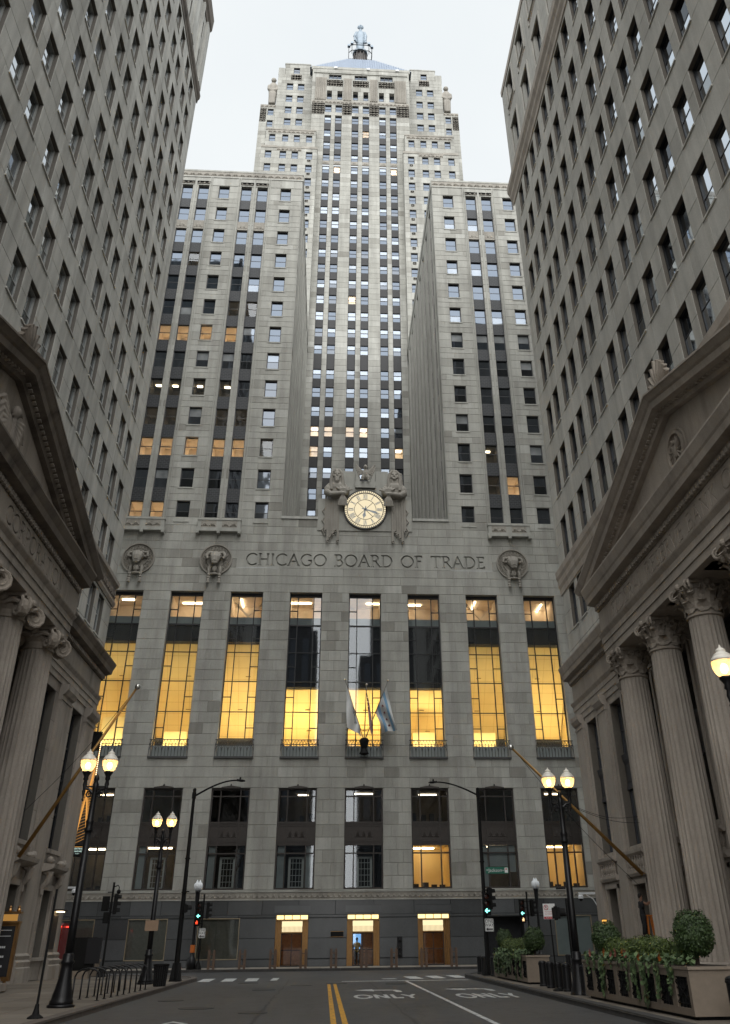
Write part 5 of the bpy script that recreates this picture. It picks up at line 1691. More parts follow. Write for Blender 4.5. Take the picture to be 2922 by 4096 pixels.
def pilaster(parent, fr, u0, u1, mat, p=.22, zc=13.0):
    m = MB()
    m.fbox(fr, u0, u1, .0, p, 1.35, zc)
    mould(m, fr, u0-.12, u1+.12, [(0, .15), (p+.25, .15), (p+.25, .75), (p+.18, .8), (p+.22, 1.0), (p+.08, 1.1), (p+.14, 1.25), (p, 1.36), (0, 1.36)], .2)
    mould(m, fr, u0-.05, u1+.05, [(0, zc), (p+.05, zc), (p+.05, zc+.12), (p, zc+.16), (p, zc+.25), (p+.12, zc+.32), (p+.26, zc+.55), (p+.28, zc+.82), (0, zc+.82)], .1)
    return m.build('pilaster', [mat], parent)
for u0 in (54.0, 48.45, 42.7, 36.9, 31.1, 25.3):
    pilaster(left_b, FL, u0, u0+2.05 if u0 > 53 else u0+2.0, 'left_podium_stone', zc=13.08)
def entablature(parent, fr, u0, u1, n, zs, mat, dark, p=.72):
    """architrave with three fasciae, plain frieze top moulding and cornice; zs = architrave, frieze, cornice, top"""
    za, zf, zc, zt = zs
    m = MB()
    h = (zf-za)
    mould(m, fr, u0, u1, [(-.6, za), (n, za), (n, za+h*.28), (n+.05, za+h*.28), (n+.05, za+h*.58), (n+.10, za+h*.58), (n+.10, za+h*.80), (n+.22, zf-.06), (n+.24, zf), (-.6, zf)], .05)
    m.build('architrave', [mat], parent)
    m = MB()
    mould(m, fr, u0, u1, [(-.6, zf), (n+.02, zf), (n+.02, zc), (-.6, zc)], 0)
    fz = m.build('frieze', [mat], parent)
    m = MB()
    mould(m, fr, u0, u1+.0, [(-.6, zc), (n+.12, zc), (n+.2, zc+.16), (n+.25, zc+.3), (n+p-.1, zc+.36), (n+p-.05, zc+.62), (n+p, zc+.7), (n+p+.12, zt-.08), (n+p+.12, zt), (-.6, zt+.03)], 0)
    m.build('cornice', [dark], parent)
    m = MB(); blocks(m, fr, u0, u1-.1, .30, .17, n+.16, n+.30, zc+.02, zc+.20, .2)
    m.build('dentils', [mat], parent, kind='stuff')
    return fz
LZ = (13.9, 15.0, 16.1, 17.1)
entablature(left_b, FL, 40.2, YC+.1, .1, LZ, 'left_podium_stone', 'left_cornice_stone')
# ---------- columns
def flute(a, z):
    return 1-.052*abs(math.sin(12*a))**.6
def column_shaft(r, h):
    m = MB(); prof = []
    for i in range(11):
        t = i/10
        prof.append((r*(1-.16*t**1.7), h*t))
    m.lathe(prof, (0, 0, 0), 96, mod=flute)
    for i in (1, 2):
        pass
    return m
def column_base(r):
    m = MB()
    m.box(-r*1.38, -r*1.38, -.75, r*1.38, r*1.38, -.5)
    m.lathe([(r*1.36, -.5), (r*1.42, -.4), (r*1.36, -.28), (r*1.14, -.24), (r*1.10, -.16), (r*1.24, -.13), (r*1.26, -.05), (r*1.05, 0)], (0, 0, 0), 32)
    return m
def spiral(m, c, ax, az, r0, turns, rad, seg=22):
    """volute scroll in the plane (ax, az)"""
    pts = []; rr = []
    for i in range(seg+1):
        t = i/seg
        a = PI/2-2*PI*turns*t
        r = r0*(1-.86*t)
        pts.append(Vector(c)+Vector(ax)*(r*math.cos(a))+Vector(az)*(r*math.sin(a)))
        rr.append(rad*(1-.5*t))
    m.tube(pts, rr, 6)
def ionic(r):
    m = MB()
    m.lathe([(r, -.02), (r*1.08, .0), (r*1.08, .07), (r, .1), (r*1.02, .3), (r*1.28, .48), (r*1.3, .6)], (0, 0, 0), 28)
    m.box(-r*1.36, -r*1.36, .78, r*1.36, r*1.36, .92); m.box(-r*1.2, -r*1.2, .56, r*1.2, r*1.2, .8)
    for sx in (-1, 1):
        for sy in (-1, 1):
            d = Vector((sx, sy, 0)).normalized(); c = d*(r*1.62)+Vector((0, 0, .34))
            t = Vector((-d.y, d.x, 0))
            for off in (-.16, .16):
                spiral(m, c+t*off, d, (0, 0, 1), .43, 2.1, .075)
            m.tube([c+t*-.17, c+t*.17], .36, 14)
            m.tube([d*(r*.9)+Vector((0, 0, .72)), c+Vector((0, 0, .40))], [.2, .2], 6)
    for a in range(4):
        d = Vector((math.cos(a*PI/2), math.sin(a*PI/2), 0))
        m.ball(d*(r*1.28)+Vector((0, 0, .74)), .2, .2, .17, 8, 6)
        for s in (-1, 1):
            t = Vector((-d.y, d.x, 0))*s
            m.tube([d*(r*1.3)+t*.1+Vector((0, 0, .5)), d*(r*1.36)+t*.45+Vector((0, 0, .62)), d*(r*1.4)+t*.72+Vector((0, 0, .5))], [.09, .11, .07], 6)
    return m
def corinthian(r, h):
    m = MB()
    m.lathe([(r, -.06), (r*1.1, -.03), (r*1.1, .05), (r*.98, .08), (r*.98, h*.5), (r*1.1, h*.78), (r*1.32, h*.9)], (0, 0, 0), 28)
    def leaf(a, z0, L, w, out):
        d = Vector((math.cos(a), math.sin(a), 0)); t = Vector((-d.y, d.x, 0))
        P = []
        for i in range(7):
            k = i/6
            z = z0+L*(k if k < .8 else .8-(k-.8)*.75)
            rr = r*1.0+.05+out*max(0, (k-.35))**1.5*2.2
            ww = w*(math.sin(PI*(.16+.8*k))**.6)*(1.0 if i % 2 else .72)
            P.append((d*rr+Vector((0, 0, z)), t*ww/2))
        for i in range(6):
            (p, s), (q, u) = P[i], P[i+1]
            rib = d*.05
            m.face([p-s, p+rib, q+rib, q-u], .1); m.face([p+rib, p+s, q+u, q+rib], .1)
    for i in range(8):
        leaf(2*PI*(i+.5)/8, .08, h*.42, r*.78, .30)
        leaf(2*PI*i/8, .2, h*.66, r*.70, .36)
        leaf(2*PI*(i+.5)/8, h*.45, h*.40, r*.45, .34)
    for sx in (-1, 1):
        for sy in (-1, 1):
            d = Vector((sx, sy, 0)).normalized(); t = Vector((-d.y, d.x, 0))
            c = d*(r*1.62)+Vector((0, 0, h*.84))
            for off in (-.08, .08):
                spiral(m, c+t*off, d, (0, 0, 1), .21, 1.8, .055, 16)
            m.tube([d*(r*1.05)+Vector((0, 0, h*.5)), d*(r*1.3)+Vector((0, 0, h*.8)), c+Vector((0, 0, .18))], [.07, .09, .08], 6)
            m.ball(d*(r*1.42)+Vector((0, 0, h*.66)), .14, .14, .12, 7, 5)
    for a in range(4):
        d = Vector((math.cos(a*PI/2), math.sin(a*PI/2), 0)); t = Vector((-d.y, d.x, 0))
        for s in (-1, 1):
            spiral(m, d*(r*1.2)+t*(s*.17)+Vector((0, 0, h*.8)), t*s, (0, 0, 1), .15, 1.6, .045, 12)
        m.ball(d*(r*1.32)+Vector((0, 0, h*.95)), .16, .16, .14, 7, 5)
    # abacus with hollow sides
    pts = []
    for a in range(4):
        c0 = a*PI/2+PI/4
        for k in range(5):
            b = c0-.08+k/4*(PI/2-.0+.0) if False else c0+(k/4)*(PI/2)
            rr = r*(1.78-.42*math.sin(PI*k/4))
            if k < 4:
                pts.append((rr*math.cos(b), rr*math.sin(b)))
    m.prism([(x, y, h*.9) for x, y in pts], (0, 0, 0), (0, 0, h*.1))
    return m
def columns(parent, xs, ys, zb, zt, r, cap_mb, cap_h, mat, cmat):
    sh = column_shaft(r, zt-cap_h-zb); sm_ = sh.mesh('column', [mat]); sm_.polygons.foreach_set('use_smooth', [False]*len(sm_.polygons))
    bm_ = column_base(r).mesh('column_base', [mat]); cm_ = cap_mb.mesh('capital', [cmat])
    for y in ys:
        o = bpy.data.objects.new('column', sm_); o.location = (xs, y, zb); link(o, parent)
        b = bpy.data.objects.new('column_base', bm_); b.parent = o; COL.objects.link(b)
        c = bpy.data.objects.new('capital', cm_); c.parent = o; c.location = (0, 0, zt-cap_h-zb); COL.objects.link(c)
columns(left_b, -13.3, [39.2-4.4*k for k in range(6)], .95, 13.9, .80, ionic(.68), .92, 'left_podium_stone', 'carved_warm')
columns(right_b, 14.45, [40.2-4.47*k for k in range(6)], .95, 13.55, .76, corinthian(.64, 1.28), 1.28, 'right_podium_stone', 'carved_warm')

def portico(parent, fr, x_n, u0, u1, uap, zap, zs, mat, dark, txt, tu, tw, flip, tz, th, cut=.07):
    """free-standing columned front: entablature, soffit, inscription, pediment"""
    za, zf, zc, zt = zs
    ze = Fr(fr.k, fr.at)
    entab = entablature(parent, fr, u0, u1, x_n, zs, mat, dark)
    # remove plain frieze: the inscription panel stands in front of it
    inscription('inscription_panel', parent, fr, u0, u1, zf+.02, zc-.02, txt, tu, tz, tw, th, .075, cut, mat, flip=flip, n0=x_n+.045+cut)
    m = MB(); m.fbox(fr, u0, u1, x_n+.021, x_n+.04, zf+.02, zc-.02, -.3); m.build('inscription_back', [mat], parent)
    # porch ceiling with beams
    m = MB(); m.fbox(fr, u0+.1, u1-.1, .05, x_n-.5, za+.25, za+.4, -.3)
    for k in range(7):
        u = u0+.5+(u1-u0-1.0)*k/6
        m.fbox(fr, u-.45, u+.45, .05, x_n-.3, za, za+.26, -.1)
    m.fbox(fr, u0, u1, x_n-1.7, x_n-.05, za+.004, za+.3, 0)
    m.build('porch_ceiling', [mat], parent)
    # pediment
    hb = zt
    e = .9
    m = MB()
    P = [(u0-e, hb), (u1+e, hb), (uap, zap-.55)]
    tp = MB()
    tp.face([fr.pt(u0, x_n-.1, hb), fr.pt(u1, x_n-.1, hb), fr.pt(uap, x_n-.1, zap-.6)], 0)
    tp.face([fr.pt(u0, .0, hb), fr.pt(u1, .0, hb), fr.pt(uap, .0, zap-.6)], 0)
    t_o = tp.build('tympanum', [mat], parent)
    for ue in (u0-e, u1+e):
        d = Vector((uap-ue, zap-hb)); L = d.length; d /= L
        nrm = Vector((-d.y, d.x)) if d.x > 0 else Vector((d.y, -d.x))
        def pp(k, w, n):
            q = Vector((ue, hb))+d*k+nrm*w
            return fr.pt(q.x, n, q.y)
        prof = [(-.1, -.55), (x_n+.15, -.55), (x_n+.22, -.35), (x_n+.62, -.28), (x_n+.66, -.02), (x_n+.74, .05), (x_n+.9, .28), (x_n+.9, .36), (-.1, .36)]
        # end at a vertical plane through the apex
        def end(n, w):
            q0 = Vector((ue, hb))+nrm*w
            k = (uap-q0.x)/d.x
            q = q0+d*k
            return fr.pt(q.x, n, q.y)
        a = [pp(.55 if w < 0 else .0, w, n) for n, w in prof]; b = [end(n, w) for n, w in prof]
        for i in range(len(prof)):
            j = (i+1) % len(prof)
            m.face([a[i], b[i], b[j], a[j]], -.1)
        m.face(a, -.1)
        dm = MB(); k = 1.2
        while k < L-.3:
            c = [pp(k, -.40, x_n+.12), pp(k+.17, -.40, x_n+.12), pp(k+.17, -.22, x_n+.12), pp(k, -.22, x_n+.12)]
            c2 = [pp(k, -.40, x_n+.36), pp(k+.17, -.40, x_n+.36), pp(k+.17, -.22, x_n+.36), pp(k, -.22, x_n+.36)]
            dm.hexa(c2+c, .1); k += .32
        dm.build('pediment_dentils', [mat], parent, kind='stuff')
    m.build('pediment', [dark], parent)
    m = MB(); m.face([fr.pt(u0-e, x_n+.9, hb+.3), fr.pt(uap, x_n+.9, zap+.25), fr.pt(uap, -.1, zap+.25), fr.pt(u0-e, -.1, hb+.3)]); m.face([fr.pt(u1+e, x_n+.9, hb+.3), fr.pt(uap, x_n+.9, zap+.25), fr.pt(uap, -.1, zap+.25), fr.pt(u1+e, -.1, hb+.3)])
    m.build('porch_roof', [dark], parent)
    return t_o
def acroterion(parent, fr, u, n, z, s, mat):
    m = MB(); c = Vector(fr.pt(u, n, z))
    for i in range(9):
        a = R(-68+136*i/8)
        L = s*(1.25-.35*abs(math.sin(a)))
        tip = c+Vector((0, math.sin(a)*L, .35*s+math.cos(a)*L)); mid = c+Vector((0, math.sin(a)*L*.55, .3*s+math.cos(a)*L*.6))
        m.tube([c+Vector((0, 0, .25*s)), mid, tip, tip+Vector(fr.pt(0, .12*s, 0))-Vector(fr.pt(0, 0, 0))], [.05*s, .13*s, .11*s, .03*s], 6)
    for q in (-1, 1):
        spiral(m, c+Vector((0, q*.55*s, .18*s)), (0, q, 0), (0, 0, 1), .3*s, 1.7, .08*s, 14)
        spiral(m, c+Vector((0, q*.22*s, .28*s)), (0, -q, 0), (0, 0, 1), .22*s, 1.5, .07*s, 12)
    b = Vector(fr.pt(u, n+.25, z))-c
    m.tube([c-b*1.2, c+b*1.2], [.3*s, .3*s], 8)
    m.ball(c+Vector((0, 0, .2*s)), .35*s, .5*s, .3*s, 8, 6)
    return m.build('acroterion', [mat], parent)
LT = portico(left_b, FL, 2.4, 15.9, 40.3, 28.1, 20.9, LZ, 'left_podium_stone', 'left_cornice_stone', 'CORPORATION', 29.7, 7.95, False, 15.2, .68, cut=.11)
acroterion(left_b, FL, 28.1, 2.5, 21.1, 1.15, 'left_cornice_stone')
acroterion(left_b, FL, 40.6, 2.5, 17.25, .8, 'left_podium_stone')
# eagle and shield in the left pediment
m = MB(); c = Vector(FL.pt(28.1, 2.42, 18.2))
m.ball(c, .12, .5, .7, 10, 8); m.ball(c+Vector((.1, .35, .9)), .2, .26, .26, 8, 6); m.tube([c+Vector((.2, .5, .92)), c+Vector((.25, .72, .8))], [.1, .03], 6)
for s in (-1, 1):
    for t in range(7):
        m.tube([c+Vector((.05, s*.35, .5-.1*t)), c+Vector((.12, s*(1.1-.05*t), .75-.25*t)), c+Vector((.05, s*(1.75-.18*t), .2-.3*t))], [.14, .12, .05], 6)
m.tube([c+Vector((.1, 0, -.7)), c+Vector((.15, .6, -.9)), c+Vector((.1, 1.4, -.75))], [.12, .1, .04], 6)
m.tube([c+Vector((.1, 0, -.7)), c+Vector((.15, -.6, -.9)), c+Vector((.1, -1.4, -.75))], [.12, .1, .04], 6)
blob('pediment_eagle', m, 'left_podium_stone', left_b, .05, 1)
# left building mass behind its walls, cut short out of view for more skylight
m = MB()
m.face([(XL, YC, 0), (XL-45, YC, 0), (XL-45, YC, 86), (XL, YC, 86)]); m.face([(XL-.2, -14, 86), (XL-.2, YC, 86), (XL-45, YC, 86), (XL-45, -14, 86)])
m.face([(XL, -14, 0), (XL, 6.0, 0), (XL, 6.0, 86), (XL, -14, 86)]); m.face([(XL, -14, 0), (XL-45, -14, 0), (XL-45, -14, 86), (XL, -14, 86)])
m.face([(XL-.6, 6, 0), (XL-.6, YC, 0), (XL-.6, YC, 86), (XL-.6, 6, 86)])
m.build('rear_walls', ['left_stone'], left_b)

# ---------- right building
random.seed(31)
RC = sorted([53.78-4.65*k for k in range(10)]+[51.68-4.65*k for k in range(10)])
RROW = [27.07+4.725*k for k in range(8)]; rw, rh = 1.36, 2.9
ops = [(c-rw/2, c+rw/2, t-rh, t, .42) for c in RC for t in RROW]+[(c-rw/2, c+rw/2, 19.3, 22.1, .42) for c in RC]
wall(right_b, FR_, 6.0, YC, 17.0, 60.6, ops, 1.5, 2.6, 'right_stone', 'right_joint', single=150, t=.02, gap=.009, tone_sd=.25)
random.seed(32)
for c in RC:
    for t in RROW+[22.1]:
        if not in_view(FR_.pt(c, 0, t-1.4), .05):
            continue
        hh = rh if t > 23 else 2.8
        put_window(right_b, FR_, c, -.20, t-hh, rw, hh, 'window_frame_black', random.choice(('glass_right', 'glass_right', 'glass_black', 'glass_right')), random.choice(('glass_right', 'glass_right', 'glass_right', 'glass_shade')), split=random.choice((.48, .48, .48, .4, .55)))
        s = MB(); s.fbox(FR_, c-rw/2-.06, c+rw/2+.06, -.3, .08, t-hh-.10, t-hh, .1); s.build('sill', ['right_stone'], right_b)
m = MB()
mould(m, FR_, 6.0, YC+.4, [(0, 60.4), (.1, 60.4), (.14, 60.8), (.3, 61.2), (.34, 61.5), (.52, 61.9), (.55, 62.5), (0, 62.8)], .1)
m.build('band_cornice', ['right_podium_stone'], right_b); m = MB()
mould(m, FR_, 6.0, YC+.22, [(0, 22.15), (.08, 22.2), (.1, 22.6), (.18, 22.85), (.2, 23.2), (.28, 23.45), (.3, 23.85), (0, 23.95)], .1)
m.build('band_cornice', ['right_podium_stone'], right_b); m = MB()
mould(m, FR_, 6.0, YC+.08, [(0, 75.6), (.1, 75.6), (.12, 76.3), (0, 76.4)], .2)
m.build('parapet_band', ['right_podium_stone'], right_b)
UC = [52.9-4.7*k for k in range(10)]
ops = [(c-1.2, c+1.2, 64.3, 68.4, .35) for c in UC]+[(c-1.2, c+1.2, 71.4, 74.6, .35) for c in UC]
wall(right_b, FR_, 6.0, YC, 62.8, 75.6, ops, 1.5, 2.6, 'right_stone', 'right_joint', t=.02, gap=.005, tone_sd=.2)
for c in UC:
    if not (in_view(FR_.pt(c, 0, 66), .08) or in_view(FR_.pt(c, 0, 73), .08)):
        continue
    for z0, hh in ((64.3, 4.1), (71.4, 3.2)):
        put_window(right_b, FR_, c, -.3, z0, 1.7, hh, 'window_frame_black', 'glass_right', 'glass_right', 'attic_window')
        m = MB()
        for s in (-1, 1):
            m.fbox(FR_, c+s*1.0-.2, c+s*1.0+.2, -.33, -.05, z0, z0+hh)
            m.fbox(FR_, c+s*1.33-.12, c+s*1.33+.12, .02, .12, z0-.9, z0+hh+.2)
        m.fbox(FR_, c-1.2, c+1.2, .02, .14, z0+hh, z0+hh+.2); m.fbox(FR_, c-1.3, c+1.3, -.3, .16, z0-.2, z0)
        m.build('window_surround', ['right_stone'], right_b)
        relief('apron_relief', right_b, FR_, c-1.1, c+1.1, z0-.85, z0-.28, .03, 'right_podium_stone', step=.55, hgt=.06, back=.01)
# podium
RB = [53.07, 48.15, 43.2, 38.2, 33.3, 28.4, 23.5]
ops = [(c-1.08, c+1.08, 5.85, 13.15, .6) for c in RB]+[(c-.9, c+.9, .2, 4.07, .55) for c in RB]
wall(right_b, FR_, 6.0, YC, .15, 13.6, ops, 1.35, 2.4, 'right_podium_stone', 'right_joint', single=60, t=.025, gap=.006)
for c in RB:
    if not (in_view(FR_.pt(c, 0, 9), .15) or in_view(FR_.pt(c, 0, 13), .15)):
        continue
    m = MB()
    for u in (-1.02, 0, 1.02):
        m.fbox(FR_, c+u-.05, c+u+.05, -.5, -.4, 5.85, 13.15)
    for z in (5.9, 7.2, 8.65, 10.4, 11.7, 13.1):
        m.fbox(FR_, c-1.08, c+1.08, -.5, -.42, z-.05, z+.05)
    mould(m, FR_, c-1.08, c+1.08, [(-.52, 8.6), (-.3, 8.6), (-.36, 8.9), (-.36, 9.9), (-.28, 10.1), (-.24, 10.4), (-.52, 10.4)])
    m.fbox(FR_, c-.8, c+.8, -.4, -.33, 9.0, 9.75)
    o = m.build('tall_window', ['window_frame_spandrel'], right_b)
    for a, b in ((-1.0, 0), (0, 1.0)):
        for z0, z1 in ((5.9, 7.2), (7.2, 8.6), (10.4, 11.7), (11.7, 13.1)):
            q = MB(); q.face([FR_.pt(c+a, -.46, z0), FR_.pt(c+b, -.46, z0), FR_.pt(c+b, -.46, z1), FR_.pt(c+a, -.46, z1)]); q.build('pane', ['glass_black'], o)
    m = MB()
    for s in (-1, 1):
        m.fbox(FR_, c+s*1.22-.12, c+s*1.22+.12, .025, .10, 5.6, 13.3)
    mould(m, FR_, c-1.6, c+1.6, [(0, 5.35), (.2, 5.35), (.34, 5.45), (.36, 5.6), (0, 5.64)], .1)
    mould(m, FR_, c-1.55, c+1.55, [(0, 4.42), (.22, 4.42), (.3, 4.55), (.3, 4.68), (0, 4.7)], .1)
    m.fbox(FR_, c-1.5, c+1.5, .02, .06, 4.68, 5.36, -.3)
    for s in (-1, 1):
        m.fbox(FR_, c+s*1.02-.1, c+s*1.02+.1, .025, .14, .2, 4.25)
    m.fbox(FR_, c-1.12, c+1.12, .025, .16, 4.07, 4.28)
    m.build('balustrade_panel', ['right_podium_stone'], right_b)
    for k in range(7):
        u = c-1.2+2.4*k/6
        q = MB(); q.lathe([(.07, 0), (.07, .08), (.045, .12), (.09, .26), (.10, .36), (.05, .5), (.045, .56), (.07, .6), (.07, .68)], FR_.pt(u, .16, 4.68), 10)
        q.build('baluster', ['right_podium_stone'], right_b)
    m = MB()
    for z in (.2, 1.35, 2.15, 2.9, 3.45, 4.0):
        m.fbox(FR_, c-.9, c+.9, -.5, -.44, z, z+.05)
    m.fbox(FR_, c-.03, c+.03, -.5, -.44, .2, 4.07)
    o = m.build('ground_window', ['bronze_dark'], right_b)
    q = MB(); q.face([FR_.pt(c-.9, -.47, .2), FR_.pt(c+.9, -.47, .2), FR_.pt(c+.9, -.47, 4.07), FR_.pt(c-.9, -.47, 4.07)]); q.build('pane', ['glass_black'], o)
for u0 in (54.62, 49.6, 44.7, 39.75, 34.85, 29.9, 25.0):
    pilaster(right_b, FR_, u0, u0+1.5, 'right_podium_stone', zc=12.98)
RZ = (13.55, 14.75, 15.9, 17.05)
entablature(right_b, FR_, 41.2, YC+.1, .1, RZ, 'right_podium_stone', 'right_podium_stone', p=.68)
RT = portico(right_b, FR_, 2.4, 16.7, 41.4, 29.05, 20.75, RZ, 'right_podium_stone', 'right_podium_stone', 'FEDERAL RESERVE BANK OF CHICAGO', 39.3, 20.5, True, 14.98, .66, cut=.03)
acroterion(right_b, FR_, 29.05, 2.5, 21.0, 1.15, 'carved_warm')
acroterion(right_b, FR_, 41.7, 2.5, 17.2, .8, 'carved_warm')
m = MB(); cz = 18.45
for r0, r1, n1 in ((.72, .86, .16), (.9, .98, .10), (0, .74, .04)):
    k = 36
    for i in range(k):
        a = 2*PI*i/k; b = 2*PI*(i+1)/k
        pts = [(29.05+r*math.cos(t), cz+r*math.sin(t)) for r, t in ((r0, a), (r1, a), (r1, b), (r0, b))]
        m.hexa([FR_.pt(u, 2.3+n1, z) for u, z in pts]+[FR_.pt(u, 2.28, z) for u, z in pts], .1)
for s in (-1, 1):
    for t in range(6):
        a = R(70-26*t)
        m.tube([FR_.pt(29.05+s*.12, 2.36, cz+.15-.05*t), FR_.pt(29.05+s*.62*math.cos(a), 2.40, cz+.62*math.sin(a))], [.07, .03], 5)
m.ball(FR_.pt(29.05, 2.38, cz), .1, .15, .3); m.ball(FR_.pt(29.05, 2.42, cz+.38), .08, .1, .1)
m.build('eagle_medallion', ['carved_warm'], right_b)
m = MB()
m.face([(XR, YC, 0), (XR+45, YC, 0), (XR+45, YC, 76.3), (XR, YC, 76.3)]); m.face([(XR+.1, -14, 76.3), (XR+.1, YC, 76.3), (XR+45, YC, 76.3), (XR+45, -14, 76.3)])
m.face([(XR, -14, 0), (XR, 6.0, 0), (XR, 6.0, 76.3), (XR, -14, 76.3)]); m.face([(XR, -14, 0), (XR+45, -14, 0), (XR+45, -14, 76.3), (XR, -14, 76.3)])
m.face([(XR+.62, 6, 0), (XR+.62, YC, 0), (XR+.62, YC, 76.3), (XR+.62, 6, 76.3)])
m.build('rear_walls', ['right_stone'], right_b)  # unseen mass, ended early past the viewer so more sky reaches the street
# towers far up the street behind the viewer: they show only as dark reflections in the glass
for xa, xb, hh, lab in ((-70, -7, 165, 'dark office tower up the street, mirrored left of the sky gap in the windows'), (14, 80, 150, 'dark office tower up the street, mirrored right of the sky gap in the windows')):
    ob = thing('office_tower', lab, 'building', ((xa+xb)/2, -270, 0))
    m = MB(); m.box(xa, -290, 0, xb, -260, hh*.8); m.box(xa+6, -286, hh*.8, xb-(6 if xa > 0 else 3), -262, hh); m.build('wall', ['office_far'], ob)
    m = MB()
    for i in range(int((xb-xa)/6)):
        m.box(xa+2+6*i, -259.9, 4, xa+5+6*i, -259.8, hh*.8-4)
    m.build('window_strips', ['glass_dim'], ob, kind='stuff')
# ------------------------------------------------------------------ ground, road, pavements
random.seed(41)
g = MB(); g.face([(-900, -900, -.06), (900, -900, -.06), (900, 900, -.06), (-900, 900, -.06)]); g.build('ground', ['pavement_joint'], None, kind='structure')
rd = MB(); rd.face([(-140, -140, 0), (140, -140, 0), (140, 140, 0), (-140, 140, 0)])
road = rd.build('road', ['asphalt'], None, kind='structure')
def paint(name, polys, mat, z=.006):
    m = MB()
    for p in polys:
        m.face([(x, y, z) for x, y in p])
    return m.build(name, [mat], road)
def rect(x0, y0, x1, y1):
    return [(x0, y0), (x1, y0), (x1, y1), (x0, y1)]
for x in (.22, .50):
    paint('yellow_line', [rect(x, -20, x+.14, 48.0)], 'road_yellow')
paint('lane_line', [rect(4.08, -20, 4.22, 50.6)], 'road_white')
paint('stop_line', [rect(.95, 50.7, 7.35, 51.25)], 'road_white')
for x in (-6.45, -5.25, -4.02):
    paint('crosswalk_bar', [[(x, 52.8), (x+.62, 52.8), (x+.50, 57), (x-.14, 57)]], 'road_white')
paint('crosswalk_bar', [rect(-2.75, 53.4, -2.4, 57)], 'road_white')
for x, y0, y1 in ((3.2, 53.2, 54.2), (4.6, 53.2, 56.8), (5.85, 53.6, 57.3), (7.1, 54.0, 57.8)):
    paint('crosswalk_bar', [[(x, y0), (x+.72, y0), (x+.60, y1), (x-.10, y1)]], 'road_white')
def turn_arrow(x):
    # head points left, stem bends down towards the driver
    h = [(x, 41.7), (x+.78, 40.7), (x+.78, 42.5)]
    stem = [(x+.78, 41.35), (x+1.55, 41.3), (x+1.62, 39.9), (x+1.85, 39.9), (x+1.85, 41.0), (x+1.7, 41.75), (x+.78, 41.95)]
    paint('turn_arrow', [h, stem], 'road_white')
turn_arrow(1.28); turn_arrow(4.98)
def road_word(x0, x1, y0, y1):
    polys, w = text_polys('ONLY', 1.0, .23, .16, serif=False)
    q = [[(x0+(px/w)*(x1-x0), y0+py*(y1-y0)) for px, py in p] for p in polys]
    for i, p in enumerate(q):
        pass
    m = MB()
    for i, p in enumerate(q):
        m.face([(x, y, .006+.0004*(i % 7)) for x, y in p])
    m.build('road_word', ['road_white'], road)
road_word(1.18, 3.40, 35.9, 38.0); road_word(4.88, 7.0, 35.4, 37.8)
paint('corner_mark', [[(-3.94, 24.5), (-3.94, 26.1), (-3.78, 26.8), (-3.29, 26.0), (-3.29, 25.7), (-3.75, 26.4), (-3.84, 26.0), (-3.84, 24.5)]], 'road_white')
for x, y, r in ((-3.84, 31.9, .55), (-1.96, 29.55, .42), (-2.45, 43.2, .5), (-5.26, 36.2, .45), (-3.66, 50.6, .5), (-.98, 47.1, .5), (.67, 48.6, .5), (3.42, 47.5, .5), (5.67, 42.5, .42)):
    m = MB(); m.lathe([(r, 0), (r, .008), (r*.9, .010), (r*.86, .006), (0.02, .008)], (x, y, 0), 20); m.build('manhole_cover', ['manhole_iron'], road)
for pts in ([(-1.80, 56), (-1.72, 44.7), (-1.76, 37.1), (-1.73, 30.4), (-1.74, 20)], [(2.3, 51), (2.32, 40), (2.25, 30), (2.3, 20)], [(-5.8, 38), (-4.6, 38.3), (-3.2, 38.1), (-2.2, 38.4)], [(-6.2, 45.2), (-3.0, 45.0), (0, 45.3), (3.2, 45.1)], [(-5.5, 30.2), (-4.4, 29.6), (-3.9, 29.9)]):
    fine = []
    for a, b in zip(pts, pts[1:]):
        for t in range(8):
            fine.append((a[0]+(b[0]-a[0])*t/8+random.uniform(-.05, .05), a[1]+(b[1]-a[1])*t/8+random.uniform(-.05, .05)))
    fine.append(pts[-1]); m = MB()
    for a, b in zip(fine, fine[1:]):
        d = Vector((b[0]-a[0], b[1]-a[1])).normalized(); n = Vector((-d.y, d.x))*random.uniform(.02, .045)
        m.face([(a[0]-n.x, a[1]-n.y, .003), (b[0]-n.x, b[1]-n.y, .003), (b[0]+n.x, b[1]+n.y, .003), (a[0]+n.x, a[1]+n.y, .003)])
    m.build('tar_seam', ['tar'], road)

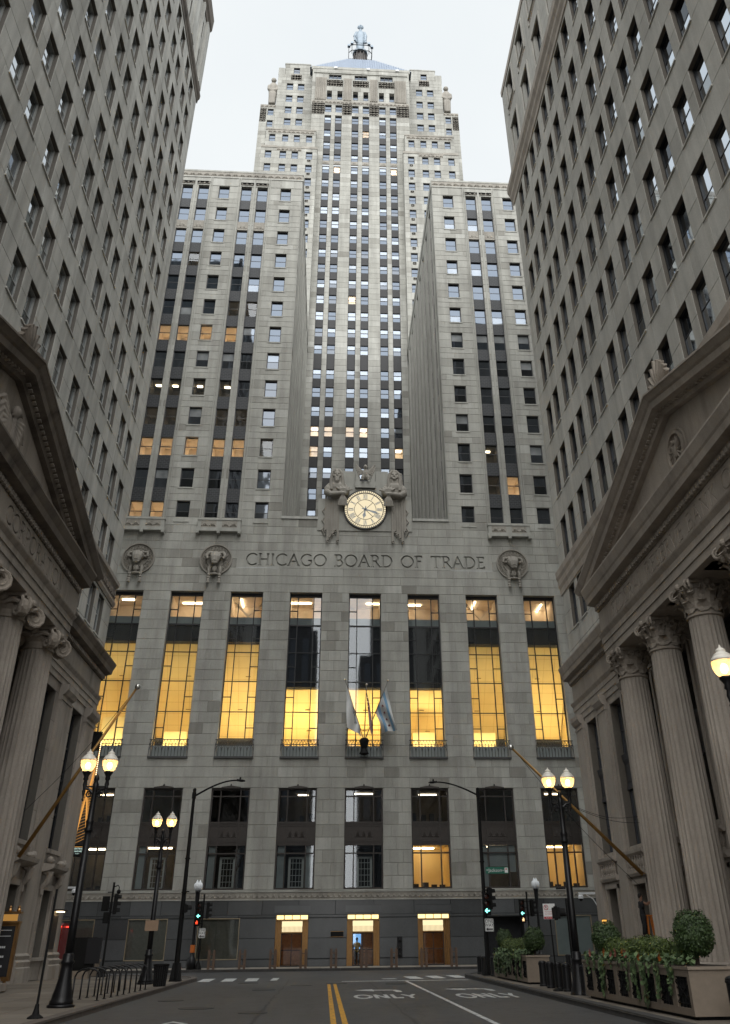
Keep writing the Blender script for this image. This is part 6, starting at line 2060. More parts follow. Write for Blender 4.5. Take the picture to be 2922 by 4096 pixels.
def arc_pts(cx, cy, r, a0, a1, n):
    return [(cx+r*math.cos(R(a0+(a1-a0)*i/n)), cy+r*math.sin(R(a0+(a1-a0)*i/n))) for i in range(n+1)]
def pavement(name, outline, kerb_line, slabs, zone):
    """raised walk: bed, paving slabs and a row of kerb stones, each stone its own part"""
    m = MB()
    top = [(x, y, .118) for x, y in outline]
    m.face(top)
    p = m.build(name, ['pavement_joint'], None, kind='structure')
    rest = MB()
    for x0, y0, x1, y1 in slabs:
        q = MB(); gpp = .012
        tn = random.uniform(-1, 1)
        q.hexa([(x0+gpp, y0+gpp, .15), (x1-gpp, y0+gpp, .15), (x1-gpp, y1-gpp, .15), (x0+gpp, y1-gpp, .15), (x0+gpp, y0+gpp, .119), (x1-gpp, y0+gpp, .119), (x1-gpp, y1-gpp, .119), (x0+gpp, y1-gpp, .119)], tn)
        q.build('paving_slab', ['pavement_slab'], p)
    for a, b in zip(kerb_line, kerb_line[1:]):
        a = Vector(a); b = Vector(b); L = (b-a).length; k = max(1, round(L/1.9)); d = (b-a)/L
        n = Vector((-d.y, d.x))
        for i in range(k):
            s = a+d*(L*i/k+.006); e = a+d*(L*(i+1)/k-.006)
            q = MB()
            w = .32
            P = [s, e, e+n*w, s+n*w]
            lo = [(v.x, v.y, -.04) for v in P]; hi = [(v.x+(n.x*.03 if j < 2 else 0), v.y+(n.y*.03 if j < 2 else 0), .155) for j, v in enumerate(P)]
            q.hexa(hi+lo); q.build('kerb_stone', ['kerb_stone' if zone != 'R' else 'kerb_dark'], p)
    return p
# left walk: kerb runs away from the viewer, turns into the cross street
cl = arc_pts(-12.6, 53.9, 6.0, 0, 90, 8)
kl = [(-6.6, -40), (-6.6, 10), (-6.6, 53.9)]+cl[1:]+[(-80, 59.9)]
out = kl+[(-80, 55.0), (-15.2, 55.0), (-15.2, -40)]
out_in = [(x-.2 if y < 54 else x, y-.2 if y > 54 else y) for x, y in kl]
sl = []
for i in range(5):
    for j in range(24):
        x0 = -14.75+1.56*i; y0 = 20.0+1.56*j
        if y0+1.56 < 53.9:
            sl.append((x0, y0, x0+1.56, y0+1.56))
for i in range(2):
    sl += [(-14.75+1.56*i, 52.76+1.56*j, -13.19+1.56*i, 54.32+1.56*j) for j in range(3)]
pavement('pavement', out, kl, sl, 'L')
# right walk
cr2 = arc_pts(13.6, 53.9, 6.0, 180, 90, 8)
kr = [(80, 59.9)]+list(reversed(cr2))+[(7.6, 10), (7.6, -40)]
out = kr+[(16.4, -40), (16.4, 55), (80, 55)]
sl = []
for i in range(5):
    for j in range(20):
        x0 = 7.95+1.6*i; y0 = 18+1.6*j
        if y0+1.6 < 53.9:
            sl.append((x0, y0, x0+1.6, y0+1.6))
pavement('pavement', out, kr, sl, 'R')
# walk in front of the skyscraper
kf = [(80, 69.5), (-80, 69.5)]
sl = [(-24+1.7*i, 69.85+1.7*j, -24+1.7*(i+1), 69.85+1.7*(j+1)) for i in range(31) for j in range(3)]
m = MB(); m.face([(-80, 69.5, .118), (80, 69.5, .118), (80, 75.4, .118), (-80, 75.4, .118)])
pf = m.build('pavement', ['pavement_joint'], None, kind='structure')
for x0, y0, x1, y1 in sl:
    q = MB(); q.box(x0+.012, y0+.012, .119, x1-.012, min(y1, 74.97)-.012, .15, random.uniform(-1, 1)); q.build('paving_slab', ['pavement_slab_pale'], pf)
for i in range(26):
    q = MB(); x = -24+2.1*i; q.box(x+.006, 69.5, -.04, x+2.094, 69.82, .155); q.build('kerb_stone', ['kerb_dark'], pf)

# ------------------------------------------------------------------ street lamps
def acorn(m_glow, m_white, m_iron, x, y, z, lit=True):
    m_iron.lathe([(.03, -.62), (.06, -.56), (.035, -.5), (.075, -.36), (.05, -.24), (.09, -.2), (.07, -.12), (.13, -.02), (.15, .0), (.15, .04)], (x, y, z), 10)
    m_glow.lathe([(.12, .04), (.185, .11), (.235, .22), (.25, .32), (.25, .37)], (x, y, z), 16)
    m_white.lathe([(.25, .37), (.243, .42), (.215, .465), (.19, .48), (.198, .50), (.15, .54), (.095, .575), (.108, .595), (.10, .635), (.055, .66), (.02, .69)], (x, y, z), 16)
    m_white.lathe([(.02, .66), (.028, .69), (.012, .74)], (x, y, z), 6)
def twin_lamp(loc, label, zb=6.5, half=.35):
    root = thing('street_lamp', label, 'street lamp', (0, 0, 0), 'twin globe street lamps')
    p = MB()
    # fluted bell base and tapering post
    p.lathe([(.40, 0), (.40, .06), (.36, .08)], (0, 0, 0), 8)
    b = MB()
    b.lathe([(.34, .06), (.33, .16), (.30, .2), (.29, .28), (.24, .45), (.19, .7), (.165, .95), (.16, 1.05), (.19, 1.08), (.19, 1.13), (.16, 1.16), (.155, 1.3), (.12, 1.34)], (0, 0, 0), 24, mod=lambda a, z: 1+.03*math.cos(8*a) if .25 < z < 1.0 else 1)
    b.build('lamp_base', ['iron_black'], root, smooth=True)
    p.lathe([(.12, 1.3), (.115, 2.2), (.10, zb-1.75)], (0, 0, 0), 16, mod=lambda a, z: 1+.03*math.cos(8*a))
    p.lathe([(.13, zb-1.75), (.14, zb-1.7), (.11, zb-1.62), (.12, zb-1.5), (.135, zb-1.45), (.10, zb-1.4), (.095, zb-1.0), (.075, zb-.55), (.09, zb-.5), (.10, zb-.36), (.05, zb-.25), (.09, zb-.2), (.06, zb-.1), (.015, zb-.02)], (0, 0, 0), 14)
    p.build('lamp_post', ['iron_black'], root, smooth=True)
    a = MB()
    for s in (-1, 1):
        a.tube([(s*.06, 0, zb-.62), (s*.2, 0, zb-.5), (s*(half-.04), 0, zb-.48), (s*half, 0, zb-.42)], [.05, .04, .04, .05], 8)
        spiral(a, (s*.17, 0, zb-.66), (s, 0, 0), (0, 0, 1), .1, 1.5, .03, 12)
        a.bar((0, 0, zb-.42), (s*half, 0, zb-.42), .045)
        a.lathe([(.0, -.42), (.035, -.36), (.015, -.3), (.05, -.16), (.035, -.08), (.055, 0)], (s*half, 0, zb-.45), 8)
    a.build('cross_arm', ['iron_black'], root)
    for s in (-1, 1):
        ir, gl_, wh = MB(), MB(), MB()
        acorn(gl_, wh, ir, s*half, 0, zb)
        h = ir.build('globe_holder', ['iron_black'], root, smooth=True)
        gl_.build('lamp_globe', ['lamp_globe'], h, smooth=True)
        bb = MB(); bb.ball((s*half, 0, zb+.22), .085, .085, .11, 10, 8); bb.build('bulb', ['lamp_bulb'], h, smooth=True)
        wh.build('globe_cap', ['lamp_white_glass'], h, smooth=True)
    root.location = loc
    return root
lamp0 = twin_lamp((-7.56, 30.42, .15), 'twin globe lamp with bell base beside the nearest bicycle rack, left walk', 6.35)
copy_tree(lamp0, (-7.93, 46.3, .15), None, 'twin globe lamp on the left walk, farther off beside the litter bin').location.z = .15
l2 = copy_tree(lamp0, (8.42, 33.0, .15), None, 'twin globe lamp rising behind the row of black bollards, right walk')
l2.location.z = .02
copy_tree(lamp0, (8.86, 18.0, .15), None, 'nearest lamp, only one lit globe showing at the right edge').location.z = .10

def globe_lamp(loc, label):
    root = thing('globe_lamp', label, 'street lamp', (0, 0, 0), 'unlit white globe lamps by the skyscraper')
    p = MB()
    p.lathe([(.32, 0), (.32, .5), (.2, .75), (.15, .8), (.12, 1.0), (.085, 3.2), (.11, 3.3), (.075, 3.4), (.11, 3.7), (.15, 4.3), (.16, 4.62), (.19, 4.68), (.19, 4.75)], (0, 0, 0), 14)
    p.build('lamp_post', ['iron_black'], root, smooth=True)
    for s in (-.09, .09):
        gl_ = MB(); gl_.lathe([(.12, 4.75), (.20, 4.9), (.235, 5.05), (.2, 5.2), (.1, 5.27), (.09, 5.32), (.03, 5.42), (.01, 5.46)], (s, s*.8, 0), 14)
        gl_.build('lamp_globe', ['globe_unlit'], root, smooth=True)
    root.location = loc
    return root
gl0 = globe_lamp((-9.1, 70.4, .15), 'white globe lamp left of the granite doors, with orange band')
m = MB(); m.lathe([(.17, 1.0), (.17, 1.45)], (-9.1, 70.4, .15), 12, cap=False); tag(m.build('pole_wrap', ['flower_orange']), 'orange wrap round the foot of the white globe lamp', 'wrap')
copy_tree(gl0, (15.45, 70.4, .15), None, 'white globe lamp behind the far hedge planter on the right')

def cobra(loc, top, arm, label, arm_y=0.0):
    root = thing('cobra_light', label, 'street light', (0, 0, 0), 'arm street lights over the crossing')
    b = MB(); b.box(-.27, -.27, 0, .27, .27, .08); b.hexa([(-.25, -.25, .08), (.25, -.25, .08), (.25, .25, .08), (-.25, .25, .08), (-.17, -.17, .75), (.17, -.17, .75), (.17, .17, .75), (-.17, .17, .75)]); b.build('pole_base', ['iron_matt'], root)
    p = MB(); p.tube([(0, 0, .7), (0, 0, top)], [.13, .075], 12); p.lathe([(.09, 0), (.09, .12), (.03, .16)], (0, 0, top), 10); p.lathe([(.11, -.25), (.11, .05)], (0, 0, top-.1), 10)
    for z in (1.6, 2.6, 3.7, 5.2):
        p.lathe([(.135, 0), (.135, .06)], (0, 0, z), 12)
    p.build('pole', ['iron_matt'], root)
    dx, dz = arm
    a = MB(); pts = []
    for i in range(13):
        t = i/12
        pts.append((dx*.84*t, 0, top-.25+(dz+.25)*math.sin(PI/2*t)))
    a.tube(pts, [.05-.015*i/12 for i in range(13)], 8); a.build('arm', ['iron_matt'], root)
    h = MB(); s = 1 if dx > 0 else -1
    x0 = dx*.83; z = top+dz
    h.hexa([(x0, -.10, z-.04), (x0, .10, z-.04), (x0, .08, z+.06), (x0, -.08, z+.06), (dx, -.13, z-.05), (dx, .13, z-.05), (dx, .06, z+.0), (dx, -.06, z+.0)])
    h.ball((dx*.93, 0, z-.02), .2, .14, .06); h.lathe([(.05, 0), (.05, .08), (.03, .12)], (dx*.90, 0, z+.04), 8)
    h.build('lamp_head', ['iron_matt'], root)
    root.location = loc
    return root
cbl = cobra((-7.04, 49.2, .15), 8.4, (2.62, .55), 'slim pole with curved arm leaning over the street from the left walk')
cbr = cobra((8.57, 52.1, .15), 8.85, (-2.82, .45), 'slim pole with curved arm carrying the green street name sign')

# ------------------------------------------------------------------ traffic lights and signs
def arrow_poly(m, c, s, y):
    x, z = c
    P = [(-.5, 0), (-.05, .42), (.1, .3), (-.1, .1), (.5, .1), (.5, -.1), (-.1, -.1), (.1, -.3), (-.05, -.42)]
    m.face([(x+px*s, y, z+pz*s) for px, pz in P])
def signal_head(root, x, y, z0, lit=None, n=3, rotz=0.0, depth=.2):
    h = MB(); H = .33*n
    ca, sa = math.cos(rotz), math.sin(rotz)
    h.box(-.17, 0, z0, .17, depth, z0+H)
    h.box(-.21, depth*.5, z0-.04, .21, depth*.5+.02, z0+H+.04)
    for i in range(n):
        zc = z0+.165+.33*i
        k = 9
        for j in range(k):
            a0 = R(-20+220*j/k); a1 = R(-20+220*(j+1)/k)
            r = .145
            h.face([(r*math.cos(a0), 0, zc+r*math.sin(a0)), (r*math.cos(a1), 0, zc+r*math.sin(a1)), (r*math.cos(a1), -.2, zc+r*math.sin(a1)), (r*math.cos(a0), -.2, zc+r*math.sin(a0))])
    for v in range(len(h.v)):
        px, py, pz = h.v[v]; h.v[v] = (x+px*ca-py*sa, y+px*sa+py*ca, pz)
    o = h.build('signal_head', ['iron_matt'], root)
    for i in range(n):
        q = MB(); zc = z0+.165+.33*i
        if lit and lit[0] == i:
            if lit[1] == 'arrow':
                arrow_poly(q, (0, zc), .27, -.012); mt = 'signal_green'
            else:
                for (a, b) in (((-.05, -.1), (.0, .08)), ((.05, -.1), (0, .08)), ((-.08, .0), (.08, .04)), ((0, .08), (0, .13))):
                    q.bar((a[0], -.012, zc+a[1]), (b[0], -.012, zc+b[1]), .045, .02, up=(0, 1, 0))
                mt = 'signal_red' if lit[1] == 'hand' else 'signal_walk'
        else:
            q.lathe([(.13, 0), (.12, .015), (.02, .03)], (0, 0, 0), 12, cap=False)
            q.v = [(px, -.004-pz, zc+py) for px, py, pz in q.v]; mt = 'lens_dark'
        q.v = [(x+px*ca-py*sa, y+px*sa+py*ca, pz) for px, py, pz in q.v]
        q.build('lens', [mt], o)
def signal_post(loc, top, label, heads, base=True):
    root = thing('traffic_light', label, 'traffic light', (0, 0, 0))
    p = MB(); p.tube([(0, 0, .1), (0, 0, top)], .06, 10)
    if base:
        p.lathe([(.24, 0), (.22, .12), (.12, .38), (.08, .45)], (0, 0, 0), 10)
    p.build('pole', ['iron_matt'], root)
    br = MB()
    for hd in heads:
        br.bar((0, 0, hd[2]+.1), (hd[0], hd[1]+.1, hd[2]+.1), .05); br.bar((0, 0, hd[2]+.33*hd.get('n', 3) if isinstance(hd, dict) else hd[2]+.9), (hd[0], hd[1]+.1, hd[2]+.9), .05)
    br.build('bracket', ['iron_matt'], root)
    for hd in heads:
        signal_head(root, *hd)
    root.location = loc
    return root
signal_post((-8.6, 70.3, .15), 4.55, 'traffic light with green arrow and red hand before the left shop window', [(-.28, -.12, 3.02, (0, 'arrow'), 3, 0.0), (.42, .0, 3.02, None, 3, PI*.55), (-.36, -.15, 2.62, (0, 'hand'), 1, 0.0)])
signal_post((14.7, 70.3, .15), 4.55, 'traffic light with green arrow and walking figure behind the right planter', [(-.42, -.12, 3.02, (0, 'arrow'), 3, 0.0), (.42, .0, 3.02, None, 3, PI*.55), (-.40, -.15, 2.62, (0, 'walk'), 1, 0.0)])
sl1 = signal_post((-12.2, 56.9, .15), 4.6, 'unlit dark traffic light with camera at the left corner of the crossing', [(.32, .0, 3.0, None, 3, PI*.6), (-.32, .1, 3.2, None, 2, PI)])
m = MB(); m.tube([(0, 0, 4.35), (.25, 0, 4.45), (.32, 0, 4.35), (.32, 0, 4.2)], .03, 6); m.ball((.32, 0, 4.12), .12, .12, .12); m.box(-.32, -.2, 2.55, -.02, .1, 3.1)
o = m.build('camera_arm', ['iron_matt']); o.parent = sl1
tl = signal_post((8.52, 51.85, .15), 3.9, 'traffic light with bright green arrow above the one way sign', [(.12, -.12, 2.72, (0, 'arrow'), 3, 0.0), (.42, .1, 2.95, None, 3, PI*.55)], base=False)
tl2 = signal_post((8.30, 33.05, .15), 2.75, 'small dark signal box clamped to the right twin lamp', [(-.32, 0, 2.15, None, 1, PI*.5)], base=False)
m = MB(); tl3 = signal_post((-7.02, 48.95, .15), 3.6, 'small signal box on the slim left pole seen from behind', [(.24, .05, 2.85, None, 1, PI*.6)], base=False)

def board(name, label, cat, x, y, z, w, h, mat, t=.012, group=None):
    root = thing(name, label, cat, (x, y, z-h/2), group)
    m = MB(); r = .035
    pts = []
    for cx, cz, a0 in ((w/2-r, h/2-r, 0), (-w/2+r, h/2-r, 90), (-w/2+r, -h/2+r, 180), (w/2-r, -h/2+r, 270)):
        for i in range(4):
            a = R(a0+30*i); pts.append((x+cx+r*math.cos(a), y, z+cz+r*math.sin(a)))
    m.prism(pts, (0, 0, 0), (0, t, 0)); m.build('panel', [mat], root)
    return root
def one_way(x, y, z, label):
    b = board('one_way_sign', label, 'sign', x, y, z, .46, .58, 'sign_white', group='one way signs')
    lettering('ONE', .21, 'sign_black', b, (x, y-.004, z+.165)); lettering('WAY', .21, 'sign_black', b, (x, y-.004, z-.01))
    m = MB(); P = [(-.5, 0), (-.2, .3), (-.2, .1), (.5, .1), (.5, -.1), (-.2, -.1), (-.2, -.3)]
    m.face([(x+a*.36, y-.004, z-.19+c_*.28) for a, c_ in P]); m.build('arrow', ['sign_black'], b)
    m = MB(); w, h = .42, .54
    for a, c_, d, e in ((-w/2, -h/2, w/2, -h/2+.014), (-w/2, h/2-.014, w/2, h/2), (-w/2, -h/2, -w/2+.014, h/2), (w/2-.014, -h/2, w/2, h/2)):
        m.face([(x+a, y-.003, z+c_), (x+d, y-.003, z+c_), (x+d, y-.003, z+e), (x+a, y-.003, z+e)])
    m.build('border', ['sign_black'], b)
one_way(-8.52, 70.12, 2.30, 'white one way sign below the red hand signal, left')
one_way(8.68, 51.6, 2.38, 'white one way sign below the bright green arrow, right')
b = board('street_name_sign', 'green street name sign reading W Jackson Blvd on the slim pole', 'sign', 9.36, 52.0, 4.95, 1.26, .33, 'sign_green')
lettering('Jackson', .24, 'sign_white', b, (9.25, 51.993, 4.95)); lettering('W', .11, 'sign_white', b, (8.82, 51.993, 4.96)); lettering('Blvd', .11, 'sign_white', b, (9.66, 51.993, 4.95))
m = MB(); m.face([(9.78, 51.995, 4.83), (9.96, 51.995, 4.83), (9.96, 51.995, 5.08), (9.78, 51.995, 5.08)]); m.build('emblem_panel', ['sign_white'], b)
m = MB(); m.face([(9.82, 51.99, 4.98), (9.92, 51.99, 4.98), (9.90, 51.99, 5.04), (9.84, 51.99, 5.04)]); m.build('emblem', ['sign_red'], b)
# no parking sign on its own post
npk = thing('parking_sign', 'white no parking sign with red tow zone strip on a thin post', 'sign', (8.26, 35.45, .15))
m = MB(); m.tube([(8.26, 35.45, .15), (8.2, 35.45, 2.85)], .028, 8); m.lathe([(.19, 0), (.16, .06), (.05, .1)], (8.26, 35.45, .15), 12); m.build('post', ['iron_matt'], npk)
m = MB(); m.box(7.97, 35.38, 2.33, 8.41, 35.395, 2.82); m.build('panel', ['sign_white'], npk)
m = MB(); m.box(7.98, 35.372, 2.34, 8.40, 35.379, 2.41); m.build('red_strip', ['sign_red'], npk)
lettering('TOW ZONE', .055, 'sign_white', npk, (8.19, 35.368, 2.375)); lettering('NO STOPPING', .05, 'sign_red', npk, (8.19, 35.376, 2.56)); lettering('NO STANDING', .05, 'sign_red', npk, (8.19, 35.376, 2.49))
m = MB()
for i in range(20):
    a = 2*PI*i/20; b_ = 2*PI*(i+1)/20
    m.face([(8.08+r*math.cos(t), 35.375, 2.70+r*math.sin(t)) for r, t in ((.065, a), (.085, a), (.085, b_), (.065, b_))])
m.bar((8.02, 35.375, 2.76), (8.14, 35.375, 2.64), .016, .004, up=(0, 1, 0)); m.build('ban_ring', ['sign_red'], npk)
lettering('P', .12, 'sign_black', npk, (8.08, 35.377, 2.70))
m = MB(); m.face([(8.0, 35.376, 2.62), (8.38, 35.376, 2.62), (8.38, 35.376, 2.625), (8.0, 35.376, 2.625)]); m.build('rule', ['sign_black'], npk)
# thin bare pole, left foreground
bp = thing('bare_pole', 'thin bare black pole on a flared foot in the left foreground', 'pole', (-7.06, 26.1, .15))
m = MB(); m.box(-7.085, 26.075, .15, -7.035, 26.125, 2.95); m.build('post', ['iron_matt'], bp)
m = MB(); m.lathe([(.2, 0), (.19, .03), (.09, .09), (.06, .2), (.045, .3)], (-7.06, 26.1, .15), 14); m.build('foot', ['iron_matt'], bp)
m = MB(); m.box(-8.22, 46.1, 2.2, -7.62, 46.12, 2.62)
tag(m.build('sign_plate', ['sign_back']), 'brown back of a sign plate strapped to the second twin lamp', 'sign')
for o_ in ():
    pass

# ------------------------------------------------------------------ small street things
def hoop(x0, y, w, h):
    m = MB(); pts = [(x0, y, .15), (x0, y, h-.2)]
    for i in range(7):
        a = PI-PI*i/6; pts.append((x0+w/2+w/2*math.cos(a), y, h-.22+.22*math.sin(a)))
    pts += [(x0+w, y, .15)]
    m.tube(pts, .027, 8)
    return m
RACK = ['first and nearest hoop of the bicycle rack row, by the big lamp base', 'second hoop from the near end of the bicycle rack row', 'third hoop from the near end of the bicycle rack row', 'fourth hoop from the near end of the bicycle rack row', 'fifth and middle hoop of the bicycle rack row', 'fourth hoop from the far end of the bicycle rack row', 'third hoop from the far end of the bicycle rack row', 'last but one hoop at the far end of the bicycle rack row', 'farthest hoop of the bicycle rack row, near the litter bin']
for i in range(9):
    y = 33.7+.92*i; w = .80; x0 = -8.06+.03*i
    root = thing('bicycle_rack', RACK[i], 'bicycle rack', (x0+w/2, y, .15), 'bicycle racks along the left kerb')
    hoop(x0, y, w, 1.03).build('hoop', ['iron_black'], root, smooth=True)
    for x in (x0, x0+w):
        m = MB(); m.lathe([(.07, 0), (.07, .012), (.03, .02)], (x, y, .15), 10); m.build('foot', ['iron_black'], root)
tb = thing('litter_bin', 'black round litter bin beside the far twin lamp', 'bin', (-6.92, 43.85, .15))
m = MB(); m.lathe([(.24, 0), (.25, .02), (.30, .72), (.34, .74), (.34, .80), (.30, .81), (.28, .7)], (-6.92, 43.85, .15), 20); m.build('body', ['iron_matt'], tb)
for i in range(20):
    a = 2*PI*i/20
    m = MB(); m.bar((-6.92+.25*math.cos(a), 43.85+.25*math.sin(a), .18), (-6.92+.305*math.cos(a), 43.85+.305*math.sin(a), .87), .03); m.build('slat', ['iron_black'], tb)
hy = thing('fire_hydrant', 'small red fire hydrant at the left corner of the crossing', 'hydrant', (-8.3, 58.6, .15))
m = MB(); m.lathe([(.16, 0), (.16, .05), (.1, .07), (.1, .45), (.13, .47), (.13, .5), (.1, .58), (.03, .66)], (-8.3, 58.6, .15), 14); m.build('body', ['hydrant_red'], hy, smooth=True)
for s in (-1, 1):
    m = MB(); m.tube([(-8.3+s*.08, 58.6, .5), (-8.3+s*.19, 58.6, .5)], .05, 8); m.build('nozzle', ['hydrant_red'], hy)
# bronze bollard pairs before the skyscraper
BOL = [-7.72+2.11*i for i in range(9)]
ORD = ['in front of the left shop window', 'right of the left shop window', 'left of the left door', 'right of the left door', 'beside the wall plaque', 'just before the middle door', 'beside the standpipe', 'before the right door', 'rightmost, past the right door']
for i, x in enumerate(BOL):
    root = thing('bronze_bollard', 'slim paired bronze bollard '+ORD[i], 'bollard', (x, 70.2, .15), 'bronze bollards along the far kerb')
    for s in (-.17, .17):
        m = MB(); m.box(x+s-.085, 70.12, .15, x+s+.085, 70.28, 1.22); m.box(x+s-.055, 70.145, 1.22, x+s+.055, 70.255, 1.3); m.build('post', ['bronze_bollard'], root)
    m = MB(); m.box(x-.1, 70.17, .28, x+.1, 70.23, .36); m.box(x-.1, 70.17, 1.0, x+.1, 70.23, 1.06); m.build('link', ['bronze_bollard'], root)
# black bollards
def bollard(loc, label):
    root = thing('black_bollard', label, 'bollard', (0, 0, 0), 'black bollards on the right walk')
    m = MB(); m.lathe([(.17, 0), (.17, .06), (.15, .08), (.15, .70), (.17, .71), (.17, .75), (.155, .76)], (0, 0, 0), 18); m.build('body', ['iron_black'], root, smooth=False)
    m = MB(); m.lathe([(.165, .76), (.155, .79), (.12, .825), (.06, .845), (.01, .85)], (0, 0, 0), 18); m.build('domed_cap', ['iron_black'], root, smooth=True)
    root.location = loc
    return root
b0 = bollard((8.62, 39.26, .15), 'black bollard standing right against the end of the far planter')
for (x, y), lab in (((8.56, 37.75), 'second black bollard from the far planter'), ((8.6, 36.6), 'third black bollard from the far planter, behind the sign post'),
                    ((8.55, 35.15), 'third black bollard from the near planter'), ((8.54, 33.75), 'second black bollard from the near planter, before the lamp'), ((8.52, 32.6), 'black bollard half hidden by ivy at the near planter'),
                    ((8.5, 54.4), 'farthest black bollard at the right corner of the crossing'), ((8.5, 53.0), 'black bollard just behind the slim pole of the right corner'), ((8.7, 51.2), 'black bollard touching the far end of the far planter'),
                    ((13.8, 56.0), 'black bollard in the distance left of the lamp post, near the bank corner'), ((14.9, 55.8), 'black bollard in the distance right of the lamp post, near the bank corner'), ((8.9, 21.6), 'nearest black bollard, cut by the right edge of the picture')):
    copy_tree(b0, (x, y, .15), None, lab)
# small cabinet lamp and box sign at left corner
bx = thing('box_sign', 'large black boxed sign seen from behind at the left corner', 'sign', (-12.8, 55.2, .5))
m = MB(); m.box(-13.55, 55.0, .62, -12.3, 55.35, 2.02); m.build('cabinet', ['iron_matt'], bx)
m = MB(); m.box(-12.75, 54.85, .82, -12.0, 54.99, 2.0); m.build('side_panel', ['jacket_black'], bx)
m = MB(); m.box(-13.4, 55.05, .5, -12.5, 55.3, .62); m.build('foot', ['iron_matt'], bx)
sb = MB(); sb.hexa([(-13.8, 54.9, .15), (-12.5, 54.9, .15), (-12.5, 55.6, .15), (-13.8, 55.6, .15), (-13.76, 54.94, .5), (-12.54, 54.94, .5), (-12.54, 55.56, .5), (-13.76, 55.56, .5)])
tag(sb.build('stone_plinth', ['planter_stone']), 'tan stone block under the black boxed sign', 'plinth')
lw_ = thing('low_wall', 'low pale stone wall with coping behind the boxed sign', 'wall', (-13.6, 59.2, .15))
m = MB(); m.box(-15.4, 59.0, .15, -12.9, 59.35, .85); m.build('body', ['planter_stone'], lw_)
m = MB(); m.box(-15.45, 58.95, .85, -12.85, 59.4, .97); m.build('coping', ['planter_rim'], lw_)
# bus in the cross street, mostly hidden
bus = thing('bus', 'red bus with lit red tail lights half hidden behind the left corner', 'bus', (-20, 64, 0))
m = MB(); prof = [(.75, .45), (.75, 2.5), (.85, 2.75), (1.05, 2.86), (2.55, 2.86), (2.95, 2.75), (3.05, 2.5), (3.05, .45)]
m.prism([(-16.4, 62.6+a, z) for a, z in prof], (0, 0, 0), (-9, 0, 0)); m.build('body', ['red_paint'], bus)
m = MB(); m.box(-25.3, 63.3, .28, -16.5, 65.6, .46); m.build('chassis', ['rubber'], bus)
m = MB(); m.box(-16.4, 63.4, .46, -16.34, 65.6, .72); m.build('bumper', ['panel_white'], bus)
for x in (-18.4, -23.5):
    for y in (63.4, 65.5):
        m = MB(); m.lathe([(.48, -.14), (.5, -.1), (.5, .1), (.48, .14)], (0, 0, 0), 18); m.v = [(x+px, y+pz, .5+py) for px, py, pz in m.v]; w_ = m.build('wheel', ['rubber'], bus)
        m = MB(); m.lathe([(.28, -.15), (.28, .15)], (0, 0, 0), 14); m.v = [(x+px, y+pz, .5+py) for px, py, pz in m.v]; m.build('rim', ['panel_white'], w_)
m = MB(); m.box(-17.1, 63.30, .95, -16.55, 63.345, 1.75); m.build('poster_white', ['panel_white'], bus) if False else None
for x, y in ((-16.55, 63.33), (-16.37, 64.3)):
    m = MB(); m.box(x-.10, y-.02, 2.62, x+.10, y+.02, 2.70); m.build('tail_light', ['bus_light'], bus)
m = MB(); m.tube([(-17.0, 63.33, 2.05), (-16.9, 63.33, 2.3), (-16.75, 63.33, 2.15), (-16.65, 63.33, 2.4), (-16.5, 63.33, 2.45)], [.03, .06, .05, .06, .03], 6); m.build('script_mark', ['panel_white'], bus)
for k, t_ in enumerate(('ZERO', 'ZERO', 'ZERO')):
    if k == 1:
        lettering(t_, .24, 'panel_white', bus, (-16.78, 63.335, 1.35))
    else:
        m = MB(); z = 1.55-.2*k
        for j in range(4):
            m.box(-17.0+.12*j, 63.33, z-.06, -16.91+.12*j, 63.343, z+.06)
        m.build('small_print', ['panel_white'], bus)
m = MB(); m.box(-17.12, 63.33, .85, -17.07, 63.343, 2.1); m.build('poster_edge', ['panel_white'], bus)
# bronze notice cabinet at the left edge
nb = thing('notice_cabinet', 'bronze cabinet with a white-lettered black menu at the left edge', 'notice board', (-12.72, 40.6, .15))
m = MB(); m.box(-13.42, 40.55, .5, -12.24, 40.8, 2.45); m.box(-13.42, 40.45, 2.45, -12.20, 40.85, 2.52); m.box(-13.37, 40.5, 2.78, -12.22, 40.83, 2.86); m.build('case', ['bronze'], nb)
m = MB(); m.box(-13.32, 40.53, .65, -12.34, 40.549, 2.35); m.build('menu', ['jacket_black'], nb)
m = MB(); m.box(-13.32, 40.5, 2.53, -12.32, 40.54, 2.76); m.build('lit_head', ['cabinet_glow'], nb)
for k, (t_, s_) in enumerate((('BANK', .13), ('Bar', .11), ('MARKET', .09), ('Hours', .08))):
    if k:
        m = MB()
        for j in range(4):
            m.box(-12.88+.075*j, 40.522, 1.92-.32*k, -12.82+.075*j, 40.531, 1.99-.32*k)
        m.build('menu_line', ['panel_white'], nb)
m = MB(); m.box(-12.94, 40.52, 2.2, -12.46, 40.531, 2.22); m.box(-12.94, 40.52, 2.0, -12.46, 40.531, 2.02); m.build('menu_rule', ['panel_white'], nb)
for k in range(6):
    m = MB(); m.ball((-13.20, 40.52, 2.2-.27*k), .025, .02, .03, 6, 5); m.build('bulb', ['wall_lamp'], nb)
for x in (-13.22, -12.42):
    m = MB(); m.tube([(x, 40.66, .5), (x, 40.66, .3), (x+.03, 40.6, .22)], [.07, .04, .06], 8); m.ball((x+.05, 40.55, .2), .1, .12, .05, 8, 5); m.build('claw_foot', ['bronze'], nb)
for x in (-13.12, -12.72, -12.37):
    m = MB(); m.lathe([(.07, 0), (.09, .05), (.05, .12), (.07, .16), (.01, .22)], (x, 40.66, 2.86), 8); m.build('finial', ['bronze'], nb)

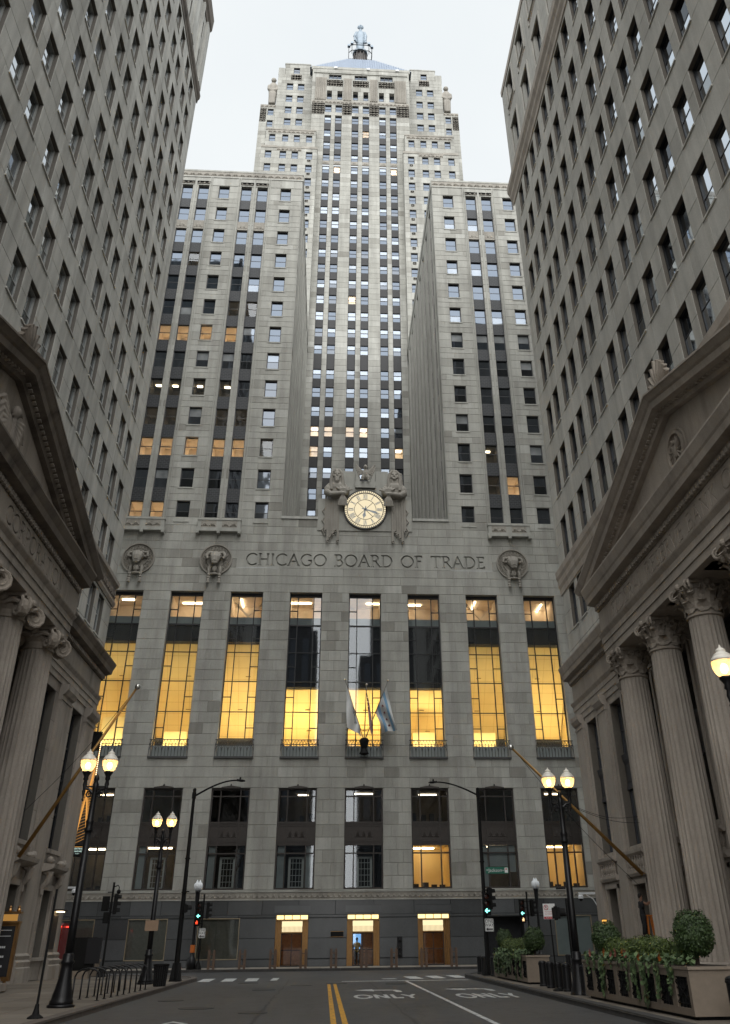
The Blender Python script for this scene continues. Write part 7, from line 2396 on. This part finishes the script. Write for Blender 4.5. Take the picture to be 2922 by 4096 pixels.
# wall fittings
def dome_camera(x, y, z, dx, label):
    root = thing('security_camera', label, 'camera', (x, y, z))
    m = MB(); m.box(min(x, x+dx), y-.05, z, max(x, x+dx), y+.05, z+.1); m.build('arm', ['camera_white'], root)
    m = MB(); m.lathe([(.15, 0), (.16, .12), (.10, .2)], (x+dx*.9, y, z-.22), 14); m.build('housing', ['camera_white'], root)
    m = MB(); m.ball((x+dx*.9, y, z-.24), .12, .12, .12); m.build('lens', ['lens_black'], root)
    return root
dc = dome_camera(16.05, 56.4, 3.95, -1.15, 'white dome camera on a bracket arm at the right bank corner')
m = MB(); m.box(15.96, 56.3, 3.0, 16.1, 56.5, 4.1); m.tube([(15.98, 56.4, 3.3), (15.75, 56.4, 3.7), (15.35, 56.4, 3.93)], .03, 6); m.build('bracket', ['camera_white'], dc)
dome_camera(-14.75, 56.35, 4.42, .55, 'white camera on the left bank corner above the bus')
wl_ = thing('wall_light', 'hooded wall light shining down at the left bank corner', 'lamp', (-14.5, 54.3, 3.2))
m = MB(); m.box(-14.62, 53.9, 3.25, -14.1, 55.0, 3.33); m.box(-14.62, 53.9, 3.1, -14.56, 55.0, 3.25); m.build('hood', ['bronze_dark'], wl_)
m = MB(); m.box(-14.5, 54.2, 3.2, -14.2, 54.8, 3.245); m.build('tube', ['wall_lamp'], wl_)
pn = MB(); pn.box(-14.6, 54.0, 1.5, -14.54, 55.0, 3.05); tag(pn.build('wall_plaque', ['bronze_dark']), 'dark bronze plaque under the hooded wall light', 'plaque')
ln = thing('wall_lantern', 'small square lantern glowing amber on the right bank corner', 'lamp', (15.75, 54.6, 2.4))
m = MB(); m.box(15.62, 54.42, 2.34, 15.84, 54.78, 2.38); m.box(15.62, 54.42, 2.62, 15.84, 54.78, 2.66); m.build('frame', ['bronze_dark'], ln)
m = MB(); m.box(15.64, 54.44, 2.38, 15.82, 54.76, 2.62); m.build('glass', ['lantern_glow'], ln)
# hanging art sign at the left corner
hs = thing('hanging_sign', 'tall black projecting sign with orange string-art lattice and rope lights', 'sign', (-14.5, 56.6, 6.1))
m = MB()
for x in (-14.82, -14.18):
    m.box(x-.03, 56.55, 6.1, x+.03, 56.65, 13.0)
for z in (6.1, 6.62, 12.98):
    m.box(-14.85, 56.55, z-.05, -14.15, 56.65, z+.05)
m.box(-14.8, 56.58, 11.9, -14.2, 56.62, 12.95); m.build('frame', ['iron_matt'], hs)
m = MB()
for i in range(30):
    t = i/29
    m.tube([(-14.78, 56.56, 6.75+.17*i), (-14.22, 56.56, 7.0+2.6*t*t+1.2*math.sin(3*t)+.9*t)], .008, 4)
    m.tube([(-14.78, 56.54, 6.75+.16*i), (-14.22, 56.54, 11.6-.15*i)], .007, 4)
m.build('string_lattice', ['neon_orange'], hs)
m = MB()
for i in range(34):
    m.ball((-14.14, 56.52, 9.0+.11*i), .028, .028, .035, 6, 4)
m.build('rope_light', ['neon_bulb'], hs)
m = MB(); m.box(-14.8, 56.54, 6.14, -14.2, 56.58, 6.58); m.build('name_board', ['jacket_black'], hs)
lettering('CENTRAL', .13, 'neon_white', hs, (-14.5, 56.535, 6.47)); lettering('STANDARD', .115, 'neon_white', hs, (-14.5, 56.535, 6.33)); lettering('BUILDING', .05, 'neon_white', hs, (-14.5, 56.535, 6.21))
m = MB(); m.box(-14.80, 56.533, 6.13, -14.78, 56.54, 6.58); m.box(-14.8, 56.533, 6.56, -14.2, 56.54, 6.58); m.build('board_edge', ['neon_orange'], hs)

# ------------------------------------------------------------------ flagpoles and flags
def spar(a, b, r0, r1, label, mat, parent_label=None):
    root = thing('flagpole', label, 'flagpole', a)
    m = MB(); m.tube([a, b], [r0, r1], 10); m.build('spar', [mat], root, smooth=True)
    m = MB(); d = (Vector(b)-Vector(a)).normalized(); m.ball(Vector(b)+d*r1*2.4, r1*2.6, r1*2.6, r1*2.6, 12, 8); m.build('ball', ['ball_metal'], root, smooth=True)
    return root
fl1 = spar((-12.5, 39.7, 4.75), (-8.76, 39.7, 11.5), .085, .05, 'bare wooden flagpole slanting up from the left columns', 'pole_bronze')
fl2 = spar((13.6, 40.5, 4.05), (8.40, 40.5, 9.12), .085, .05, 'bare bronze flagpole slanting out from the right columns', 'pole_bronze')
for fl, a, b in ((fl1, (-8.9, 39.7, 11.3), (-12.6, 39.7, 6.5)), (fl2, (8.6, 40.5, 8.9), (13.4, 40.5, 3.6)), (fl2, (10.9, 40.5, 6.75), (14.6, 43.0, 6.6)), (fl2, (10.9, 40.5, 6.7), (14.6, 41.6, 6.2))):
    m = MB(); pts = [Vector(a).lerp(Vector(b), t/8)+Vector((0, 0, -.25*math.sin(PI*t/8))) for t in range(9)]; m.tube(pts, .010, 4)
    m.build('stay', ['iron_matt'], fl)
hold = thing('flag_holder', 'black urn-shaped bracket carrying three flagpoles on the middle balcony', 'bracket', (C-.03, 74.7, 14.8))
m = MB(); m.lathe([(.14, 0), (.42, .12), (.3, .3), (.22, .5), (.36, .95), (.40, 1.15), (.3, 1.3)], (C-.03, 74.5, 14.85), 14); m.build('urn', ['iron_matt'], hold)
m = MB()
for z in (16.5, 16.9, 17.3):
    m.bar((C-1.6, 74.75, z), (C+1.6, 74.75, z), .04)
m.build('guard_rail', ['iron_matt'], hold)
def flag(name, label, p0, p1, fly, nu, nv, colour, mats, fold, hang):
    """cloth hung from a slanting staff: u runs down the staff, v along the cloth; fly and hang are given at both ends"""
    p0 = Vector(p0); p1 = Vector(p1); h0, h1 = Vector(hang[0]), Vector(hang[1])
    def S(u, v):
        b = p0.lerp(p1, u)
        L = fly[0]+(fly[1]-fly[0])*u
        return b+h0.lerp(h1, u)*(v*L)+Vector((fold*math.sin(v*7+u*5)*v, .16*math.sin(v*5+u*9)*min(1, v*3), fold*.3*math.cos(v*5+u*3)*v))
    m = MB()
    for i in range(nu):
        for j in range(nv):
            u0_, u1_, v0_, v1_ = i/nu, (i+1)/nu, j/nv, (j+1)/nv
            m.face([S(u0_, v0_), S(u1_, v0_), S(u1_, v1_), S(u0_, v1_)], 0, colour((u0_+u1_)/2, (v0_+v1_)/2))
    root = thing(name, label, 'flag', tuple(p0))
    o = m.build('cloth', mats, root)
    for p in o.data.polygons:
        p.use_smooth = True
    return root, S
base = Vector((C-.03, 74.4, 15.9))
tips = {'white': Vector((1.22, 72.6, 20.5)), 'us': Vector((3.03, 72.6, 20.05)), 'city': Vector((4.83, 72.6, 20.42))}
spar(tuple(base), tuple(tips['white']), .05, .035, 'left flagpole on the middle balcony, carrying the white flag', 'pole_steel')
spar(tuple(base), tuple(tips['us']), .05, .035, 'middle flagpole on the middle balcony, carrying the striped flag', 'pole_steel')
spar(tuple(base), tuple(tips['city']), .05, .035, 'right flagpole on the middle balcony, carrying the blue striped flag', 'pole_steel')
def along(k, t):
    return tips[k].lerp(base, t)
r_, S_ = flag('white_flag', 'white flag with dark lettering hanging from the left pole', along('white', .06), along('white', .62), (3.6, 1.5), 14, 16, lambda u, v: 0, ['flag_white'], .04, ((.03, .0, -1), (.28, 0, -1)))
tm = text_flat('CME Group', .52, 'sign_black').copy()
P0, P1 = along('white', .06), along('white', .62)
xs_ = [v.co.x for v in tm.vertices]; w_ = max(xs_)-min(xs_)
for v in tm.vertices:
    # the lettering runs down the cloth and is read from behind
    t = (v.co.x-min(xs_))/w_; hgt = v.co.z*.75
    X = P0.x+.80-.30*t-hgt; Zt = P0.z-1.25-1.9*t+.16*hgt
    u = min(.98, max(.02, (X-P0.x)/(P1.x-P0.x))); q0 = P0.lerp(P1, u)
    vv = min(.97, max(.02, (q0.z-Zt)/(3.6-2.1*u)))
    q = S_(u, vv); v.co = q+Vector((0, -.05, 0))
o = bpy.data.objects.new('lettering', tm); link(o, r_)
def us(u, v):
    if u < .5 and v < .42:
        return 2
    return int(u*13) % 2
r_, S_ = flag('striped_flag', 'red and white striped flag with navy corner, hanging furled from the middle pole', Vector((3.0, 72.7, 19.75)), Vector((3.34, 73.1, 18.5)), (3.5, 2.4), 26, 14, us, ['flag_red', 'flag_white', 'flag_navy'], .03, ((.10, .0, -1), (.12, .0, -1)))
m = MB()
for i in range(14):
    q = S_(.06+.4*((i*37) % 14)/14, .04+.34*((i*53) % 14)/14)+Vector((0, -.04, 0))
    m.ball(q, .03, .02, .03, 5, 4)
m.build('stars', ['flag_white'], r_)
def city(u, v):
    return 1 if (.16 < u < .34 or .66 < u < .84) else 0
r_, S_ = flag('city_flag', 'white flag with two pale blue bands and red stars on the right pole', along('city', .08), along('city', .52), (3.6, 1.7), 24, 16, city, ['flag_white', 'flag_blue'], .05, ((.24, .0, -1), (.36, .0, -.95)))
for k in range(4):
    q = S_(.5, .22+.2*k)+Vector((0, -.05, 0)); m = MB(); pts = []
    for i in range(12):
        a = 2*PI*i/12; rr = .14 if i % 2 == 0 else .065
        pts.append((q.x+rr*math.cos(a), q.y, q.z+rr*math.sin(a)))
    m.face(pts); m.build('star', ['flag_star'], r_)

# ------------------------------------------------------------------ planters, topiary, ivy
def leaf_cloud(m, pts, size, mean_out=None):
    for p, nrm, tn in pts:
        n = Vector(nrm)+Vector((random.gauss(0, .45), random.gauss(0, .45), random.gauss(0, .45))); n.normalize()
        t = n.cross(Vector((random.gauss(0, 1), random.gauss(0, 1), random.gauss(0, 1)))); t.normalize(); b = n.cross(t)
        s = size*random.uniform(.6, 1.3)
        p = Vector(p)
        m.face([p-t*s*.5, p+b*s*.32+t*s*.05, p+t*s*.6+n*s*.15, p-b*s*.32+t*s*.05], tn)
def ball_points(c, r, k, squash=1.0):
    out = []
    c = Vector(c)
    for i in range(k):
        d = Vector((random.gauss(0, 1), random.gauss(0, 1), random.gauss(0, 1))).normalized()
        bump = 1+.07*math.sin(d.x*7+c.y)+.06*math.sin(d.z*9+d.y*5)+random.uniform(-.05, .04)
        rr = r*(random.uniform(.82, 1.0) if random.random() < .75 else random.uniform(.5, .82))*bump
        p = c+Vector((d.x*rr, d.y*rr, d.z*rr*squash))
        out.append((p, d, max(-1, min(1, random.gauss(0, .45)))))
    return out
def topiary(c, r, label, k=5200):
    root = thing('topiary_ball', label, 'shrub', (c[0], c[1], 1.1), 'clipped round shrubs')
    m = MB(); leaf_cloud(m, ball_points(c, r, k), .055); m.ball(c, r*.78, r*.78, r*.78, 14, 10, -1); m.build('foliage', ['boxwood_dark'], root)
    m = MB(); m.tube([(c[0], c[1], 1.05), (c[0], c[1], c[2])], [.05, .03], 6); m.build('stem', ['soil'], root)
def hedge_row(x, y0, y1, z0, z1, label, k):
    root = thing('hedge', label, 'hedge', (x, (y0+y1)/2, 1.1), 'low hedges in the planters')
    m = MB(); n_ = max(2, round((y1-y0)/.8)); pts = []
    for i in range(n_):
        y = y0+(y1-y0)*(i+.5)/n_; h = (z1-z0)*random.uniform(.9, 1.12)
        c = Vector((x+random.uniform(-.05, .05), y, z0+h*.48))
        for _ in range(k):
            d = Vector((random.gauss(0, 1), random.gauss(0, 1), random.gauss(0, 1))).normalized()
            rr = random.uniform(.75, 1.05)
            p = c+Vector((d.x*.36*rr, d.y*.56*rr, d.z*h*.54*rr))
            pts.append((p, d+Vector((0, 0, .3)), max(-1, min(1, random.gauss(.0, .5)))))
        m.ball(c, .26, .44, h*.42, 10, 7, -1)
    leaf_cloud(m, pts, .06); m.build('foliage', ['hedge_green'], root)
def planter(x0, x1, y0, y1, z1, panels, label):
    root = thing('planter', label, 'planter', ((x0+x1)/2, (y0+y1)/2, .15), 'stone planters along the right kerb')
    m = MB(); t = .07
    m.box(x0+t, y0, .22, x1, y1, z1-.06); m.build('trough', ['planter_stone'], root)
    m = MB(); m.box(x0-.02, y0-.04, z1-.06, x1+.04, y1+.04, z1); m.build('rim', ['planter_rim'], root)
    m = MB(); m.box(x0+.12, y0+.1, .15, x1-.1, y1-.1, .22); m.build('foot', ['iron_matt'], root)
    m = MB(); m.box(x0+.06, y0+.06, z1-.02, x1-.06, y1-.06, z1+.015); m.build('soil', ['soil'], root)
    L = (y1-y0)/panels
    fm = MB(); fm.box(x0, y0, .22, x0+t, y1, .36); fm.box(x0, y0, z1-.2, x0+t, y1, z1-.06)
    for i in range(panels+1):
        y = y0+L*i; w = .16
        fm.box(x0, max(y0, y-w), .36, x0+t, min(y1, y+w), z1-.2)
    fm.build('front_frame', ['planter_stone'], root)
    for i in range(panels):
        ya, yb = y0+L*i+.16, y0+L*(i+1)-.16
        g_ = MB(); g_.box(x0+t-.012, ya, .36, x0+t-.002, yb, z1-.2, mi=1)
        for k in range(4):
            y = ya+(yb-ya)*(k+.5)/4; g_.box(x0+.025, y-.012, .36, x0+.05, y+.012, z1-.2)
        for k in range(4):
            z = .36+(z1-.56)*(k+.5)/4; g_.box(x0+.022, ya, z-.012, x0+.047, yb, z+.012)
        g_.bar((x0+.02, ya, .45), (x0+.02, yb, z1-.3), .02); g_.bar((x0+.02, ya, z1-.3), (x0+.02, yb, .45), .02)
        g_.build('grille', ['iron_matt', 'jacket_black'], root)
    return root
random.seed(51)
planter(8.2, 9.2, 22.3, 31.45, 1.15, 8, 'near stone planter with iron grilles, clipped shrubs, ivy and flowers')
planter(8.35, 9.3, 41.0, 49.0, 1.15, 7, 'far stone planter with iron grilles beyond the row of bollards')
topiary((8.72, 23.0, 1.78), .50, 'nearest clipped round shrub at the right end of the near planter', 6500)
topiary((8.72, 30.3, 1.72), .46, 'clipped round shrub at the far end of the near planter', 5500)
topiary((8.82, 41.4, 1.72), .46, 'clipped round shrub at the near end of the far planter', 4500)
topiary((8.82, 48.3, 1.75), .42, 'clipped round shrub at the far end of the far planter', 3500)
hedge_row(8.72, 23.6, 29.9, 1.12, 1.74, 'low hedge between the round shrubs of the near planter', 900)
hedge_row(8.82, 42.0, 48.0, 1.12, 1.76, 'low bright hedge between the round shrubs of the far planter', 700)
def ivy(x, y0, y1, z, n_trails, label, k=26):
    root = thing('ivy', label, 'ivy', (x, (y0+y1)/2, z), 'ivy spilling over the planters')
    m = MB(); pts = []
    for i in range(int((y1-y0)*70)):
        y = random.uniform(y0, y1)
        pts.append(((x+random.uniform(-.02, .32), y, z+random.uniform(.0, .20)), (-.4, 0, .8), random.gauss(0, .5)))
    st = MB()
    for i in range(n_trails):
        y = random.uniform(y0, y1); L = random.choice((.2, .35, .5, .8))*random.uniform(.7, 1.2)
        yy = y; prev = (x-.03, y, z+.04)
        for j in range(int(k*L*1.6)):
            t = j/(k*L*1.6); yy += random.gauss(0, .012)
            zz = z-L*t
            pts.append(((x-.05-random.uniform(0, .05), yy+random.gauss(0, .05), zz), (-1, 0, .25), random.gauss(.1, .5)))
        st.tube([(x-.03, y, z+.03), (x-.05, (y+yy)/2, z-L*.5), (x-.045, yy, z-L)], .008, 4)
    m2 = MB()
    for p, n, tn in pts:
        n = Vector(n)+Vector((random.gauss(0, .35), random.gauss(0, .35), random.gauss(0, .35))); n.normalize()
        t = n.cross(Vector((0, 1, 0)).lerp(Vector((0, 0, 1)), random.random())); t.normalize(); b = n.cross(t); s = random.uniform(.045, .085); p = Vector(p)
        tn = max(-1, min(1, tn))
        m2.face([p-b*s, p-b*s*.2+t*s*.75, p+b*s*.35+t*s*.45, p+b*s*1.0, p+b*s*.35-t*s*.45, p-b*s*.2-t*s*.75], tn)
    m2.build('leaves', ['ivy_green'], root)
    st.build('stems', ['soil'], root)
ivy(8.2, 22.5, 31.3, 1.17, 26, 'ivy with pale leaves trailing over the front of the near planter')
ivy(8.35, 41.1, 48.9, 1.17, 46, 'thick ivy covering the rim and front of the far planter')
FLW = [(24.3, 'flower_orange'), (25.9, 'flower_orange'), (27.2, 'flower_pink'), (28.3, 'flower_pink'), (28.5, 'flower_pink'), (30.6, 'flower_pink'), (29.2, 'flower_orange'), (27.6, 'flower_orange')]
FL_LAB = ['orange bloom nearest the big round shrub', 'second orange bloom from the big round shrub', 'pink bloom in the middle of the near planter', 'large pink bloom in the near planter', 'pink bloom just behind the large pink one', 'pink bloom at the far end of the near planter', 'orange bloom between two pink ones', 'orange bloom low in the near hedge']
for (y, c_), lab in zip(FLW, FL_LAB):
    root = thing('flower', lab, 'flower', (8.32, y, 1.17), 'blooms in the near planter')
    x = 8.28+random.uniform(-.04, .08); z = 1.27+random.uniform(0, .08)
    for j in range(6):
        a = 2*PI*j/6
        m = MB(); d = Vector((-.25, math.cos(a), math.sin(a))); p = Vector((x, y, z)); t_ = Vector((0, -math.sin(a), math.cos(a)))
        m.face([p, p+d*.05-t_*.04, p+d*.11, p+d*.05+t_*.04]); m.face([p+Vector((.03, .03, .02)), p+d*.08-t_*.05+Vector((.03, 0, .04)), p+d*.13+Vector((.02, 0, .03)), p+d*.08+t_*.05])
        m.build('petal', [c_], root)
    m = MB(); m.tube([(x, y, z), (x+.05, y, 1.12)], .008, 4); m.build('stem', ['ivy_green'], root)

# ------------------------------------------------------------------ people
def figure(loc, rotz, pose, clothes, label, scale=1.0):
    """one skinned body; clothes and hair are children"""
    J, E_, Rd = pose
    me = bpy.data.meshes.new('body'); me.from_pydata([J[k] for k in J], [(list(J).index(a), list(J).index(b)) for a, b in E_], [])
    me.materials.append(MAT['skin'])
    o = bpy.data.objects.new('person', me); COL.objects.link(o)
    sk = o.modifiers.new('skin', 'SKIN'); sk.use_smooth_shade = True
    lay = me.skin_vertices[0] if me.skin_vertices else None
    if lay is None:
        bm = bmesh.new(); bm.from_mesh(me); bm.verts.layers.skin.verify(); bm.to_mesh(me); bm.free(); lay = me.skin_vertices[0]
    for i, k in enumerate(J):
        r = Rd[k]; lay.data[i].radius = r if isinstance(r, tuple) else (r, r)
        lay.data[i].use_root = (k == 'pelvis')
    sb_ = o.modifiers.new('sub', 'SUBSURF'); sb_.levels = 1; sb_.render_levels = 2
    o.location = loc; o.rotation_euler = (0, 0, rotz); o.scale = (scale,)*3
    tag(o, label, 'person')
    for nm, mb_, mt in clothes:
        c_ = mb_.build(nm, [mt]); c_.parent = o
        for p in c_.data.polygons:
            p.use_smooth = True
    return o
def stand_pose():
    J = {'pelvis': (0, 0, .95), 'spine': (0, 0, 1.15), 'chest': (0, 0, 1.35), 'neck': (0, 0, 1.5), 'jaw': (0, -.02, 1.58), 'head': (0, -.01, 1.68), 'crown': (0, 0, 1.77)}
    Rd = {'pelvis': (.15, .11), 'spine': (.13, .10), 'chest': (.17, .11), 'neck': (.055, .055), 'jaw': (.065, .075), 'head': (.078, .095), 'crown': (.05, .06)}
    E_ = [('pelvis', 'spine'), ('spine', 'chest'), ('chest', 'neck'), ('neck', 'jaw'), ('jaw', 'head'), ('head', 'crown')]
    for s, n in ((-1, 'l'), (1, 'r')):
        J.update({n+'sh': (s*.19, 0, 1.43), n+'el': (s*.27, .02, 1.15), n+'wr': (s*.25, -.10, .93), n+'pa': (s*.24, -.13, .86)})
        Rd.update({n+'sh': .065, n+'el': .046, n+'wr': .032, n+'pa': (.036, .022)})
        E_ += [('chest', n+'sh'), (n+'sh', n+'el'), (n+'el', n+'wr'), (n+'wr', n+'pa')]
        for i in range(4):
            k = n+'f%d' % i; J[k] = (s*(.215+.018*i), -.145, .79+.012*abs(i-1.4)); Rd[k] = .010; E_.append((n+'pa', k))
        J[n+'th'] = (s*.20, -.165, .83); Rd[n+'th'] = .011; E_.append((n+'pa', n+'th'))
        J.update({n+'hip': (s*.10, 0, .90), n+'kn': (s*.11, -.02, .50), n+'an': (s*.115, .02, .09), n+'to': (s*.13, -.15, .04)})
        Rd.update({n+'hip': .095, n+'kn': .062, n+'an': .042, n+'to': (.045, .03)})
        E_ += [('pelvis', n+'hip'), (n+'hip', n+'kn'), (n+'kn', n+'an'), (n+'an', n+'to')]
    return J, E_, Rd
def dress(top_mat, leg_mat):
    t = MB(); t.lathe([(.19, .84), (.185, .95), (.165, 1.12), (.205, 1.32), (.20, 1.42), (.10, 1.49)], (0, 0, 0), 16, sy=.68)
    for s in (-1, 1):
        t.tube([(s*.17, 0, 1.43), (s*.215, .01, 1.33), (s*.255, .018, 1.2)], [.085, .075, .07], 10)
    l = MB()
    for s in (-1, 1):
        l.tube([(s*.09, 0, .93), (s*.105, -.01, .70), (s*.11, -.02, .50), (s*.115, .015, .10)], [.115, .095, .08, .075], 12)
    h = MB(); h.ball((0, .015, 1.73), .088, .105, .085, 12, 8); h.ball((0, .05, 1.68), .08, .07, .09)
    f = MB(); f.ball((0, -.105, 1.665), .014, .022, .02, 6, 5)
    for s in (-1, 1):
        f.ball((s*.03, -.09, 1.69), .011, .008, .008, 6, 5); f.ball((s*.082, .0, 1.67), .012, .02, .03, 6, 5)
    sh = MB()
    for s in (-1, 1):
        sh.ball((s*.125, -.06, .045), .055, .14, .05)
    return [('shirt', t, top_mat), ('trousers', l, leg_mat), ('hair', h, 'hair_dark'), ('face', f, 'hair_dark'), ('shoes', sh, 'jacket_black')]
figure((C-.42, 76.25, .16), 0.05, stand_pose(), dress('shirt_yellow', 'trousers_dark'), 'person in a yellow shirt standing behind the glass of the middle door')
m = MB(); m.box(C-.78, 77.2, 1.15, C-.08, 77.25, 2.2); tag(m.build('display_screen', ['screen_blue']), 'bright blue screen in the lobby behind the standing person', 'screen')
# worker on a stepladder beside the right bank window
ld = thing('stepladder', 'orange stepladder against the right bank window', 'ladder', (15.3, 45.65, .15))
for nm, pts in (('rail', [(15.05, 46.00, .15), (15.25, 45.75, 2.62)]), ('rail', [(15.05, 45.50, .15), (15.25, 45.60, 2.62)]), ('rail', [(15.75, 46.00, .15), (15.4, 45.75, 2.62)]), ('rail', [(15.75, 45.50, .15), (15.4, 45.60, 2.62)])):
    m = MB(); m.bar(pts[0], pts[1], .06, .035); m.build(nm, ['ladder_orange'], ld)
for i in range(6):
    t = (i+1)/7; m = MB(); m.bar((15.05+.2*t, 46.00-.25*t, .15+2.47*t), (15.05+.2*t, 45.50+.1*t, .15+2.47*t), .07, .025); m.build('step', ['ladder_orange'], ld)
m = MB(); m.box(15.15, 45.55, 2.6, 15.5, 45.80, 2.65); m.build('cap', ['ladder_orange'], ld)
J, E_, Rd = stand_pose()
for n in 'lr':
    s = -1 if n == 'l' else 1
    J[n+'el'] = (s*.25, -.22, 1.30); J[n+'wr'] = (s*.17, -.40, 1.42); J[n+'pa'] = (s*.16, -.47, 1.45); J[n+'th'] = (s*.12, -.50, 1.47)
    for i in range(4):
        J[n+'f%d' % i] = (s*(.13+.018*i), -.54, 1.47-.01*i)
figure((15.02, 45.6, 1.75), -PI/2*1.0+PI, (J, E_, Rd), dress('jacket_black', 'jacket_black'), 'worker in black standing on the orange stepladder, half hidden by a column')
